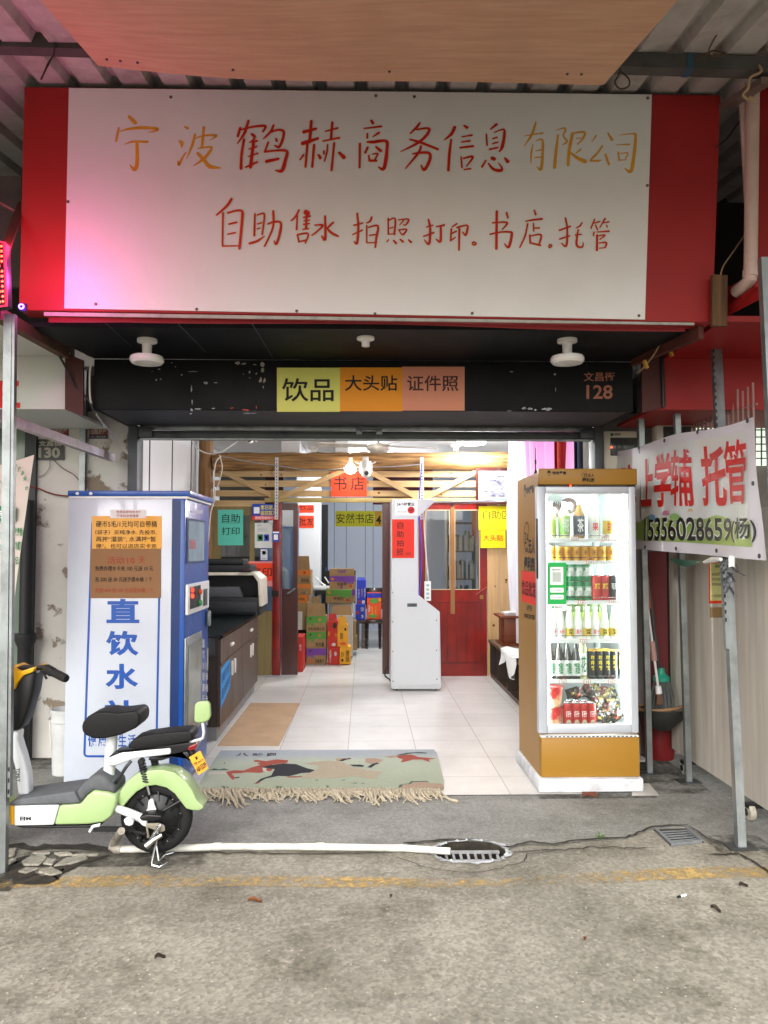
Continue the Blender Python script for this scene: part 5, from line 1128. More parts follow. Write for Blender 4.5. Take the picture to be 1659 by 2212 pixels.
wire('cable', 'blue network cable hanging down the back wall', [at(1055*.60636+20, 1100, 14.3), at(*z4(500, 0), 14), at(*z4(525, 150), 13.5), at(*z4(545, 400), 12), at(*z4(560, 470), 11.8)], .008, M('blue_lan', '2a62c8'))
# ---------------------------------------------------------------- water vending machine
mWM = M('machine_white', 'c3cad5', rough=.16, var=.02, sc=1.2, coat=.4, dirt=.1, dsc=3.5, dcol='77736c'); mBl = M('machine_blue', '0e4799', '124ea2', rough=.35, sc=30, bump=.05, bsc=300, coat=.2); mBlD = M('machine_navy', '0a2c62', rough=.35)
xa = at(137, 1690, 5.03).x; xm = at(365, 1690, 5.03).x; xb = at(394, 1684, 5.03).x; ya, yb = 5.03, 5.8; zt_ = at(270, 1060, 5.03).z
t = wm = thing('water_machine', 'tall blue and white drinking water vending machine on the left', 'vending machine', ((xa+xb)/2, 5.4, .005))
part('cabinet', MB().box(xa, xm, ya, yb, .03, zt_-.05), mWM, t, bevel=.004); part('door', MB().box(xm+.001, xb, ya+.0, yb-.01, .03, zt_-.05), mBl, t, bevel=.006)
part('corner_strip', MB().box(xm+.002, xb-.03, ya-.003, ya-.0005, .04, zt_-.06), mBlD, t)
part('roof', MB().box(xa-.005, xb+.03, ya-.006, yb+.01, zt_-.034, zt_), mBl, t, bevel=.004); part('roof_gap', MB().box(xa, xb+.015, ya+.002, yb, zt_-.049, zt_-.035), mWhiteP, t)
for x in (xa+.05, xb-.05):
    for yy in (ya+.06, yb-.06): part('foot', MB().lathe((x, yy, .005), [(.025, 0), (.02, .024)], 12), mBlack, t)
for u in (167, 196): part('rivet', MB().lathe(at(u, 1066, ya-.006), [(.011, 0), (.008, -.003)], 10, 'y'), mWhiteP, t)
# rounded blue outline printed on the white side
zw = Z(0, 1700, 1659/800.); zw2 = Z(0, 2300, 1659/800.)
def rrect(u0, v0, u1, v1, r, n=6):
    P = []
    for cx, cyy, a0 in ((u0+r, v0+r, 180), (u1-r, v0+r, 270), (u1-r, v1-r, 0), (u0+r, v1-r, 90)):
        for k in range(n+1): a = R_(a0+90*k/n); P.append((cx+r*math.cos(a), cyy+r*math.sin(a)))
    return P
Ty = ya-.0015; oL = [(197, 1123), (350, 1123), (341, 1637), (178, 1637)]
def inset_loop(d):
    P = []
    for cx, cyy, a0 in ((197+9, 1122+9, 180), (349-9, 1122+9, 270), (340-9, 1636-9, 0), (180+9, 1636-9, 90)):
        for k in range(5): a = R_(a0+22.5*k); P.append((cx+(9-d)*math.cos(a), cyy+(9-d)*math.sin(a)))
    return P
A, Bq = inset_loop(0), inset_loop(4.6); n_ = len(A); b = MB(); b.add([at(u, v, Ty) for u, v in A+Bq], [(i, (i+1) % n_, (i+1) % n_+n_, i+n_) for i in range(n_)]); part('printed_outline', b, mBl, t, smooth=0)
b = MB()
for s_, x0, y0, x1, y1, f in (('直', 787, 898, 1030, 1078, zw), ('饮', 783, 1135, 1025, 1318, zw), ('水', 778, 1378, 1022, 1565, zw), ('站', 770, 403, 1012, 590, zw2)): put_px(b, s_, *f(x0, y0), *f(x1, y1), ya, .0015, .035)
for s_, x0, x1 in (('健', 650, 715), ('康', 725, 790), ('水', 800, 865), ('生', 872, 935), ('活', 945, 1005), ('美', 1015, 1080)): put_px(b, s_, *zw2(x0, 655), *zw2(x1, 745), ya, .0015, .02)
part('lettering', b, mBl, t, smooth=0)
# fittings on the blue door, which faces the shop interior
def dx(u, v): return atx(u, v, xb)
def dbox(b, u0, v0, u1, v1, p0, p1):
    a = dx(u0, v0); c = dx(u1, v1); e = dx(u0, v1); f = dx(u1, v0); return b.box(xb+p0, xb+p1, a.y, f.y, (e.z+c.z)/2, (a.z+f.z)/2)
def dq(u0, v0, u1, v1): return dx(u0, v0), dx(u1, v0), dx(u0, v1), dx(u1, v1)
part('window_frame', dbox(MB(), 402, 1122, 442, 1216, .001, .006), mBlD, t); part('window', dbox(MB(), 405, 1127, 439, 1212, .0065, .009), M('grey_window', 'a9bcc8', '74858f', rough=.08, sc=3), t, smooth=0)
b = MB(); put(b, '自动售水机', *dq(406, 1165, 420, 1186), off=.011); part('window_lettering', b, mRed, t, smooth=0)
b = MB(); put(b, '饮水热线15356028659', *dq(411, 1101, 437, 1110), off=.003); part('phone_lettering', b, mWh, t, smooth=0)
part('control_panel', dbox(MB(), 400, 1258, 446, 1320, .001, .02), mWhiteP, t, bevel=.005); cpn = part('control_face', dbox(MB(), 404, 1266, 426, 1312, .0205, .024), mBlack, t)
b = MB(); put(b, '0.0', *dq(404.5, 1270, 410, 1279), off=.026, bold=.02); put(b, '888', *dq(404.5, 1283, 410, 1292), off=.026, bold=.02); part('led_digits', b, M('led_red', 'ff2a10', emit=4, var=0), t, smooth=0)
for v, m in ((1278, M('button_orange', 'e05018', rough=.3)), (1302, M('button_green', '18a050', rough=.3))): c = dx(423, v); part('button', MB().lathe((xb+.024, c.y, c.z), [(.02, 0), (.018, .014), (.01, .018)], 14, 'x'), m, t)
part('coin_slot', dbox(MB(), 433, 1272, 441, 1308, .0205, .024), mSteelD, t, bevel=.002)
part('dispense_frame', dbox(MB(), 398, 1370, 433, 1580, .001, .012), mSteel, t, bevel=.004); part('dispense_window', dbox(MB(), 403, 1386, 430, 1560, .0125, .015), M('hatch_glass', '8e948a', '5f6a66', rough=.12, sc=2.5), t, smooth=0)
c = dx(432, 1432); part('hatch_handle', MB().tube([(xb+.012, c.y, c.z+.1), (xb+.05, c.y, c.z+.1), (xb+.05, c.y, c.z-.05), (xb+.012, c.y, c.z-.05)], .006, 6), mChrome, t)
c = dx(446, 1337); part('lock_handle', MB().box(xb+.001, xb+.03, c.y-.03, c.y+.02, c.z-.05, c.z+.06), mSteel, t, bevel=.01)
b = MB()
for k, s_ in enumerate('直饮水健康好水质'): put(b, s_, *dq(436, 1380+k*24, 441, 1398+k*24), off=.003)
for k, s_ in enumerate('投币刷卡自助'): put(b, s_, *dq(443, 1430+k*24, 448, 1446+k*24), off=.003)
part('side_lettering', b, mWh, t, smooth=0)
# notices taped to the machine
mGold = M('gold_paper', 'd8981c', rough=.45, var=.03, coat=.5); mBrn = M('brown_paper', '85603e', rough=.7, var=.04)
sheet('notice_sheet', 'golden yellow instruction sheet under shiny tape on the water machine', 'notice', qz(zw, 680, 287, 1195, 530, ya-.001), mGold, [('硬币5毛/1元均可自带桶', .06, .15, .93, .34, mInk, .004), ('（袋子）买纯净水: 先投币,', .05, .42, .93, .57, mInk, .004), ('再按“灌装”, 水满按“暂', .06, .62, .92, .79, mInk, .004), ('停”。也可以进店买卡充', .06, .84, .93, .985, mInk, .004)])
sheet('notice_sheet', 'brown promotion sheet below the golden yellow one', 'notice', qz(zw, 668, 528, 1190, 893, ya-.002), mBrn, [('活动', .24, .16, .48, .31, M('dull_red', '9a3a24', rough=.7), .004), ('10', .52, .18, .63, .3, MATS['dull_red'], .02), ('天', .68, .16, .78, .3, MATS['dull_red'], .004), ('免费办理水卡充 100 元送 10 元', .07, .35, .89, .45, mInk, .006), ('充 200 送 20 元送手提水桶 1 个', .07, .57, .88, .67, mInk, .006), ('充值 400 送 100 元送提水桶 2 个', .07, .79, .9, .89, MATS['dull_red'], .004)])
sheet('notice_sheet', 'small pale strip with red words above the yellow sheet', 'notice', qz(zw, 815, 240, 1078, 303, ya-.0035), M('pale_tape', 'cfc6c4', rough=.3, coat=.5), [('免费品尝纯净水!!!', .18, .1, .85, .42, MATS['dull_red'], 0), ('干净纯净更健康', .18, .55, .8, .9, MATS['dull_red'], 0)])
# ---------------------------------------------------------------- electric bike
BY = 3.95; bz = lambda x, y, Y=BY: at(*zw2(x, y), Y)
mGrn = M('mint_green', '90a871', '9ab27c', rough=.35, sc=4, coat=.25, dirt=.12); mBkW = M('bike_white', 'd3d6d8', rough=.3, coat=.3, var=.02, dirt=.12, dsc=6); mBkY = M('bike_yellow', 'e8ac10', rough=.35, coat=.3); mGryP = M('grey_deck', '45484b', '5a5d60', rough=.7, sc=12, dirt=.3); mLea = M('saddle_black', '0e0e0f', spec=.25, rough=.55, bump=.12, bsc=120)
t = bike = thing('electric_bike', 'mint green and white electric bike parked at the left kerb', 'electric bike', bz(1160, 1525))
def bp(name, poly, y0, y1, m, parent=None, bev=.008, seg=3): return part(name, MB().prism([bz(x, y, BY+y0) for x, y in poly], (0, y1-y0, 0)), m, parent or t, bevel=bev, seg=seg)
c = bz(1160, 1260); rw = (bz(1425, 1260)-c).length
def wheel(c):
    ty = MB(); R0, rt = rw, .032; prof = []
    for k in range(13): a = -2.2+4.4*k/12; prof.append((R0-rt+rt*math.cos(a), rt*1.05*math.sin(a)))
    ty.lathe(c, prof, 44, 'y'); w_ = part('tyre', ty, mRubber, t)
    part('rim', MB().lathe(c, [(.11, -.028), (R0-.052, -.03), (R0-.045, -.02), (R0-.045, .02), (R0-.052, .03), (.11, .028)], 36, 'y'), M('rim_black', '141517', rough=.35, metal=.3), w_)
    part('hub_motor', MB().lathe(c, [(.02, -.062), (.05, -.06), (.085, -.045), (.112, -.03), (.112, .03), (.085, .045), (.03, .055)], 32, 'y'), M('hub_black', '1b1c1e', rough=.4, metal=.4, dirt=.3), w_)
    q = MB()
    for k in range(14):
        a = 6.283*k/14; q.bar((c.x+.085*math.cos(a), c.y-.046, c.z+.085*math.sin(a)), (c.x+.13*math.cos(a+.12), c.y-.034, c.z+.13*math.sin(a+.12)), .006, .008)
    part('spokes', q, MATS['rim_black'], w_); q = MB()
    for k in range(10): a = 6.283*k/10+.2; q.lathe((c.x+.122*math.cos(a), c.y-.031, c.z+.122*math.sin(a)), [(.004, 0), (.003, -.004)], 6, 'y')
    part('bolts', q, mChrome, w_)
wheel(c); cf = Vector((c.x-.93, c.y, c.z)); wheel(cf)
bp('rear_mudguard', [(870, 1168), (885, 1080), (940, 1000), (1010, 950), (1100, 924), (1200, 917), (1290, 938), (1370, 998), (1420, 1070), (1450, 1140), (1500, 1185), (1500, 1203), (1470, 1220), (1410, 1216), (1375, 1205), (1330, 1150), (1290, 1095), (1230, 1052), (1150, 1032), (1080, 1040), (1010, 1080), (950, 1140), (910, 1190)], -.062, .062, mGrn)
fm = [(-230+r*math.cos(R_(a)), 1260-r*math.sin(R_(a))) for r, s_ in ((305, 1), (278, -1)) for a in (range(15, 166, 10) if s_ > 0 else range(165, 14, -10))]; bp('front_mudguard', fm, -.05, .05, mGrn)
bp('nose_cover', [(100, 1180), (66, 1182), (60, 1250), (76, 1325), (100, 1335)], -.1, .1, mBkY); bp('battery_case', [(101, 1180), (436, 1178), (395, 1328), (101, 1334)], -.1, .1, mBkW)
bp('side_panel', [(438, 1178), (530, 1170), (596, 1165), (640, 1112), (690, 1072), (800, 1086), (855, 1112), (865, 1150), (822, 1265), (764, 1308), (640, 1324), (398, 1328)], -.1, .1, mGrn, bev=.014)
b = MB(); put(b, '日M', bz(150, 1262, BY-.1), bz(230, 1262, BY-.1), bz(150, 1292, BY-.1), bz(230, 1292, BY-.1), off=.002, bold=.05); part('brand_mark', b, mInk, t, smooth=0)
bp('deck', [(68, 1184), (70, 1160), (115, 1138), (550, 1076), (592, 1164), (520, 1170)], -.11, .11, mGryP); bp('under_frame', [(110, 1336), (640, 1326), (760, 1312), (740, 1335), (650, 1348), (180, 1352)], -.08, .08, mBlack)
bp('tail_cover', [(522, 1166), (560, 1080), (600, 1030), (660, 975), (705, 952), (752, 956), (850, 1036), (852, 1100), (800, 1084), (690, 1071), (640, 1110), (596, 1164)], -.09, .09, mGryP, bev=.015)
bp('front_stem', [(100, 622), (140, 628), (132, 690), (175, 830), (203, 950), (211, 1106), (130, 1108), (112, 930), (78, 790), (70, 690)], -.035, .035, mBkW, bev=.016)
b = MB(); put(b, 'TONLY', bz(146, 905, BY-.036), bz(150, 1005, BY-.036), bz(118, 906, BY-.036), bz(122, 1006, BY-.036), off=.002, bold=.02); part('stem_lettering', b, mInk, t, smooth=0)
bp('front_cowl', [(-40, 330), (60, 160), (200, 168), (258, 180), (262, 205), (238, 352), (180, 540), (138, 625), (70, 640), (0, 600)], -.06, .06, mBlack, bev=.02); bp('headlight_cover', [(-30, 330), (30, 170), (75, 158), (150, 190), (250, 160), (256, 172), (240, 196), (170, 222), (125, 275), (104, 325), (60, 342)], -.08, .08, mBkY, bev=.02)
part('fork', MB().tube([bz(60, 900), Vector((cf.x, cf.y-.05, cf.z))], .02, 10).tube([bz(60, 900), Vector((cf.x, cf.y+.05, cf.z))], .02, 10), mBlack, t)
hb = part('handlebar', MB().tube([bz(120, 190), bz(225, 200), bz(268, 165, BY-.03), bz(330, 160, BY-.08), bz(380, 185, BY-.12)], .012, 10), mBlack, t)
part('grip', MB().tube([bz(375, 185, BY-.12), bz(400, 200, BY-.13), bz(480, 240, BY-.18), bz(492, 246, BY-.185)], [.018, .02, .02, .017], 12), mRubber, hb); part('switch_box', MB().bar(bz(335, 165, BY-.09), bz(395, 200, BY-.13), .035, .04), mBlack, hb, bevel=.008)
part('brake_lever', MB().tube([bz(300, 190, BY-.08), bz(330, 215, BY-.1), bz(345, 248, BY-.1)], .006, 8), mBlack, hb); part('far_handlebar', MB().tube([bz(120, 190), bz(150, 180, BY+.1), bz(200, 165, BY+.25)], .012, 8), mBlack, t)
bp('saddle', [(602, 600), (612, 565), (645, 525), (720, 493), (790, 490), (870, 500), (950, 488), (1000, 482), (1025, 500), (1032, 535), (1028, 580), (1000, 612), (940, 640), (890, 662), (760, 690), (690, 688), (640, 668), (608, 640)], -.09, .09, mLea, bev=.036, seg=5)
part('seat_post', MB().tube([bz(828, 660), bz(800, 1000)], .0275, 16), mBkW, t)
bp('rear_seat', [(948, 760), (950, 735), (985, 692), (1060, 666), (1200, 646), (1390, 630), (1418, 648), (1424, 690), (1395, 712), (1200, 744), (1000, 768)], -.07, .07, mLea, bev=.02, seg=4)
bp('rack_cover', [(792, 832), (845, 785), (870, 780), (1000, 768), (1420, 706), (1450, 718), (1400, 775), (1330, 800), (1262, 812), (1262, 758), (900, 790)], -.05, .05, mBlack); bp('rack_base', [(1090, 850), (1100, 825), (1260, 806), (1390, 780), (1410, 840), (1395, 860), (1340, 800), (1190, 852)], -.05, .05, mBlack)
bp('frame_rail', [(778, 852), (800, 832), (900, 790), (1260, 760), (1262, 805), (1000, 836), (900, 872), (850, 890), (790, 886)], -.056, -.03, mBkW, bev=.01)
b = MB(); put(b, 'for work only', bz(1085, 784, BY-.056), bz(1205, 778, BY-.056), bz(1085, 800, BY-.056), bz(1205, 796, BY-.056), off=.002); part('rail_lettering', b, M('pale_ink', '8a8d90'), t, smooth=0)
for x0, y0, x1, y1, dy in ((1045, 855, 1085, 1018, -.05), (1140, 845, 1158, 918, .05)):
    P0, P1 = bz(x0, y0, BY+dy), bz(x1, y1, BY+dy); s_ = part('shock_absorber', MB().tube([P0, P1], .009, 8), mSteelD, t); q = []
    for k in range(90): f = k/89; a = f*6.283*7; p = P0.lerp(P1, .12+.8*f); q.append(p+Vector((math.cos(a)*.015, math.sin(a)*.015, 0)))
    part('spring', MB().tube(q, .0045, 6), mBlack, s_); part('shock_eye', MB().lathe((P0.x, P0.y-.012, P0.z), [(.012, -.004), (.016, 0), (.016, .024), (.012, .028)], 12, 'y'), mBlack, s_)
part('shock_rod', MB().tube([bz(1085, 1015, BY-.05), bz(1105, 1100, BY-.05)], .007, 8), mChrome, t)
part('swing_arm', MB().tube([bz(848, 1195, BY-.06), bz(940, 1230, BY-.065), bz(1060, 1280, BY-.066)], [.017, .02, .022], 12), mBkW, t)
bp('axle_plate', [(1030, 1262), (1070, 1240), (1090, 1200), (1096, 1150), (1112, 1132), (1132, 1140), (1140, 1180), (1155, 1215), (1100, 1235), (1080, 1340), (1050, 1330), (1020, 1300)], -.085, -.07, mBkW, bev=.004)
bp('footrest', [(1024, 1272), (1050, 1256), (1092, 1247), (1194, 1256), (1192, 1278), (1110, 1300), (1045, 1297)], -.16, -.086, mBlack, bev=.008); part('mudguard_stay', MB().tube([bz(1190, 1228, BY-.07), bz(1330, 1148, BY-.06)], .006, 8), mBlack, t)
bp('stand_bracket', [(1075, 1315), (1170, 1310), (1215, 1330), (1220, 1368), (1190, 1380), (1090, 1345), (1105, 1420), (1085, 1425)], -.088, -.078, M('zinc_bracket', '9a9484', metal=.6, rough=.45), t, bev=.002)
ks = part('kickstand', MB().tube([bz(1165, 1330, BY-.09), bz(1158, 1440, BY-.1), bz(1120, 1600, BY-.11), bz(1124, 1622, BY-.115), bz(1180, 1636, BY-.12), bz(1240, 1604, BY-.12), bz(1210, 1592, BY-.1), bz(1172, 1588, BY-.06), bz(1152, 1450, BY-.04)], .005, 8).tube([bz(1172, 1588, BY-.06), bz(1225, 1545, BY+.03), bz(1280, 1528, BY+.05)], .005, 8), mChrome, t)
P0, P1 = bz(1185, 1320, BY-.1), bz(1118, 1425, BY-.12); q = []
for k in range(70): f = k/69; a = f*6.283*12; pp_ = P0.lerp(P1, f); q.append(pp_+Vector((math.cos(a)*.008, math.sin(a)*.008, 0)))
part('stand_spring', MB().tube(q, .0022, 5), mChrome, ks); part('pedal_arm', MB().tube([bz(1195, 1395, BY-.11), bz(1130, 1435, BY-.12), bz(1075, 1480, BY-.13)], [.012, .014, .018], 10), mChrome, t)
part('crank', MB().bar(bz(690, 1356, BY-.1), bz(920, 1356, BY-.1), .012, .022).bar(bz(920, 1352, BY-.1), bz(1075, 1390, BY-.1), .008, .012), mBlack, t); bp('crank_plate', [(650, 1378), (676, 1330), (742, 1314), (735, 1340), (690, 1345), (664, 1386)], -.11, -.1, mBkW, bev=.003)
bp('white_pedal', [(910, 1290), (930, 1276), (972, 1280), (984, 1300), (980, 1328), (955, 1336), (925, 1328)], -.13, -.105, mBkW, bev=.006)
bp('tail_light', [(1385, 770), (1392, 745), (1448, 722), (1454, 742), (1440, 772), (1396, 780)], -.06, .06, M('tail_red', '7a1218', rough=.15, coat=.6), bev=.008); bp('plate_holder', [(1352, 800), (1400, 772), (1440, 780), (1420, 862), (1380, 845)], -.03, .03, mBlack)
pl = part('licence_plate', MB().prism([bz(1396, 826, BY-.064), bz(1480, 776, BY-.064), bz(1541, 908, BY-.07), bz(1466, 957, BY-.07)], (0, .002, 0)), M('plate_orange', 'e39a24', rough=.4), t, bevel=.0008, seg=1)
b = MB(); zq_ = (bz(1396, 826, BY-.065), bz(1480, 776, BY-.065), bz(1466, 957, BY-.071), bz(1541, 908, BY-.071)); put(b, '宁波', *sub(zq_, .1, .36, .38, .52), off=.002, bold=.02); put(b, '电动自行车', *sub(zq_, .44, .4, .94, .52), off=.002, bold=.01); put(b, 'A015339', *sub(zq_, .06, .6, .96, .88), off=.002, bold=.03); put(b, '鄞', *sub(zq_, .4, .14, .6, .3), off=.002, bold=.02); part('plate_lettering', b, mInk, pl, smooth=0)
mr_ = bp('mirror', [(1432, 560), (1436, 440), (1452, 420), (1480, 412), (1530, 410), (1552, 430), (1556, 520), (1540, 556), (1500, 570), (1456, 574)], -.1, -.075, mGrn, bev=.01, seg=4); part('mirror_glass', MB().prism([bz(x, y, BY-.0745) for x, y in ((1430, 555), (1436, 440), (1500, 415), (1545, 430), (1548, 540), (1500, 566))], (0, .006, 0)), mBlack, mr_, bevel=.002)
b = MB(); put(b, '日M', bz(1512, 468, BY-.101), bz(1512, 500, BY-.101), bz(1540, 466, BY-.101), bz(1540, 498, BY-.101), off=.002, bold=.06); part('mirror_mark', b, mInk, mr_, smooth=0); b.v = b.v
part('mirror_arm', MB().tube([bz(1400, 712, BY-.04), bz(1470, 694, BY-.06), bz(1500, 682, BY-.07), bz(1506, 640, BY-.085), bz(1498, 570, BY-.087)], .007, 10), mBkW, t)
part('brake_cable', MB().tube(wire('', None, [bz(970, 850, BY-.06), bz(930, 900, BY-.07), bz(880, 980, BY-.07), bz(850, 1020, BY-.06)], 0, None), .008, 6), mBlack, t)
# ---------------------------------------------------------------- pipe and drains
t = thing('drain_pipe', 'long white plastic pipe lying along the kerb into the drain', 'pipe', gz(zl, 900, 265)); r_ = .017
P = [gz(zl, 505, 268, r_+.005), gz(zl, 800, 262, r_+.005), gz(zl, 920, 256, r_+.006), gz(zl, 1350, 257, r_+.006), gz(zl, 1659, 262, r_+.006), gz(zr, 120, 262, r_+.006), gz(zr, 318, 276, r_+.01)]
part('tube', MB().tube(P, r_, 14), M('pvc_white', 'd0cec4', rough=.4, dirt=.4, dsc=8), t)
for x in (918, 1352): c = gz(zl, x, 256, r_+.006); part('coupling', MB().tube([c-Vector((.02, 0, 0)), c+Vector((.02, 0, 0))], r_*1.15, 14), MATS['pvc_white'], t)
part('elbow', MB().tube([gz(zl, 512, 268, r_+.005), gz(zl, 485, 266, r_+.006), gz(zl, 474, 262, r_+.01), gz(zl, 482, 240, r_+.03), gz(zl, 500, 205, .12)], r_*1.2, 14), M('pvc_old', '9c968a', rough=.6, dirt=.7, dsc=14), t); part('riser', MB().tube([gz(zl, 498, 210, .11), gz(zl, 512, 190, .2)], r_, 12), MATS['pvc_old'], t)
t = thing('drain_grate', 'rusty slotted iron grate in a ragged hole by the pipe', 'grate', gz(zr, 405, 300, -.03)); mIron = M('old_iron', '8d9091', 'b4b6b6', rough=.6, metal=.3, dirt=.7, dsc=14)
part('frame', MB().prism([gz(zr, x, y, -.022) for x, y in ((278, 279), (522, 278), (526, 286), (280, 287))], (0, 0, .008)).prism([gz(zr, x, y, -.022) for x, y in ((292, 318), (532, 316), (530, 323), (300, 324))], (0, 0, .008)), mIron, t)
for k in range(8): x = 298+k*31; part('bar', MB().prism([gz(zr, x-6, 286, -.02), gz(zr, x+6, 286, -.02), gz(zr, x+14, 320, -.02), gz(zr, x+2, 320, -.02)], (0, 0, .006)), mIron, t, bevel=.003, seg=1)
t = thing('drain_grate', 'square steel grate with parallel slots near the right post', 'grate', gz(zr, 1285, 215, -.01)); mGal = M('grate_steel', '83888a', 'a3a8aa', rough=.5, metal=.5, dirt=.4, dsc=9); G2 = [gz(zr, x, y, -.012) for x, y in ((1174, 185), (1317, 179), (1390, 240), (1251, 255))]
q4 = (G2[0], G2[1], G2[3], G2[2]); b = MB()
for fr in ((0, 0, 1, .07), (0, .93, 1, 1), (0, .07, .09, .93), (.91, .07, 1, .93)): s_ = sub(q4, *fr); b.prism([s_[0], s_[1], s_[3], s_[2]], (0, 0, .014))
part('frame', b, mGal, t, smooth=0)
for k in range(6): s_ = sub(q4, .09, .07+k*.1433+.072, .91, .07+k*.1433+.143); part('bar', MB().prism([s_[0], s_[1], s_[3], s_[2]], (0, 0, .005)), mGal, t, bevel=.003, seg=1)
# ---------------------------------------------------------------- drinks fridge
FD = 4.95; zfz = Z(1800, 1600, 1659/600.); zfy = Z(1800, 2150, 1659/600.); zfx = Z(1930, 2080, 1659/420.*1.0) if False else Z(1930, 2080, 1185/300.)
mOch = M('ochre_wrap', '946b20', '997026', rough=.42, var=.02, sc=2); mFrm = M('fridge_grey', 'b0b5be', 'bac0c6', rough=.32, sc=3, metal=.15)
mIn = M('fridge_liner', 'cfd6d6', rough=.4, var=.01); mShelf = M('shelf_wire_white', 'e4e6e6', rough=.35, var=.01)
fx0 = at(1166, 1400, FD).x; fx1 = at(1382, 1640, FD).x; fx1t = at(1372, 1030, FD).x; fyb = FD+.68; ft = at(1270, 1013, FD).z; fb = at(1270, 1679, FD).z; zb0 = at(1270, 1592, FD).z; zd0 = at(1270, 1585, FD-.02).z; zd1 = at(1270, 1050, FD-.02).z
t = frg = thing('drinks_fridge', 'tall ochre glass door drinks fridge glowing at the right of the entrance', 'fridge', ((fx0+fx1)/2, 5.2, fb))
b = MB(); zl0 = at(1270, 1570, FD+.05).z; zl1 = at(1270, 1055, FD+.05).z
b.box(fx0, fx0+.045, FD+.03, fyb, fb, ft-.02); b.box(fx1-.045, fx1, FD+.03, fyb, fb, ft-.02); b.box(fx0+.046, fx1-.046, fyb-.05, fyb, fb, ft-.02); b.box(fx0+.046, fx1-.046, FD+.03, fyb-.051, fb, zl0-.03); b.box(fx0+.046, fx1-.046, FD+.03, fyb-.051, zl1+.03, ft-.02)
part('cabinet', b, mOch, t, smooth=0)
b = MB(); b.box(fx0+.047, fx0+.052, FD+.04, fyb-.052, zl0-.028, zl1+.028); b.box(fx1-.052, fx1-.047, FD+.04, fyb-.052, zl0-.028, zl1+.028); b.box(fx0+.053, fx1-.053, fyb-.058, fyb-.052, zl0-.028, zl1+.028); b.box(fx0+.053, fx1-.053, FD+.04, fyb-.059, zl0-.028, zl0-.01); b.box(fx0+.053, fx1-.053, FD+.04, fyb-.059, zl1+.005, zl1+.028)
part('liner', b, mIn, t, smooth=0)
part('plinth', MB().box(fx0+.004, fx1, FD, FD+.029, fb+.001, zb0), mOch, t, bevel=.004); part('plinth_vent', MB().box(fx0, fx1-.01, FD-.012, FD+.029, zb0+.001, zb0+.012), mShelf, t)
b = MB()
for k in range(22): x = fx0+.03+k*.026; b.box(x, x+.016, FD-.0135, FD-.0125, zb0+.003, zb0+.009)
part('vent_slots', b, mBlack, t, smooth=0)
part('header', MB().box(fx0-.002, fx1t+.006, FD-.022, FD+.03, at(1270, 1047, FD-.02).z, ft), mOch, t, bevel=.006); 
b = MB(); put_px(b, '哈哈零兽', *zfz(465, 218), *zfz(600, 252), FD-.022, .002, .03); put_px(b, '24', *zfz(768, 236), *zfz(805, 262), FD-.022, .002, .02); put_px(b, '小时', *zfz(772, 266), *zfz(806, 282), FD-.022, .002, .02); put_px(b, '无人', *zfz(810, 242), *zfz(876, 274), FD-.022, .002, .03); put_px(b, '便利店', *zfz(755, 284), *zfz(878, 326), FD-.022, .002, .03)
Q = []
for k in range(15): a = R_(60+k*17); Q.append(at(*zfz(785+34*math.cos(a), 254-33*math.sin(a)), FD-.0235))
for k in range(14): b.bar(Q[k], Q[k+1], .0022, .001)
def hat(b, f3):
    b.ngon([f3(x, y) for x, y in ((-12, -22), (-8, -25), (8, -25), (12, -22), (13, -6), (-13, -6))]); b.ngon([f3(x, y) for x, y in ((-22, -5), (22, -5), (22, -1), (-22, -1))])
    b.ngon([f3(x, y) for x, y in ((-16, 2), (-12, 2), (-10, 18), (-14, 14))]); b.ngon([f3(x, y) for x, y in ((16, 2), (12, 2), (10, 18), (14, 14))]); b.ngon([f3(x, y) for x, y in ((-10, 19), (10, 19), (6, 25), (-6, 25))])
hat(b, lambda x, y: at(*zfz(431+x, 236+y), FD-.0235))
part('header_lettering', b, mInk, t, smooth=0)
# lettering on the wrapped left side (plane x = fx0)
b = MB(); L = lambda u, v: atx(u, v, fx0-.0)
def lq(f, x0, y0, x1, y1): return L(*f(x0, y0)), L(*f(x1, y0)), L(*f(x0, y1)), L(*f(x1, y1))
def lqs(f, p): return tuple(L(*f(*q)) for q in p)
put(b, '哈哈零兽', *lqs(zfz, ((210, 375), (283, 345), (210, 445), (283, 432))), off=.002, bold=.03); put(b, '24', *lqs(zfz, ((194, 820), (232, 815), (194, 930), (232, 935))), off=.002, bold=.0); put(b, '小时', *lqs(zfz, ((198, 965), (226, 965), (198, 1026), (226, 1028))), off=.002, bold=.03)
put(b, '无人', *lqs(zfz, ((230, 885), (292, 880), (230, 1030), (292, 1032))), off=.002, bold=.03); put(b, '便利店', *lqs(zfz, ((186, 1055), (292, 1060), (186, 1200), (292, 1206))), off=.002, bold=.03); put(b, '从此更轻松', *lqs(zfy, ((212, 12), (266, 20), (212, 66), (266, 80))), off=.002, bold=.02); put(b, '扫码开门 拿了就走', *lqs(zfy, ((190, 95), (292, 112), (190, 140), (292, 166))), off=.002, bold=.03)
hat(b, lambda x, y: L(*zfz(196+x*.5, 410+y*2.4))+Vector((-.002, 0, 0)))
Q = []
for k in range(15): a = R_(20+k*17); Q.append(L(*zfz(212+26*math.cos(a), 860-140*math.sin(a)))+Vector((-.002, 0, 0)))
for k in range(14): b.bar(Q[k], Q[k+1], .001, .004)
part('side_lettering', b, mInk, t, smooth=0)
s_ = sheet('paper_sign', 'red drinks wholesale sheet stuck on the fridge side', 'sign', lqs(zfz, ((164, 1196), (314, 1218), (166, 1496), (314, 1545))), mRedP, [('饮品批发', .03, .3, .97, .78, mInk, .008)], group='coloured paper signs in the shop')
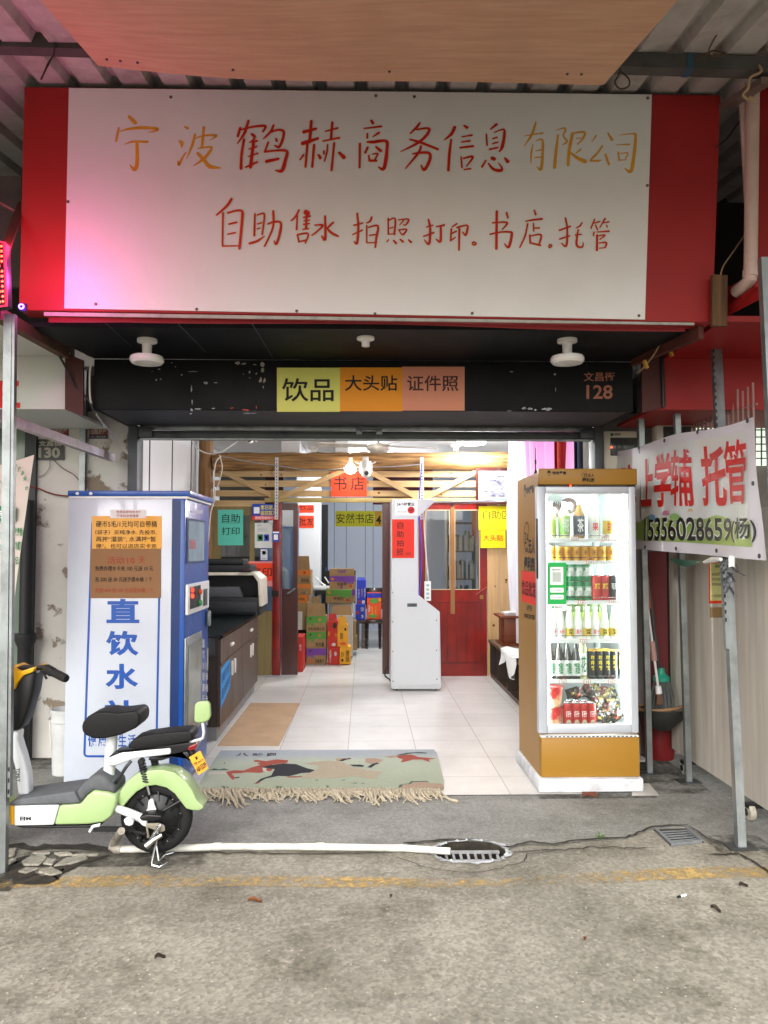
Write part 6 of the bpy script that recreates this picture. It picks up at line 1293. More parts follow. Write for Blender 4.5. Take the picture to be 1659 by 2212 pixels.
# door frame and glass
def fz_(v, y): return at(1270, v, y).z
dy0, dy1 = FD-.03, FD+.02; dx0 = at(1161, 1300, dy0).x; dx1 = at(1376, 1300, dy0).x; gx0 = at(1180, 1300, dy0).x; gx1 = at(1361, 1300, dy0).x; gz0 = fz_(1566, dy0); gz1 = fz_(1066, dy0)
zd0 = fz_(1584, dy0); zd1 = fz_(1051, dy0)
b = MB(); b.box(dx0, gx0, dy0, dy1, zd0, zd1); b.box(gx1, dx1, dy0, dy1, zd0, zd1); b.box(gx0, gx1, dy0, dy1, zd0, gz0); b.box(gx0, gx1, dy0, dy1, gz1, zd1)
dr = part('door', b, mFrm, t, bevel=.006); part('glass', MB().box(gx0, gx1, dy0+.02, dy0+.026, gz0, gz1), GL('fridge_glass', (.97, 1, .99), .05), dr, smooth=0)
b = MB(); q = .004
b.box(gx0, gx0+q, dy0-.001, dy0+.019, gz0, gz1); b.box(gx1-q, gx1, dy0-.001, dy0+.019, gz0, gz1); b.box(gx0+q, gx1-q, dy0-.001, dy0+.019, gz0, gz0+q); b.box(gx0+q, gx1-q, dy0-.001, dy0+.019, gz1-q, gz1); part('glass_seal', b, mShelf, dr, smooth=0)
part('door_handle', MB().box(dx0-.004, dx0+.006, dy0-.006, dy0+.01, fz_(1250, dy0), fz_(1120, dy0)), mBlack, dr, bevel=.003)
part('status_led', MB().lathe(at(*zfz(643, 360), FD-.024), [(.005, 0), (.003, -.004)], 8, 'y'), M('led_dot_red', 'ff3010', emit=6, var=0), t)
part('door_gap', MB().box(fx0, fx1t, FD-.005, FD+.03, zd1+.001, zd1+.009), mBlack, t, smooth=0)
# light strips on both inner sides and top
mTube = M('fridge_tube', 'f4fffc', emit=7, var=0)
part('light_strip', MB().box(fx1-.068, fx1-.053, FD+.05, FD+.065, zl0+.02, zl1-.02), mTube, t, smooth=0); part('light_strip', MB().box(fx0+.053, fx0+.068, FD+.05, FD+.065, zl0+.02, zl1-.02), mTube, t, smooth=0); part('light_strip', MB().box(fx0+.09, fx1-.09, FD+.05, FD+.08, zl1-.012, zl1+.003), mTube, t, smooth=0)
for x, rz2 in ((fx0+.075, -90), (fx1-.075, 90)): area('fridge_light', (x, FD+.075, (zl0+zl1)/2), .03, 1.4, 10, (.94, 1, .98), t, (R_(90), 0, R_(rz2+(35 if rz2 < 0 else -35))))
for o_ in [c for c in bpy.data.objects if c.type == 'LIGHT' and c.name.startswith('fridge_light')]: o_.data.size = .03; o_.data.size_y = 1.35
# inner vent grille and thermostat
part('vent_grille', MB().box(fx0+.07, fx1-.07, fyb-.07, fyb-.0585, fz_(1100, fyb-.1), fz_(1080, fyb-.1)), mIn, t, bevel=.003); b = MB()
for k in range(24): x = fx0+.09+k*.014; b.box(x, x+.006, fyb-.0715, fyb-.0702, fz_(1097, fyb-.1), fz_(1083, fyb-.1))
part('grille_slots', b, M('slot_shadow', '5a6464'), t, smooth=0); c = at(*zfz(945, 512), fyb-.09); part('thermostat', MB().lathe((c.x, fyb-.0702, c.z), [(.022, 0), (.02, -.012), (.008, -.014)], 18, 'y'), mShelf, t)
# shelves
SHV = [1169, 1217, 1303, 1386, 1473]; SH = []
for k, v in enumerate(SHV):
    yf = FD+.06; z = fz_(v-5, yf); SH.append(z); s_ = part('shelf', MB().box(fx0+.054, fx1-.07, yf+.006, fyb-.075, z-.012, z-.004), mShelf, t, smooth=0); part('shelf_front', MB().box(fx0+.054, fx1-.07, yf-.004, yf+.0055, z-.02, z+.003), mShelf, s_, bevel=.002, seg=1); part('guard_rail', MB().tube([(fx0+.07, yf, z+.022), (fx1-.075, yf, z+.022)], .0025, 6), mChrome, s_)
for x in (fx0+.058, fx1-.1): part('shelf_track', MB().box(x, x+.012, fyb-.066, fyb-.0585, zl0, fz_(1110, fyb)), mSteel, t, smooth=0)
SH.append(zl0-.0095)
FY0 = FD+.1
def fxz(f, x, Y): return at(*f(x, 0), Y).x
# ---- goods
mCap = {k: M('cap_'+k, c, rough=.4) for k, c in (('white', 'dfe3e2'), ('green', '8ec63a'), ('gold', 'c8a03a'), ('black', '18181a'))}
G_W = M('drink_white', 'dfe0d6', rough=.35); G_Y = M('drink_pale', 'd2cfa4', rough=.3, coat=.3); G_T = M('drink_tea', '9a7430', rough=.2, coat=.4); G_G = M('drink_green', '6f8a50', rough=.2, coat=.4); G_B = M('beer_glass', '17110c', rough=.08, coat=.6); G_C = M('clear_plastic', 'a9b8b8', rough=.1, coat=.5)
LB = {k: M('label_'+k, c, rough=.5, sc=22, var=.1) for k, c in (('green', '8fbf6a'), ('navy', '1f2c4a'), ('gold', 'c8902a'), ('yellow', 'd8b83c'), ('white', 'd8dad8'), ('red', 'b3201c'), ('lime', 'b8cf60'), ('dark', '17181c'), ('beer', '1c7a48'), ('brown', '6a4018'))}
mCan = M('can_rim', 'c2c6c8', rough=.25, metal=.9)
def bottle(lab, cat, p, h, r, body, cap, label=None, l0=.15, l1=.45, neck=.35, shoulder=.62, txt=None, name='bottle', tm=None):
    t = thing(name, lab, cat, p); n = 18; x, y, z = p
    part('body', MB().lathe(p, [(r*.85, 0), (r, .006), (r, h*shoulder), (r*.8, h*(shoulder+.1)), (r*neck, h*.88), (r*neck, h*.93)], n), body, t)
    if cap is not None: part('cap', MB().lathe((x, y, z+h*.93+.0005), [(r*neck*1.15, 0), (r*neck*1.15, h*.07), (r*neck*.9, h*.075)], 12), cap, t)
    if label is not None:
        lb_ = part('label', MB().lathe((x, y, z+h*l0), [(r+.0008, 0), (r+.0008, h*(l1-l0))], n), label, t)
        if txt: q = (Vector((x-r*.55, y-r-.0012, z+h*l1*.9)), Vector((x+r*.55, y-r-.0012, z+h*l1*.9)), Vector((x-r*.55, y-r-.0012, z+h*(l0+.06))), Vector((x+r*.55, y-r-.0012, z+h*(l0+.06)))); b = MB(); put(b, txt, *q, off=.001, bold=.02); part('lettering', b, tm or mInk, t, smooth=0)
    return t
def can(lab, p, h, r, body, rim, txt=None, tm=None, vert=False):
    t = thing('drink_can', lab, 'can', p); x, y, z = p
    part('body', MB().lathe(p, [(r*.82, 0), (r, .008), (r, h-.012), (r*.9, h-.003)], 18), body, t); part('lid', MB().lathe((x, y, z+h-.0025), [(r*.88, 0), (r*.92, .004), (r*.8, .004), (r*.78, .001)], 16), rim, t)
    if txt:
        b = MB(); n = len(txt)
        for k, s_ in enumerate(txt):
            if vert: z1 = z+h*(.85-.55*k/n); z0 = z1-h*.5/n; w_ = r*.35
            else: z1 = z+h*.7; z0 = z+h*.45; w_ = None
            if vert: put(b, s_, (x-w_, y-r-.001, z1), (x+w_, y-r-.001, z1), (x-w_, y-r-.001, z0), (x+w_, y-r-.001, z0), off=.001, bold=.03)
        if not vert: put(b, txt, (x-r*.55, y-r-.001, z1), (x+r*.55, y-r-.001, z1), (x-r*.55, y-r-.001, z0), (x+r*.55, y-r-.001, z0), off=.001, bold=.03)
        part('lettering', b, tm or mInk, t, smooth=0)
    return t
s0, s1, s2, s3, s4, s5 = SH; X = lambda x: fxz(zfz, x, FY0)
bottle('pale yellow drink bottle at the left end of the top fridge shelf', 'bottle', (X(440), FY0, s0), .235, .036, G_Y, mCap['white'], LB['lime'], .1, .5)
bottle('honeysuckle drink bottle with a green and white label', 'bottle', (X(572), FY0, s0), .235, .037, G_Y, mCap['white'], LB['green'], .12, .62, txt='金银花', tm=mWh)
bottle('amber tea bottle with a dark navy label', 'bottle', (X(718), FY0, s0), .235, .036, G_T, mCap['white'], LB['navy'], .12, .62, txt='茶', tm=mWh)
bottle('tall milky white bottle with a small red mark', 'bottle', (X(862), FY0, s0), .32, .037, G_W, mCap['white'], LB['white'], .1, .35, .36, .5, txt='果', tm=mRed)
bottle('tall milky white bottle with a yellow label', 'bottle', (X(1008), FY0, s0), .322, .037, G_W, mCap['white'], LB['yellow'], .1, .36, .36, .5, txt='豆奶', tm=mRed)
for k, (x, v, lab) in enumerate(((470, 606, 'left'), (628, 558, 'right'))): c = at(*zfz(x, v), fyb-.2); t = thing('snack_cup', 'black foil wrapped cup lying at the back, %s of two' % lab, 'snack', c); part('wrapper', MB().lathe(c, [(.05, .06), (.058, .03), (.055, 0), (.03, -.01)], 18, 'y'), M('black_foil', '1a1614', '5a3a34', rough=.3, sc=40), t); part('lid', MB().lathe((c.x, c.y-.0105, c.z), [(.026, 0), (.02, -.004)], 16, 'y'), mWh, t)
g0 = can('gold herbal tea can in the row on the second fridge shelf', (X(438), FY0, s1), .094, .0285, LB['gold'], mCan, '王', M('can_brown', '7a3a14'))
for x in (514, 598, 682, 768, 852, 938, 1022): dup(g0, (X(x), FY0, s1), group='gold cans on the second fridge shelf')
g0['group'] = 'gold cans on the second fridge shelf'
for k in range(8): dup(g0, (X(450+k*80), FY0+.075, s1), label='gold can in the hidden second row of the second shelf', group='gold cans behind the front row')
e0 = can('green beer can with white front in the two layer stack', (X(622), FY0, s2), .122, .031, LB['beer'], mCan, '啤', mWh); e0['group'] = 'stacked green beer cans'
x_, y_, z_ = X(622), FY0, s2; part('white_patch', MB().lathe((x_, y_, z_+.03), [(.0314, 0), (.0314, .06)], 18), M('beer_band', 'c8ccc8', '3f8a5c', sc=26, rough=.4, contrast=(.45, .55)), e0)
for x, z in ((706, s2), (790, s2), (622, s2+.124), (706, s2+.124), (790, s2+.124), (540, s2), (540, s2+.124), (458, s2)): dup(e0, (X(x), FY0, z))
r0 = can('tall red tea can beside the green beer cans', (X(872), FY0-.01, s2), .16, .032, LB['red'], mCan, '凉茶', mYP); r0['group'] = 'red cans on the third fridge shelf'; dup(r0, (X(950), FY0-.01, s2))
can('dark navy can with a pink and white print on the third shelf', (X(1036), FY0-.01, s2), .16, .032, LB['dark'], mCan, '可乐', mWh)
for x, lab in ((866, 'left'), (968, 'right')): bottle('clear plastic bottle at the back of the third shelf, %s' % lab, 'bottle', (X(x)-.0, FY0+.14, s2), .27, .033, G_C, mCap['white'], LB['white'], .3, .5)
Xy = lambda x: fxz(zfy, x, FY0); Xx = lambda x: at(*zfx(x, 0), FY0).x
w0 = bottle('small milky white bottle in the crowded front row of the fourth shelf', 'bottle', (Xy(466), FY0, s3), .2, .03, G_W, mCap['white'], LB['white'], .1, .34, .5, .5, txt='果汁', tm=mRed); w0['group'] = 'milky bottles on the fourth fridge shelf'
for x in (540, 712, 880): dup(w0, (Xy(x), FY0, s3))
w1 = bottle('small milky bottle with a yellow label on the fourth shelf', 'bottle', (Xy(628), FY0, s3), .2, .03, G_W, mCap['white'], LB['yellow'], .1, .34, .5, .5, txt='豆', tm=mInk); w1['group'] = 'yellow label milky bottles on the fourth shelf'
for x in (804, 968, 1068): dup(w1, (Xy(x), FY0, s3))
gcap = bottle('green tea bottle with lime cap behind the milky bottles', 'bottle', (Xy(560), FY0+.15, s3), .285, .031, G_G, mCap['green'], LB['lime'], .2, .55); gcap['group'] = 'lime capped bottles at the back of the fourth shelf'
for x in (466, 720, 806, 912, 1020): dup(gcap, (Xy(x), FY0+.15, s3))
b0 = bottle('brown glass beer bottle with white and green label', 'bottle', (Xy(440), FY0, s4), .235, .033, G_B, None, LB['white'], .08, .5, .34, .5, txt='精酿', tm=M('label_ink_green', '1c7a40')); b0['group'] = 'brown beer bottles on the fifth fridge shelf'
for x in (522, 606, 688): dup(b0, (Xy(x), FY0, s4))
for x in (466, 560, 640): dup(b0, (Xy(x), FY0+.09, s4), label='dark beer bottle in the second row of the fifth shelf', group='beer bottles in the second row')
bottle('pale herbal bottle with plant label and green cap ring', 'bottle', (Xy(752), FY0, s4), .27, .03, M('drink_herbal', 'aab088', rough=.3), mCap['white'], LB['white'], .1, .6, .62, .66, txt='花', tm=M('label_ink_green', '1c7a40'))
k0 = can('slim black can with gold lid and gold characters', (Xy(842), FY0, s4), .175, .027, LB['dark'], mCap['gold'], '咖啡饮', mYP, True); k0['group'] = 'black cans with gold lids'
for x, dy in ((918, 0), (990, .0), (1060, 0), (1118, 0), (870, .07), (945, .07), (1020, .07)): dup(k0, (Xy(x), FY0+dy, s4))
c0n = thing('noodle_cup', 'large noodle cup with red base, lower of two on the fridge floor', 'noodle cup', (Xy(474), FY0+.01, s5)); p = (Xy(474), FY0+.01, s5); mNood = M('noodle_print', 'c01a18', 'd8b890', rough=.4, sc=9, contrast=(.42, .6))
part('cup', MB().lathe(p, [(.046, 0), (.058, .115), (.06, .118)], 24), mNood, c0n); part('lid', MB().lathe((p[0], p[1], p[2]+.1185), [(.062, 0), (.062, .006), (.05, .008)], 24), M('cup_lid', '9a1a16', rough=.4), c0n)
dup(c0n, (p[0]-.004, p[1], p[2]+.128), label='large noodle cup with black and white lid, upper of two')
q0 = can('red coconut drink can standing on the fridge floor', (Xy(596), FY0-.015, s5), .152, .0275, LB['red'], mCan, '椰子汁', mWh); q0['group'] = 'red cans on the fridge floor'; part('print', MB().ngon([(Xy(596)+.015*math.cos(a*.5236), FY0-.0435, s5+.035+.018*math.sin(a*.5236)) for a in range(12)]), M('coconut_print', 'c8c0a8', '6a5030', sc=60), q0, smooth=0)
for x, dy in ((676, 0), (750, 0), (830, 0), (640, .065), (715, .065), (790, .065)): dup(q0, (Xy(x), FY0-.015+dy, s5))
rs = random.Random(21); foil = [M('foil_black', '0c0b09', '2c2418', rough=.4, sc=30, bump=.3, bsc=40), M('foil_red', '3a120e', '120e0c', rough=.4, sc=22, bump=.3, bsc=40, contrast=(.45, .55)), M('foil_gold', '54491e', '100f0c', rough=.4, sc=26, bump=.3, bsc=40, contrast=(.42, .56))]
spots = [(x, y) for y in (1110, 1040, 980, 920, 870) for x in range(900, 1100, 44) if not (y > 1060 and x > 1085) and not (y < 900 and x > 1050)]+[(650, 880), (710, 890), (760, 870), (840, 900), (800, 850), (860, 850)]
for k, (x, y) in enumerate(spots):
    Yk = FY0+.0+.05*(1150-y)/80+rs.uniform(-.02, .02); c = at(*zfy(x+rs.uniform(-14, 14), y+rs.uniform(-8, 8)), Yk); c.z = max(c.z, s5+.03); c.x = min(c.x, fx1-.105)
    t = thing('snack_pack', 'crumpled dark foil snack pack in the heap on the fridge floor', 'snack', c, 0, 'foil snack packs heaped in the fridge'); ax = rs.uniform(-.7, .7); 
    def pk(s, v, c=c, ax=ax, ph=rs.uniform(0, 6)):
        a, e = (s-.5)*.085, (v-.5)*.062; h = .018*math.sin(math.pi*s)*math.sin(math.pi*v)+.006*math.sin(s*14+ph)*math.cos(v*11+ph); return Vector((c.x+a*math.cos(ax)-e*math.sin(ax), c.y-h-.01, c.z+a*math.sin(ax)+e*math.cos(ax)))
    def pkb(s, v): p = pk(s, v); return Vector((p.x, 2*(c.y-.01)-p.y, p.z))
    b = MB(); b.grid(pk, 9, 7); b.grid(pkb, 9, 7); part('wrapper', b, foil[k % 3], t, smooth=25); b = MB(); u0, u1 = rs.uniform(.15, .4), rs.uniform(.55, .85)
    b.grid(lambda s, v: pk(u0+(u1-u0)*s, .3+.3*v)+Vector((0, -.001, 0)), 4, 3); part('print', b, [M('foil_print_yellow', '7a6a2a'), M('foil_print_orange', '7a3418'), M('foil_print_grey', '5a5a56')][(k*7) % 3], t, smooth=0)
# price tags clipped to the shelves
mTagR = M('tag_border', 'c8442c', rough=.6)
for (x, y, s_, f) in ((685, 880, '3.5', zfz), (983, 886, '7.5', zfz), (832, 1112, '5.8', zfz), (752, 1510, '1.8', zfz), (1056, 1502, '2.5', zfz), (770, 374, '3.0', zfy), (566, 770, '7.0', zfy), (806, 770, '4.8', zfy), (1046, 770, '4.2', zfy)):
    c = at(*f(x, y), FD+.052); sheet('price_tag', 'white price tag handwritten %s clipped on a fridge shelf edge' % s_, 'price tag', (c+Vector((-.022, 0, .013)), c+Vector((.022, 0, .013)), c+Vector((-.022, 0, -.013)), c+Vector((.022, 0, -.013))), mTagR, [(s_, .25, .25, .75, .75, mInk, 0)], extra=[(.06, .1, .94, .9, mWh)], group='price tags on the fridge shelves')
# green payment panel on the glass
q = [Vector((p.x, dy0+.019, p.z)) for p in qz(zfz, 411, 1118, 600, 1594, dy0+.019)]
mGP = M('payment_green', '10a84c', rough=.4, var=.02); t = thing('payment_panel', 'green and white scan to pay panel stuck on the fridge glass', 'panel', q[2])
def rq(q, x0, y0, x1, y1, m, nm, off, r=.06):
    s_ = sub(q, x0, y0, x1, y1); c = [(x0+r, y0+r*.4, 180), (x1-r, y0+r*.4, 270), (x1-r, y1-r*.4, 0), (x0+r, y1-r*.4, 90)]; P = []
    for cx, cyy, a0 in c:
        for k in range(5): a = R_(a0+22.5*k); P.append((cx+r*math.cos(a), cyy+r*.4*math.sin(a)))
    b = MB(); b.prism([sub(q, x, y, x, y)[0]+Vector((0, -off, 0)) for x, y in P], (0, -.0008, 0)); return part(nm, b, m, t, smooth=0)
rq(q, 0, 0, 1, 1, mWh, 'card', .001, .07); rq(q, 0, 0, 1, .86, mGP, 'green_field', .0022, .07); rq(q, .16, .09, .84, .46, mWh, 'code_field', .0034, .05); rq(q, .16, .52, .86, .62, mWh, 'step_field', .0034, .05); rq(q, .16, .665, .86, .76, mWh, 'step_field', .0034, .05)
b = MB(); put(b, '微信扫码开门', *sub(q, .27, .13, .73, .165), off=.0048, bold=.02); put(b, '开门选购商品', *sub(q, .36, .555, .76, .59), off=.0048); put(b, '关门自动结算', *sub(q, .36, .7, .76, .735), off=.0048); put(b, '微信支付', *sub(q, .42, .9, .78, .945), off=.003, bold=.02); part('lettering', b, M('panel_ink', '4a5a50'), t, smooth=0)
b = MB()
for x0, x1, y0, y1 in ((.28, .72, .2, .4),): s_ = sub(q, x0, y0, x1, y1); b.prism([p+Vector((0, -.0046, 0)) for p in (s_[0], s_[1], s_[3], s_[2])], (0, -.0003, 0))
part('blank_square', b, M('pale_grey_print', 'b4beb8'), t, smooth=0)
c = sub(q, .31, .92, .31, .92)[0]; part('pay_mark', MB().lathe((c.x, c.y-.0025, c.z), [(.007, 0), (.007, -.0006)], 14, 'y'), mGP, t, smooth=0)
# foam block, cardboard wedges, aerial
p0, p1 = at(1166, 1709, FD-.03), at(1390, 1709, FD-.03); t = thing('foam_base', 'white foam slab under the drinks fridge', 'foam block', (1.4, 5.2, .006)); part('slab', MB().box(fx0-.02, at(1391, 1700, FD-.03).x, FD-.03, fyb+.03, .012, fb-.001), M('polystyrene', 'd6d9dc', 'c2c5c8', rough=.8, bump=.35, bsc=70, dirt=.3, dsc=6), t, bevel=.01)
part('cardboard_packing', MB().box(fx0-.01, fx1-.05, FD-.01, fyb, .0095, .0118), mKr, t, smooth=0)
solo('brick_wedge', MB().prism([gr(1257, 1712, .009), gr(1287, 1711, .009), gr(1290, 1722, .006), (gr(1272, 1718, .006)), gr(1260, 1724, .006)], (0, 0, .008)), M('wedge_brown', '6a3a28', rough=.9), 'small torn brown card wedge in front of the foam slab', 'card', smooth=0)
c = at(1158, 1028, FD+.25); t = thing('aerial', 'black whip aerial standing on the fridge top', 'aerial', (c.x+.0, c.y, ft)); px = at(1157, 1000, FD+.3).x; part('rod', MB().tube([(px, FD+.3, ft-.02), (px, FD+.3, ft+.17)], [.005, .002], 8), mBlack, t); part('foot', MB().lathe((px, FD+.3, ft-.019), [(.02, 0), (.015, .012), (.006, .04)], 14), mBlack, t); part('coil', MB().lathe((px, FD+.3, ft+.06), [(.006, 0), (.006, .03)], 10), mBlack, t)
# paper, meter boxes and things right of the fridge follow
# ================================================================ left neighbour
z3 = Z(0, 1000, 1659/800.); zn = Z(0, 1550, 781/300.); ze = Z(0, 650, 1207/300.)
mMar = M('maroon_board2', '3c1410', '4a1a14', rough=.6, dirt=.3); mBoardW = M('neighbour_white', 'c6c8c2', rough=.5, var=.02)
def slot_strip(parent, p0, p1, n, y):
    b = MB()
    for k in range(n): p = p0.lerp(p1, (k+.5)/n); b.box(p.x-.004, p.x+.004, y-.001, y, p.z-.01, p.z+.01)
    part('slots', b, mBlack, parent, smooth=0)
a, c = at(20, 680, 3.78), gr(6, 1886, .0); a2 = at(20, 680, c.y); t = thing('steel_post', 'galvanised square post at the far left kerb', 'post', c); part('tube', MB().bar(a, c, .037), mSteel, t); o_ = Vector((.0255, 0, 0)); part('slotted_angle', MB().bar(a+o_, c+o_+Vector((0, 0, .35)), .013, .03), mSteel, t); slot_strip(t, a+o_, c+o_+Vector((0, 0, .35)), 44, min(a.y, c.y)-.012 if False else c.y-.016)
a, c = at(183, 782, 5.81), at(183, 1180, 5.81); t = thing('steel_post', 'grey steel post behind the water machine at the left fascia end', 'post', (a.x, 5.81, 0)); part('tube', MB().bar(a, (a.x, 5.81, .005), .042), mSteel, t)
solo('steel_bar', MB().bar(at(-40, 885, 3.7), at(243, 989, 5.74), .04, .05), M('pale_steel', 'a39aa0', 'bdb4ba', rough=.5, metal=.3, dirt=.35, dsc=8), 'pale slanting steel bar from the left post to the plaster wall', 'bar')
t = thing('side_board', 'maroon board hanging beside the left end of the black fascia', 'board', at(160, 890, 4.9)); part('board', MB().prism([at(*z3(x, y), 4.9) for x, y in ((480, 530), (615, 588), (615, 1000), (480, 950))], (0, .02, 0)), mMar, t, smooth=0)
t = thing('neighbour_fascia', 'plain white neighbouring shop fascia with a red character at the left', 'fascia', at(60, 884, 4.98)); p0, p1 = at(-500, 600, 4.98), at(140, 884, 4.98); part('board', MB().box(p0.x, p1.x, 4.98, 5.02, p1.z, 2.72), mBoardW, t, smooth=0); part('crease', MB().box(p0.x, p1.x, 4.976, 4.979, at(60, 761, 4.98).z-.002, at(60, 761, 4.98).z+.002), M('crease_grey', '9a9c98'), t, smooth=0); part('underside', MB().box(p0.x, p1.x, 5.021, 5.8, p1.z, p1.z+.02), mBoardW, t, smooth=0)
part('upper_soffit', MB().box(p0.x, at(142, 761, 4.9).x, 4.12, 4.975, 2.7, 2.72), mBoardW, t, smooth=0)
b = MB(); put_px(b, '正', *z3(-190, 740), *z3(150, 940), 4.98, .003, .05); part('red_lettering', b, mRed, t, smooth=0)
solo('angle_beam', MB().bar(at(-10, 676, 3.78), at(141, 763, 4.9), .05, .06), M('rust_beam', '4a3226', '6a4a34', rough=.8, dirt=.4), 'rusty brown angle beam running back from the left post top', 'beam')
t = thing('window', 'greenish shop window with dark frame at the far left', 'window', at(20, 1600, 5.83)); part('pane', MB().pbox(-400, 890, 48, 1600, 5.825, 5.835), M('green_window', '7f8f80', '5a6a5c', rough=.15, sc=1.2, stretch=(6, 1, .6)), t, smooth=0); part('frame', MB().pbox(48, 885, 72, 1640, 5.8, 5.836), M('column_dark', '3a3f40', rough=.6, dirt=.3), t, smooth=0)
for x0, y0, x1, y1, lab in ((370, 1080, 508, 1160, 'left'), (662, 1085, 798, 1168, 'right')): sheet('rental_plate', 'small red and blue rental plate on the plaster wall, %s of two' % lab, 'plate', qz(z3, x0, y0, x1, y1, 5.838), M('plate_red', '7a2824', rough=.5, dirt=.3, dsc=20), [('出租房屋', .06, .1, .94, .6, M('plate_pale', 'b8aea4'), .02), ('0211 租赁备案', .08, .74, .92, .92, MATS['plate_pale'], 0)], th=.004, extra=[(0, .68, 1, 1, M('plate_navy', '232a44', rough=.5))], group='rental plates on the plaster wall')
sheet('number_plate', 'black house number plate with pale digits at the left', 'plate', qz(z3, 262, 1172, 478, 1326, 5.836), M('plate_black', '17181a', rough=.4, dirt=.2), [('文昌街', .12, .08, .92, .34, M('plate_digits', '9c9888'), .03), ('130', .12, .4, .86, .9, MATS['plate_digits'], .04)], th=.006)
t = thing('hanging_banner', 'cream cloth banner with green characters hanging at the far left', 'banner', at(30, 1360, 4.6)); BQ = [at(-150, 1052, 4.6), at(73, 982, 4.6), at(-150, 1420, 4.6), at(23, 1372, 4.6)]
def hb_(s, v): p = (BQ[0]*(1-s)+BQ[1]*s)*(1-v)+(BQ[2]*(1-s)+BQ[3]*s)*v; p.y += .012*math.sin(s*9+v*3); return p
b = MB(); b.grid(hb_, 20, 14); part('cloth', b, M('banner_cream', 'c9bdb4', rough=.8, var=.02), t, smooth=80)
mBG = M('banner_green', '1c7a4a', rough=.7); b = MB()
for s_, x, y, ang in (('理', 148, 300, 8), ('修', 180, 318, 18), ('复', 210, 355, 32), ('中', 232, 405, 45), ('心', 250, 490, 62), ('康', 20, 440, -40), ('健', -20, 500, -50)):
    a = R_(ang); P = []
    for dx, dy in ((-14, -34), (14, -34), (-14, 34), (14, 34)): P.append(at(*zn(x+dx*math.cos(a)-dy*math.sin(a)*.5, y+dx*math.sin(a)+dy*math.cos(a)*.8), 4.58))
    put(b, s_, *P, off=.002, bold=.05)
for s_, x0, y0, x1, y1 in (('激素脸、', 134, 855, 220, 935), ('肉膜、', 138, 985, 204, 1065), ('登记、', 112, 1125, 182, 1200), ('红', 6, 880, 36, 960), ('血', 0, 1000, 30, 1070), ('不', 0, 1540, 24, 1640)): put_px(b, s_, *zn(x0, y0), *zn(x1, y1), 4.58, .002, .02)
part('lettering', b, mBG, t, smooth=0); b = MB(); P = [at(*zn(x, y), 4.583) for x, y in rrect(-40, 656, 150, 800, 30)]; b.ngon(P); part('green_patch', b, mBG, t, smooth=0); b = MB(); put_px(b, '专', *zn(0, 690), *zn(38, 790), 4.58, .004, .03); put_px(b, '治', *zn(110, 685), *zn(140, 780), 4.58, .004, .03); part('white_lettering', b, mWh, t, smooth=0)
t = thing('downpipe', 'black soil pipe with funnel on the left wall', 'pipe', at(55, 1560, 5.7)); x = at(51, 1300, 5.7).x; part('tube', MB().tube([(x, 5.74, .9), (x, 5.74, at(60, 1080, 5.7).z)], .045, 14), M('pipe_black', '1d1e20', rough=.5, dirt=.3), t); part('collar', MB().lathe((x, 5.74, .6), [(.05, 0), (.05, .2), (.075, .26), (.075, .3), (.05, .301)], 18), MATS['pipe_black'], t); part('lower_tube', MB().tube([(x, 5.74, .01), (x, 5.74, .6)], .04, 12), MATS['pipe_black'], t)
c = (-1.995, 5.45, .005); t = thing('bucket', 'white plastic bucket half hidden behind the water machine', 'bucket', c); part('tub', MB().lathe(c, [(.08, 0), (.095, .4), (.1, .402), (.1, .425), (.094, .427), (.09, .42), (.075, .02)], 26), M('bucket_white', 'c4c6c4', rough=.35, dirt=.15), t); part('rim_ring', MB().lathe((c[0], c[1], c[2]+.34), [(.094, 0), (.099, .004), (.099, .016), (.095, .02)], 26), MATS['bucket_white'], t); part('handle', MB().tube([(c[0]-.1+.03*math.sin(a), c[1]-.02-.1*math.sin(a)*.5, .35-.14*math.sin(a)) for a in [3.1416*k/10 for k in range(11)]], .004, 6), mWireW, t)
t = thing('led_sign', 'red glowing dot matrix sign at the left edge', 'led sign', at(-20, 660, 3.62)); q = [at(-180, 470, 3.45), at(13, 524, 3.68), at(-180, 690, 3.45), at(17, 662, 3.68)]; part('case', MB().prism([q[0], q[1], q[3], q[2]], (0, .05, 0)), mBlack, t, bevel=.004)
b = MB(); b2 = MB()
for fr in ((0, 0, 1, .03), (0, .97, 1, 1), (.97, .03, 1, .97)): s_ = sub(q, *fr); b.prism([p+Vector((0, -.004, 0)) for p in (s_[0], s_[1], s_[3], s_[2])], (0, .003, 0))
part('rim', b, M('led_rim', 'd83a5c', rough=.4, emit=.25, var=0), t, smooth=0)
rl = random.Random(6); b = MB()
for i in range(26):
    for j in range(12):
        if rl.random() < .62 or j in (0, 11):
            p = sub(q, .05+.9*i/25, .08+.84*j/11, .05+.9*i/25, .08+.84*j/11)[0]+Vector((0, -.006, 0)); b.add([p+Vector((.006*math.cos(a), 0, .006*math.sin(a))) for a in (0, 1.05, 2.1, 3.14, 4.19, 5.24)], [(0, 1, 2, 3, 4, 5)])
part('dots', b, M('led_dots', 'ff2418', emit=14, var=0), t, smooth=0)
c = at(46, 662, 3.86); t = thing('led_ring', 'small violet led ring lamp beside the left end of the big sign', 'lamp', c); Q = [c+Vector((.011*math.cos(a), 0, .011*math.sin(a))) for a in [6.283*k/16 for k in range(17)]]; part('ring', MB().tube(Q, .003, 6), M('led_violet', '7a3cff', emit=12, var=0), t); part('holder', MB().box(c.x-.018, c.x+.018, c.y+.01, c.y+.03, c.z-.02, c.z+.018), mBlack, t)
point('led_light', (c.x+.1, 3.74, c.z+.1), 3.8, (1, .1, .62), .05, t); point('led_light', (c.x+.03, 3.72, c.z+.25), 1.7, (1, .03, .12), .06, t)
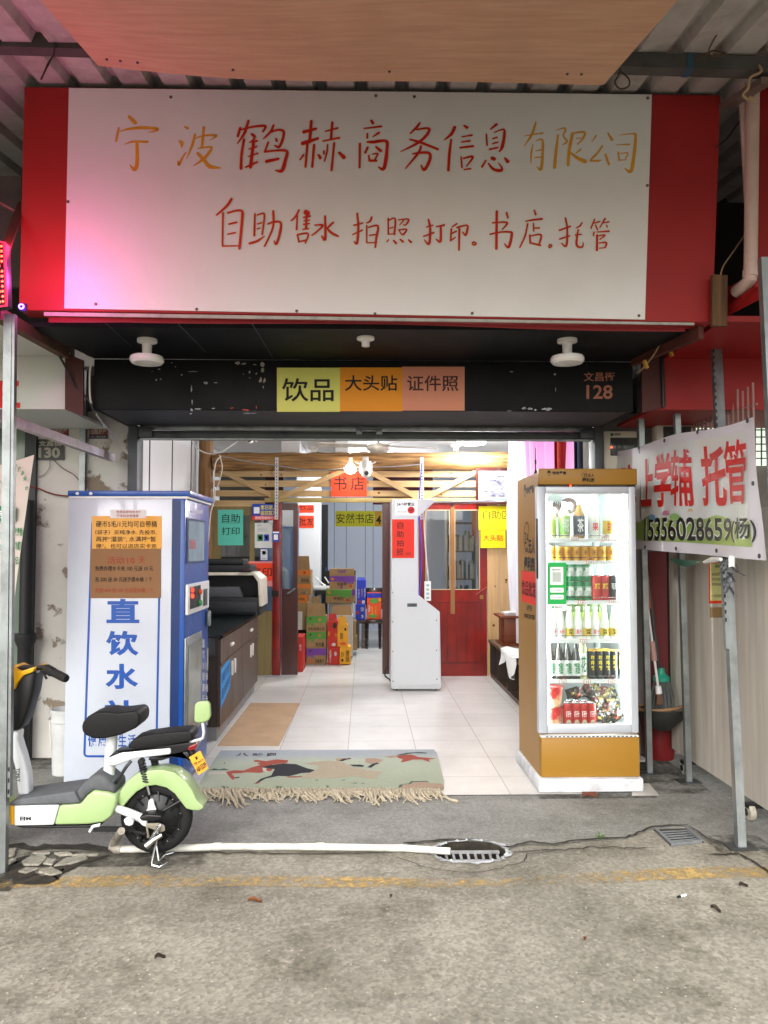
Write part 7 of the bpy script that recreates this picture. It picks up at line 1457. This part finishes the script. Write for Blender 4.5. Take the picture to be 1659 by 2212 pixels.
solo('slotted_bar', MB().bar(at(-10, 434, 4.2), at(34, 458, 4.2), .035, .01), M('bar_pink', '8a5a58', metal=.3, rough=.5), 'short slotted steel bar above the red led sign', 'bar'); solo('strut', MB().bar(at(48, 440, 4.25), at(13, 535, 3.75), .04, .015), M('rust_strut', '5a2c26', rough=.7), 'slanting rusty strut beside the left end of the sign', 'strut')
solo('grey_board', MB().pbox(-60, 380, 44, 620, 4.6, 4.63), M('concrete_grey', '4a4642', '605b56', rough=.9, dirt=.5), 'grey board in the dark gap left of the sign', 'board', smooth=0)
wire('cable', 'red and brown twisted wires on the plaster wall', [at(*zn(280, 480), 5.8), at(*zn(370, 500), 5.8), at(*zn(450, 535), 5.8), at(*zn(560, 560), 5.8), at(*zn(680, 568), 5.8)], .006, M('red_wire', '6a2a1c'))
wire('cable', 'thin grey wire curling below the black number plate', [at(*zn(460, 230), 5.82), at(*zn(458, 300), 5.82), at(*zn(400, 370), 5.82), at(*zn(310, 390), 5.82)], .003, MATS['grey_cable']); wire('cable', 'thin dark wire from the number plate to the steel post', [at(*zn(500, 230), 5.82), at(*zn(570, 300), 5.82), at(*zn(700, 380), 5.82), at(*zn(758, 475), 5.82)], .003, mRope)
wire('cable', 'white cord hanging along the left fascia end', [at(*z3(575, 500), 4.85), at(*z3(640, 560), 4.9), at(*z3(680, 575), 4.92), at(*z3(668, 640), 4.92), at(*z3(662, 760), 4.92), at(*z3(672, 900), 4.92), at(*z3(720, 1000), 5.1), at(*z3(850, 1160), 5.5), at(*z3(950, 1285), 5.6)], .006, mWireW)
wire('cable', 'black cable from the left beam to the fascia', [at(*z3(400, 490), 4.8), at(*z3(470, 610), 4.85), at(*z3(560, 780), 4.9), at(*z3(660, 890), 4.92), at(*z3(700, 990), 4.94)], .007, mBlack)
# ================================================================ right neighbour
zR = Z(2136, 1000, 1659/600.); zB = Z(2136, 1450, 1659/600.); zD = Z(2136, 2100, 1327/600.); zU = Z(2336, 200, 885/400.)
mRed2 = M('red_awning', '861212', '981816', rough=.55, sc=2, bump=.05)
t = thing('neighbour_fascia', 'red neighbouring awning fascia above the white banner at the right', 'fascia', at(1550, 885, 4.95)); X0 = at(1412, 800, 4.95).x; za, zb2 = at(1500, 885, 4.95).z, at(1500, 772, 4.95).z
part('front', MB().box(X0, 5, 4.95, 4.98, za, zb2), mRed2, t, smooth=0); part('soffit', MB().box(at(1545, 700, 4.2).x, 5, 4.12, 4.949, zb2-.01, zb2+.02), mRed2, t, smooth=0); part('underside', MB().box(X0, 5, 4.981, 5.7, za, za+.02), mRed2, t, smooth=0)
t = thing('neighbour_sign', 'red end of the neighbouring shop sign at the right edge', 'sign', at(1650, 600, 4.1)); part('panel', MB().box(at(1632, 400, 4.1).x, 5, 4.1, 4.22, at(1640, 628, 4.1).z, at(1640, 150, 4.1).z), mRed2, t, smooth=0); part('lower_edge', MB().bar(at(1566, 650, 4.3), at(1640, 612, 4.0), .06, .1), mRed2, t)
part('slant_edge', MB().prism([at(*zR(1235, 270), 4.2), at(*zR(1500, 60), 3.95), at(*zR(1590, 60), 3.95), at(*zR(1590, 175), 3.95), at(*zR(1235, 360), 4.2)], (0, .02, 0)), mRed2, t, smooth=0)
t = thing('side_board', 'dark maroon board beside the right end of the black fascia', 'board', at(1420, 900, 4.93)); part('board', MB().prism([at(*zR(x, y), 4.93) for x, y in ((415, 800), (615, 740), (632, 1245), (420, 1300))], (0, .02, 0)), mMar, t, smooth=0); part('edge_rod', MB().tube([at(*zR(615, 745), 4.92), at(*zR(632, 1245), 4.92)], .012, 8), mBlack, t)
solo('angle_beam', MB().bar(at(*zR(330, 760), 4.9), at(*zR(1000, 480), 4.15), .03, .1), M('maroon_beam', '4a1c16', '5a2a20', rough=.7, dirt=.4), 'maroon edge beam under the right end of the soffit', 'beam')
def post(lab, p0, p1, w_, m=mSteel): t = thing('steel_post', lab, 'post', p1); part('tube', MB().bar(p0, p1, w_), m, t); part('foot_plate', MB().box(p1[0]-.07, p1[0]+.07, p1[1]-.05, p1[1]+.05, .0045, .009), mSteelD, t); return t
pA = gr(*zD(392, 1450), .0); post('grey steel post right beside the drinks fridge', at(*zR(390, 770), pA.y-.05), pA, .036)
pB = gr(*zD(700, 1520), .0); post('grey steel post between mop and wheeled partition', at(*zR(742, 700), pB.y-.05), pB, .036)
pC = gr(*zD(1112, 2035), .0); tC = post('weathered steel post at the right kerb holding the banner', at(*zR(1148, 490), 4.75), pC, .042); aC, bC = at(*zR(1148, 490), 4.75), pC; o_ = Vector((-.029, -.01, 0)); part('slotted_angle', MB().bar(aC+o_, aC.lerp(bC, .66)+o_, .018, .03), mSteel, tC)
b = MB()
for k in range(40): p = aC.lerp(bC, .02+.6*k/40)+o_+Vector((-.006, -.022, 0)); b.box(p.x-.004, p.x+.004, p.y, p.y+.003, p.z-.01, p.z+.01)
part('slots', b, mBlack, tC, smooth=0); part('head_bracket', MB().prism([at(*zR(x, y), 4.7) for x, y in ((1020, 520), (1165, 458), (1250, 458), (1250, 540), (1190, 562), (1185, 490))], (0, .02, 0)), mSteel, tC)
solo('steel_post', MB().bar(at(1649, 558, 3.75), (at(1652, 900, 3.75).x+.08, 3.75, .01), .04), mSteel, 'thin steel post cut by the right edge of the view', 'post')
t = thing('wooden_batten', 'two brown wooden battens at the right end of the big sign', 'batten', at(1552, 700, 4.08)); mBat = wood('batten', '6a4a2c', '4a321e', 2, rough=.7)
part('batten', MB().bar(at(*zU(478, 1730), 4.05), at(*zU(476, 2130), 4.05), .05, .03), mBat, t); part('batten', MB().bar(at(*zU(522, 1732), 4.07), at(*zU(520, 2130), 4.07), .045, .03), mBat, t)
t = thing('drain_pipe', 'tall pale plastic drainpipe in the gap right of the sign', 'pipe', at(*zU(745, 1700), 4.3)); mPinkP = M('pvc_pale', 'c4aaa0', rough=.4, dirt=.2); part('tube', MB().tube([at(*zU(765, 290), 3.98), at(*zU(748, 1640), 3.98), at(*zU(742, 1760), 3.98), at(*zU(700, 1810), 4.02), at(*zU(640, 1855), 4.1)], .034, 14), mPinkP, t); part('collar', MB().tube([at(*zU(749, 1690), 3.98), at(*zU(747, 1740), 3.98)], .04, 14), mPinkP, t)
solo('thin_pipe', MB().tube([at(*zU(672, 150), 4.02), at(*zU(690, 420), 4.02), at(*zU(735, 1250), 4.02)], .02, 10), mPinkP, 'thinner pale pipe leaning against the drainpipe', 'pipe')
solo('strut', MB().bar(at(*zU(540, 400), 4.1), at(*zU(880, 190), 3.7), .06, .03), M('grey_strut', '6a5650', '80706a', rough=.6, dirt=.4), 'slanting grey strut under the canopy right of the sign', 'strut')
wire('cord', 'pale cord knotted round the strut at the upper right', [at(*zU(790, 50), 3.7), at(*zU(830, 100), 3.68), at(*zU(820, 130), 3.68), at(*zU(745, 170), 3.7), at(*zU(730, 250), 3.72), at(*zU(690, 300), 3.75), at(*zU(720, 335), 3.76), at(*zU(780, 340), 3.75), at(*zU(735, 320), 3.75)], .007, M('cord_pale', 'a08868', rough=.9), 'cord'); wire('cord', 'thin cord running down from the pipe to the battens', [at(*zU(715, 1385), 4.3), at(*zU(640, 1500), 4.25), at(*zU(590, 1570), 4.2), at(*zU(530, 1660), 4.1), at(*zU(510, 1735), 4.05)], .004, MATS['cord_pale'], 'cord'); wire('cord', 'dark thin cords from the sign edge to the drainpipe', [at(*zU(480, 715), 4.09), at(*zU(560, 650), 4.2), at(*zU(640, 540), 4.3), at(*zU(720, 440), 4.35)], .004, mBlack, 'cord')
mMet = M('meter_box', 'd8d4c4', rough=.5, var=.03, dirt=.15, dsc=6)
def meter(lab, x0, y0, x1, y1, wx0, wy0, wx1, wy1, Y, lx):
    t = thing('meter_box', lab, 'meter box', at(*zR((x0+x1)/2, y1), Y), 0, 'electric meter boxes on the dark wall'); part('case', MB().pbox(*zR(x0, y0), *zR(x1, y1), Y, Y+.1), mMet, t, bevel=.01); part('window', MB().pbox(*zR(wx0, wy0), *zR(wx1, wy1), Y-.004, Y+.01), M('meter_glass', '2a2c2e', '55595a', rough=.1, sc=4), t, bevel=.004)
    b = MB(); put_px(b, '国家电网', *zR(lx+36, y0+20), *zR(lx+98, y0+46), Y, .002, .02); part('lettering', b, mInk, t, smooth=0); c = at(*zR(lx+12, y0+36), Y-.002); part('mark', MB().lathe(c, [(.012, 0), (.012, -.001)], 12, 'y'), M('meter_green', '1c5a4c'), t); return t
t = meter('beige meter box with a lit red led beside the shutter', 45, 1480, 372, 1860, 108, 1545, 372, 1725, 5.7, 110); part('led', MB().lathe(at(*zR(117, 1640), 5.695), [(.006, 0), (.004, -.003)], 8, 'y'), MATS['led_dot_red'], t)
meter('beige meter box higher up behind the second post', 560, 1360, 955, 1800, 630, 1435, 905, 1720, 5.6, 622)
t = thing('barred_window', 'bright window with a thin grid behind the white banner', 'window', at(1600, 1000, 5.82)); part('pane', MB().pbox(*zR(962, 1425), *zR(1640, 1820), 5.815, 5.83), M('lit_pane', 'd6e4d2', rough=.3, emit=.45, var=.02), t, smooth=0); b = MB()
for x in range(975, 1640, 62): p, q = at(*zR(x, 1425), 5.8), at(*zR(x, 1820), 5.8); b.bar(p, q, .008)
for y in range(1470, 1820, 70): b.bar(at(*zR(962, y), 5.8), at(*zR(1640, y), 5.8), .008)
part('grid', b, mSteelD, t, smooth=0)
t = thing('spike_fence', 'row of thin pinkish upright bars under the red awning', 'fence', (2.33, 5.1, 2.05)); mSp = M('bar_rose', 'a07a74', rough=.6)
for k in range(15): yy = 5.62-.066*k; part('bar', MB().tube([(2.33, yy, 2.02), (2.325, yy-.01, 2.3), (2.33, yy, 2.47+.012*(k % 3))], .0065, 6), mSp, t)
part('rail', MB().tube([(2.335, 5.65, 2.36), (2.335, 4.66, 2.36)], .006, 6), mSp, t)
# banner tied along the posts, running away from the viewer
bq = [at(1329, 975, 5.75), at(1629, 900, 3.9), at(1325, 1181, 5.75), at(1657, 1211, 3.88)]
def bpl(u, v):
    r = ray(u, v); k = (bq[1].x-bq[0].x)/(bq[1].y-bq[0].y); q = (bq[0].x-k*bq[0].y)/(r.x-k*r.y); return Vector((r.x*q, r.y*q, H+r.z*q))
t = thing('banner', 'white plastic banner with red characters and a phone number tied to the right posts', 'banner', bq[3])
def bnr(s, v, off=0.0):
    p = (bq[0]*(1-s)+bq[1]*s)*(1-v)+(bq[2]*(1-s)+bq[3]*s)*v; p.x += -.012*math.sin(s*13+v*2.5)*(.4+.6*v)-.012*math.sin(s*31+v*6)*math.sin(math.pi*v)*.5-off; p.z -= .012*math.sin(math.pi*s*3)*(1-v); return p
b = MB(); b.grid(lambda s, v: bnr(s, v), 60, 24); part('sheet', b, M('banner_white', 'dad7e0', rough=.38, var=.02), t, smooth=80)
def bpart(nm, s0, s1, v0, v1, m, off, n=50): b = MB(); b.grid(lambda s, v: bnr(s0+(s1-s0)*s, v0+(v1-v0)*v, off), n, 14); return part(nm, b, m, t, smooth=80)
bpart('printed_ground', .03, .95, .07, .91, M('banner_print', 'dcd9cf', 'd0d8dc', rough=.36, sc=1.6), .0015)
def grad_green():
    m = bpy.data.materials.new('banner_meadow'); m.use_nodes = True; n = m.node_tree.nodes; l = m.node_tree.links; b = n['Principled BSDF']; b.inputs['Roughness'].default_value = .36; tc = n.new('ShaderNodeTexCoord'); nz = n.new('ShaderNodeTexNoise'); nz.inputs['Scale'].default_value = 4; nz.inputs['Detail'].default_value = 6; l.new(tc.outputs['Object'], nz.inputs[0]); cr = n.new('ShaderNodeValToRGB'); cr.color_ramp.elements[0].position = .35; cr.color_ramp.elements[1].position = .65; cr.color_ramp.elements[0].color = (*lin('7fa048'), 1); cr.color_ramp.elements[1].color = (*lin('a9c070'), 1); l.new(nz.outputs[0], cr.inputs[0]); l.new(cr.outputs[0], b.inputs['Base Color']); return m
mMead = grad_green(); b = MB(); b.grid(lambda s, v: bnr(.03+.92*s, (.715+.025*math.sin(s*14)+.012*math.sin(s*37))*(1-v)+.91*v, .003), 60, 6); part('printed_meadow', b, mMead, t, smooth=80)
def Bpx(x, y, off): p = bpl(*zB(x, y)); p.x -= off; return p
def bwrap(mb, s_, x0, y0, x1, y1, slant, off, bold):
    """write on the folded sheet: corners from the picture turned into sheet coordinates"""
    def inv(x, y):
        p = bpl(*zB(x, y)); 
        s = (p.y-bq[0].y)/(bq[1].y-bq[0].y); 
        for _ in range(4):
            yy = lambda s, v: (bq[0].y*(1-s)+bq[1].y*s)*(1-v)+(bq[2].y*(1-s)+bq[3].y*s)*v
            zt2, zb3 = bq[0].z*(1-s)+bq[1].z*s, bq[2].z*(1-s)+bq[3].z*s; v = (zt2-p.z)/(zt2-zb3); ya_, yb_ = bq[0].y*(1-v)+bq[2].y*v, bq[1].y*(1-v)+bq[3].y*v; s = (p.y-ya_)/(yb_-ya_)
        return s, v
    A, B, C, D = inv(x0, y0), inv(x1, y0-slant), inv(x0, y1), inv(x1, y1+slant*.1); v_, f_ = glyphs(s_, bold)
    mb.add([bnr(*[(C[i]*(1-x)+D[i]*x)*(1-y)+(A[i]*(1-x)+B[i]*x)*y for i in (0, 1)], off) for x, y in v_], f_)
bw = MB(); b = MB()
for s_, x0, y0, x1, y1, sl in (('晚', 230, 560, 370, 985, 20), ('上', 405, 515, 528, 975, 20), ('学', 548, 475, 716, 990, 25), ('辅', 712, 440, 920, 980, 25), ('托', 990, 385, 1230, 970, 30), ('管', 1218, 320, 1442, 945, 35)): bwrap(bw, s_, x0, y0, x1, y1, sl, .0055, .05 if s_ not in '辅管' else .036); bwrap(b, s_, x0, y0, x1, y1, sl, .0075, .03 if s_ not in '辅管' else .016)
part('white_edging', bw, mWh, t, smooth=0); part('red_lettering', b, M('banner_red', 'c8201c', rough=.4), t, smooth=0)
bw = MB(); b = MB()
for s_, x0, y0, x1, y1 in (('15356028659', 450, 1090, 1275, 1322), ('(杨)', 1270, 1085, 1515, 1330)): bwrap(bw, s_, x0, y0, x1, y1, 8, .005, .045); bwrap(b, s_, x0, y0, x1, y1, 8, .007, .022)
part('phone_edging', bw, mWh, t, smooth=0); part('phone_lettering', b, M('banner_black', '201f22', rough=.4), t, smooth=0)
def bshape(nm, pts, m): 
    b = MB(); P = [Bpx(x, y, .021) for x, y in pts]; b.ngon(P); part(nm, b, m, t, smooth=0)
bshape('printed_roof', [(645, 1060), (662, 1020), (705, 1020), (720, 1058)], M('print_rose', 'c87a9a')); bshape('printed_tree', [(740+48*math.cos(a)+30, 1085+40*math.sin(a)) for a in [6.28*k/12 for k in range(12)]], M('print_tree', '8ab06a')); bshape('printed_house', [(520, 1110), (522, 1065), (545, 1055), (578, 1068), (580, 1110)], M('print_house', '6a8ab0')); bshape('printed_roof', [(898, 1030), (915, 1000), (950, 1002), (956, 1032)], M('print_sand', 'd0b890'))
for x, y in ((170, 470), (418, 402), (672, 330), (1000, 246), (1498, 135), (1552, 752), (1616, 1468), (1190, 1415), (788, 1395), (480, 1378)): p = Bpx(x, y, .024); part('eyelet', MB().lathe(p, [(.012, 0), (.012, .004), (.006, .005)], 12, 'x'), mSteelD, t)
# wheeled partition
PX = 2.16; t = thing('wheeled_partition', 'cream wood grain partition panel on castors at the right edge', 'partition', (PX, 5.0, .1)); ytop = atx(1451, 1605, PX).y; zbp = .1
part('panel', MB().box(PX, PX+.04, 3.4, ytop, zbp, 1.72), wood('cream_laminate', 'd0cbbe', 'b5afa4', 2, rough=.5, sc=1.2, bump=.02), t, smooth=0); part('end_board', MB().box(PX-.004, PX+.05, ytop+.002, ytop+.03, zbp, 1.72), mCabD, t, smooth=0)
for yy in (5.31, 4.42): w_ = part('castor', MB().lathe((PX-.05, yy, .051), [(.02, -.004), (.044, 0), (.047, .006), (.047, .026), (.044, .032), (.02, .036)], 20, 'x'), M('castor_cream', 'b4b0a0', rough=.5, dirt=.5, dsc=20), t); part('fork', MB().box(PX-.055, PX+.03, yy-.025, yy+.03, .075, .098), mBlack, w_); part('hub', MB().lathe((PX-.057, yy, .051), [(.018, -.004), (.02, 0), (.02, .05)], 12, 'x'), mBlack, w_)
def qx(f, x0, y0, x1, y1, X): return atx(*f(x0, y0), X), atx(*f(x1, y0), X), atx(*f(x0, y1), X), atx(*f(x1, y1), X)
sheet('notice_sheet', 'yellow notice with red border on the wheeled partition', 'notice', qx(zB, 1082, 1528, 1240, 1935, PX), mOrg, [('通知', .42, .06, .7, .14, mInk, 0), ('本店自助打印', .2, .26, .85, .33, mInk, 0), ('扫码付款取件', .2, .38, .85, .45, mInk, 0), ('欢迎光临', .2, .5, .8, .57, mInk, 0), ('一切自助', .2, .78, .8, .85, mInk, 0)], extra=[(.1, .03, 1, .93, M('pale_yellow', 'd8d890'))]); sheet('card_scrap', 'brown card scrap under the yellow notice', 'card', qx(zD, 874, 140, 990, 222, PX), mKr)
# mops, dustpan, bucket
mMopH = M('mop_handle', '9a5a38', rough=.4); MY = 5.45; mZ = lambda x, y, Y=MY: at(*zD(x, y), Y)
t = thing('mop', 'string mop with orange grip and white stick leaning beside the fridge', 'mop', mZ(470, 900)); part('grip', MB().tube([mZ(330, -330), mZ(345, -250), mZ(380, 150)], [.012, .024, .024], 12), mMopH, t); part('stick', MB().tube([mZ(380, 150), mZ(460, 760)], .009, 8), mPap, t); part('sleeve', MB().tube([mZ(412, 408), mZ(432, 560)], .02, 12), M('sleeve_pink', 'a8827a', rough=.6), t); part('joint', MB().tube([mZ(460, 760), mZ(468, 820)], [.02, .022], 10), mWhiteP, t); part('tip', MB().tube([mZ(330, -345), mZ(326, -370)], [.016, .006], 10), mWhiteP, t)
b = MB(); rm = random.Random(2)
for k in range(26): x = 462+rm.uniform(-6, 12); b.tube([mZ(x, 818), mZ(x+rm.uniform(-8, 16), 860), mZ(x+rm.uniform(-14, 30), 905)], .006, 5)
part('strings', b, M('mop_brown', '6e5040', rough=.95), t)
t = thing('mop', 'grey string mop with green cap standing against the red board', 'mop', mZ(490, 920, 5.6)); part('stick', MB().tube([mZ(385, -100, 5.6), mZ(475, 665, 5.6)], .011, 8), mSteelD, t); part('cap', MB().lathe(mZ(487, 720, 5.6), [(.055, 0), (.055, .03), (.03, .05), (.022, .09)], 16), M('cap_teal', '2a9a80', rough=.4), t); b = MB()
for k in range(90): a = rm.uniform(0, 6.28); r = rm.uniform(.01, .05); p = mZ(487, 718, 5.6); b.tube([p+Vector((r*math.cos(a), r*math.sin(a), 0)), p+Vector((r*1.7*math.cos(a), r*1.5*math.sin(a), -.12)), p+Vector((r*1.9*math.cos(a)+rm.uniform(-.02, .02), r*1.4*math.sin(a), -.27+rm.uniform(-.05, .03)))], .007, 4, False)
part('strings', b, M('mop_grey', '4e5252', '6a6e6c', rough=.95), t)
c = mZ(535, 940, 5.4); t = thing('basin', 'dark upturned basin with brown rim below the mops', 'basin', c); part('bowl', MB().lathe((c.x, 5.5, c.z-.16), [(.05, 0), (.14, .08), (.165, .15), (.155, .15), (.13, .085)], 26), M('basin_dark', '2c2e2c', rough=.5, dirt=.3), t); part('rim', MB().tube([(c.x+.165*math.cos(a), 5.5+.165*math.sin(a)*.8, c.z+.0+.02*math.cos(a)) for a in [6.283*k/24 for k in range(25)]], .012, 8), M('rim_brown', '8a6a4a', rough=.7), t)
c = gr(*zD(520, 1365)); t = thing('red_bin', 'dark red round bin standing under the mops', 'bin', c); part('tub', MB().lathe((c.x, c.y+.12, .006), [(.1, 0), (.115, .1), (.12, .36), (.105, .37), (.1, .3)], 24), M('bin_red', '6a1216', rough=.45, dirt=.3), t); part('rim_ring', MB().lathe((c.x, c.y+.12, .355), [(.121, 0), (.126, .006), (.121, .015)], 24), MATS['bin_red'], t)
solo('red_board', MB().pbox(*zD(395, -300), *zD(560, 1000), 5.8, 5.82), M('board_red', '5a1618', '6c1c1e', rough=.6, dirt=.2), 'tall dark red board leaning in the corner behind the mops', 'board', smooth=0); solo('grey_board', MB().pbox(*zD(562, -320), *zD(700, 1250), 5.78, 5.8), M('board_greyd', '4a4744', '5a5652', rough=.7, dirt=.2), 'tall grey brown board beside the red one', 'board', smooth=0)
t = thing('rag_bundle', 'torn grey rags and tape wound round the right kerb post', 'rags', at(*zB(1240, 1600), 4.0)); b = MB(); q0 = aC.lerp(bC, .28)
for k in range(46): p = aC.lerp(bC, .44+.1*k/46)+Vector((rm.uniform(-.03, .03), -.04, 0)); b.bar(p, p+Vector((rm.uniform(-.06, .06), rm.uniform(-.03, .02), rm.uniform(-.08, .03))), rm.uniform(.008, .024), .003)
part('strips', b, M('rag_grey', '4a4c50', '85888c', rough=.8, sc=30, contrast=(.4, .6)), t, smooth=0); b = MB(); b.grid(lambda s, v: at(*zB(1270+70*s, 1480+110*v), 3.93)+Vector((0, .01*math.sin(s*7), .01*math.sin(v*6+s*4))), 6, 6); part('white_rag', b, mPap, t, smooth=80)
t = thing('ribbon', 'dark green ribbon tied between the posts below the banner', 'ribbon', at(*zB(870, 1530), 4.6)); b = MB(); b.grid(lambda s, v: atx(*zB(700+330*s, 1495+20*s+(10+60*math.sin(math.pi*min(1, s*1.15)))*v), 1.86), 14, 3); part('band', b, M('ribbon_green', '1c4a3c', rough=.4), t, smooth=80); b = MB(); b.tube([atx(*zB(1030, 1530), 1.86), atx(*zB(1110, 1505), 1.86), atx(*zB(1195, 1500), 1.86)], [.008, .016, .01], 8); part('knot', b, mPap, t)
for x, y in ((455, 835), (700, 715)): solo('peg', MB().bar(at(*zR(x-18, y-50), 4.6), at(*zR(x+14, y+30), 4.6), .03, .015), M('peg_yellow', 'b08428', rough=.4), 'yellow clothes peg clipped on the '+('lower' if x < 500 else 'upper')+' part of the maroon beam', 'peg')
wire('cord', 'pale cord hanging from the maroon beam over the steel post', [at(*zR(360, 740), 4.85), at(*zR(560, 640), 4.6), at(*zR(595, 625), 4.55), at(*zR(540, 720), 4.6), at(*zR(440, 850), 4.7), at(*zR(375, 905), 4.8)], .005, MATS['cord_pale'], 'cord')
# ================================================================ litter
def leaf_(lab, f, x, y, L, ang, m):
    c = gr(*f(x, y), .004); t = thing('fallen_leaf', lab, 'leaf', c); a = R_(ang); dx, dy = math.cos(a), math.sin(a)
    def fn(s, v): h = math.sin(math.pi*s)**.8*L*.22*(v-.5)*2; q = (s-.5)*L; return Vector((c.x+q*dx-h*dy, c.y+q*dy+h*dx, .006+.012*(v-.5)**2*4+.006*math.sin(s*5)))
    b = MB(); b.grid(fn, 8, 4); part('blade', b, m, t, smooth=60)
mL1 = M('leaf_brown', '7a4a26', '5a3218', rough=.7, sc=30); mL2 = M('leaf_dark', '33261c', rough=.7)
leaf_('curled brown leaf on the road left of the centre', zl, 1075, 490, .06, 5, mL1); leaf_('small orange brown leaf low on the road at the right', zr, 885, 652, .035, 70, M('leaf_orange', '94522a', rough=.7)); leaf_('dark withered leaf on the right of the road', zr, 1438, 525, .045, -50, mL2); leaf_('dark leaf near the end of the yellow line', zr, 1555, 424, .045, 10, mL2); leaf_('tiny dark twig leaf in the middle of the road', zl, 1650, 470, .03, 80, mL2); leaf_('dark scrap lying low on the left of the road', zl, 675, 728, .04, 30, mL2)
t = thing('cigarette_stub', 'cigarette stub lying right of the yellow line', 'stub', gr(*zr(1300, 463), .004)); part('paper', MB().tube([gr(*zr(1290, 466), .009), gr(*zr(1312, 460), .009)], .005, 8), mWh, t); part('filter', MB().tube([gr(*zr(1278, 468), .009), gr(*zr(1289.5, 466), .009)], .005, 8), mInk, t)
b = MB(); rp = random.Random(14)
for k in range(160):
    x = rp.uniform(-1.9, 1.9); y = rp.uniform(2.2, 4.1); r = rp.uniform(.002, .006); b.lathe((x, y, .0), [(r, 0), (r*.8, r*.6), (r*.3, r*.8)], 5)
tag(part('grit', b, M('grit', '7a7468', 'a09a8e', rough=.9, sc=3)), kind='stuff')
t = thing('weed', 'tiny green weed growing in the pavement crack right of the drain', 'weed', gr(*zr(950, 228), .004)); c = gr(*zr(950, 226), .006); b = MB()
for k in range(14): a = rp.uniform(0, 6.28); L = rp.uniform(.02, .05); q = c+Vector((L*math.cos(a), L*.6*math.sin(a), L*rp.uniform(.3, .8))); m_ = c.lerp(q, .6)+Vector((0, 0, .008)); sd_ = Vector((-math.sin(a), math.cos(a), 0))*.006; b.add([c, m_+sd_, q, m_-sd_], [(0, 1, 2, 3)])
part('leaves', b, M('weed_green', '4c6a34', rough=.7), t, smooth=0)
# dirt gathered along the kerb, under the parked things and at the wall feet
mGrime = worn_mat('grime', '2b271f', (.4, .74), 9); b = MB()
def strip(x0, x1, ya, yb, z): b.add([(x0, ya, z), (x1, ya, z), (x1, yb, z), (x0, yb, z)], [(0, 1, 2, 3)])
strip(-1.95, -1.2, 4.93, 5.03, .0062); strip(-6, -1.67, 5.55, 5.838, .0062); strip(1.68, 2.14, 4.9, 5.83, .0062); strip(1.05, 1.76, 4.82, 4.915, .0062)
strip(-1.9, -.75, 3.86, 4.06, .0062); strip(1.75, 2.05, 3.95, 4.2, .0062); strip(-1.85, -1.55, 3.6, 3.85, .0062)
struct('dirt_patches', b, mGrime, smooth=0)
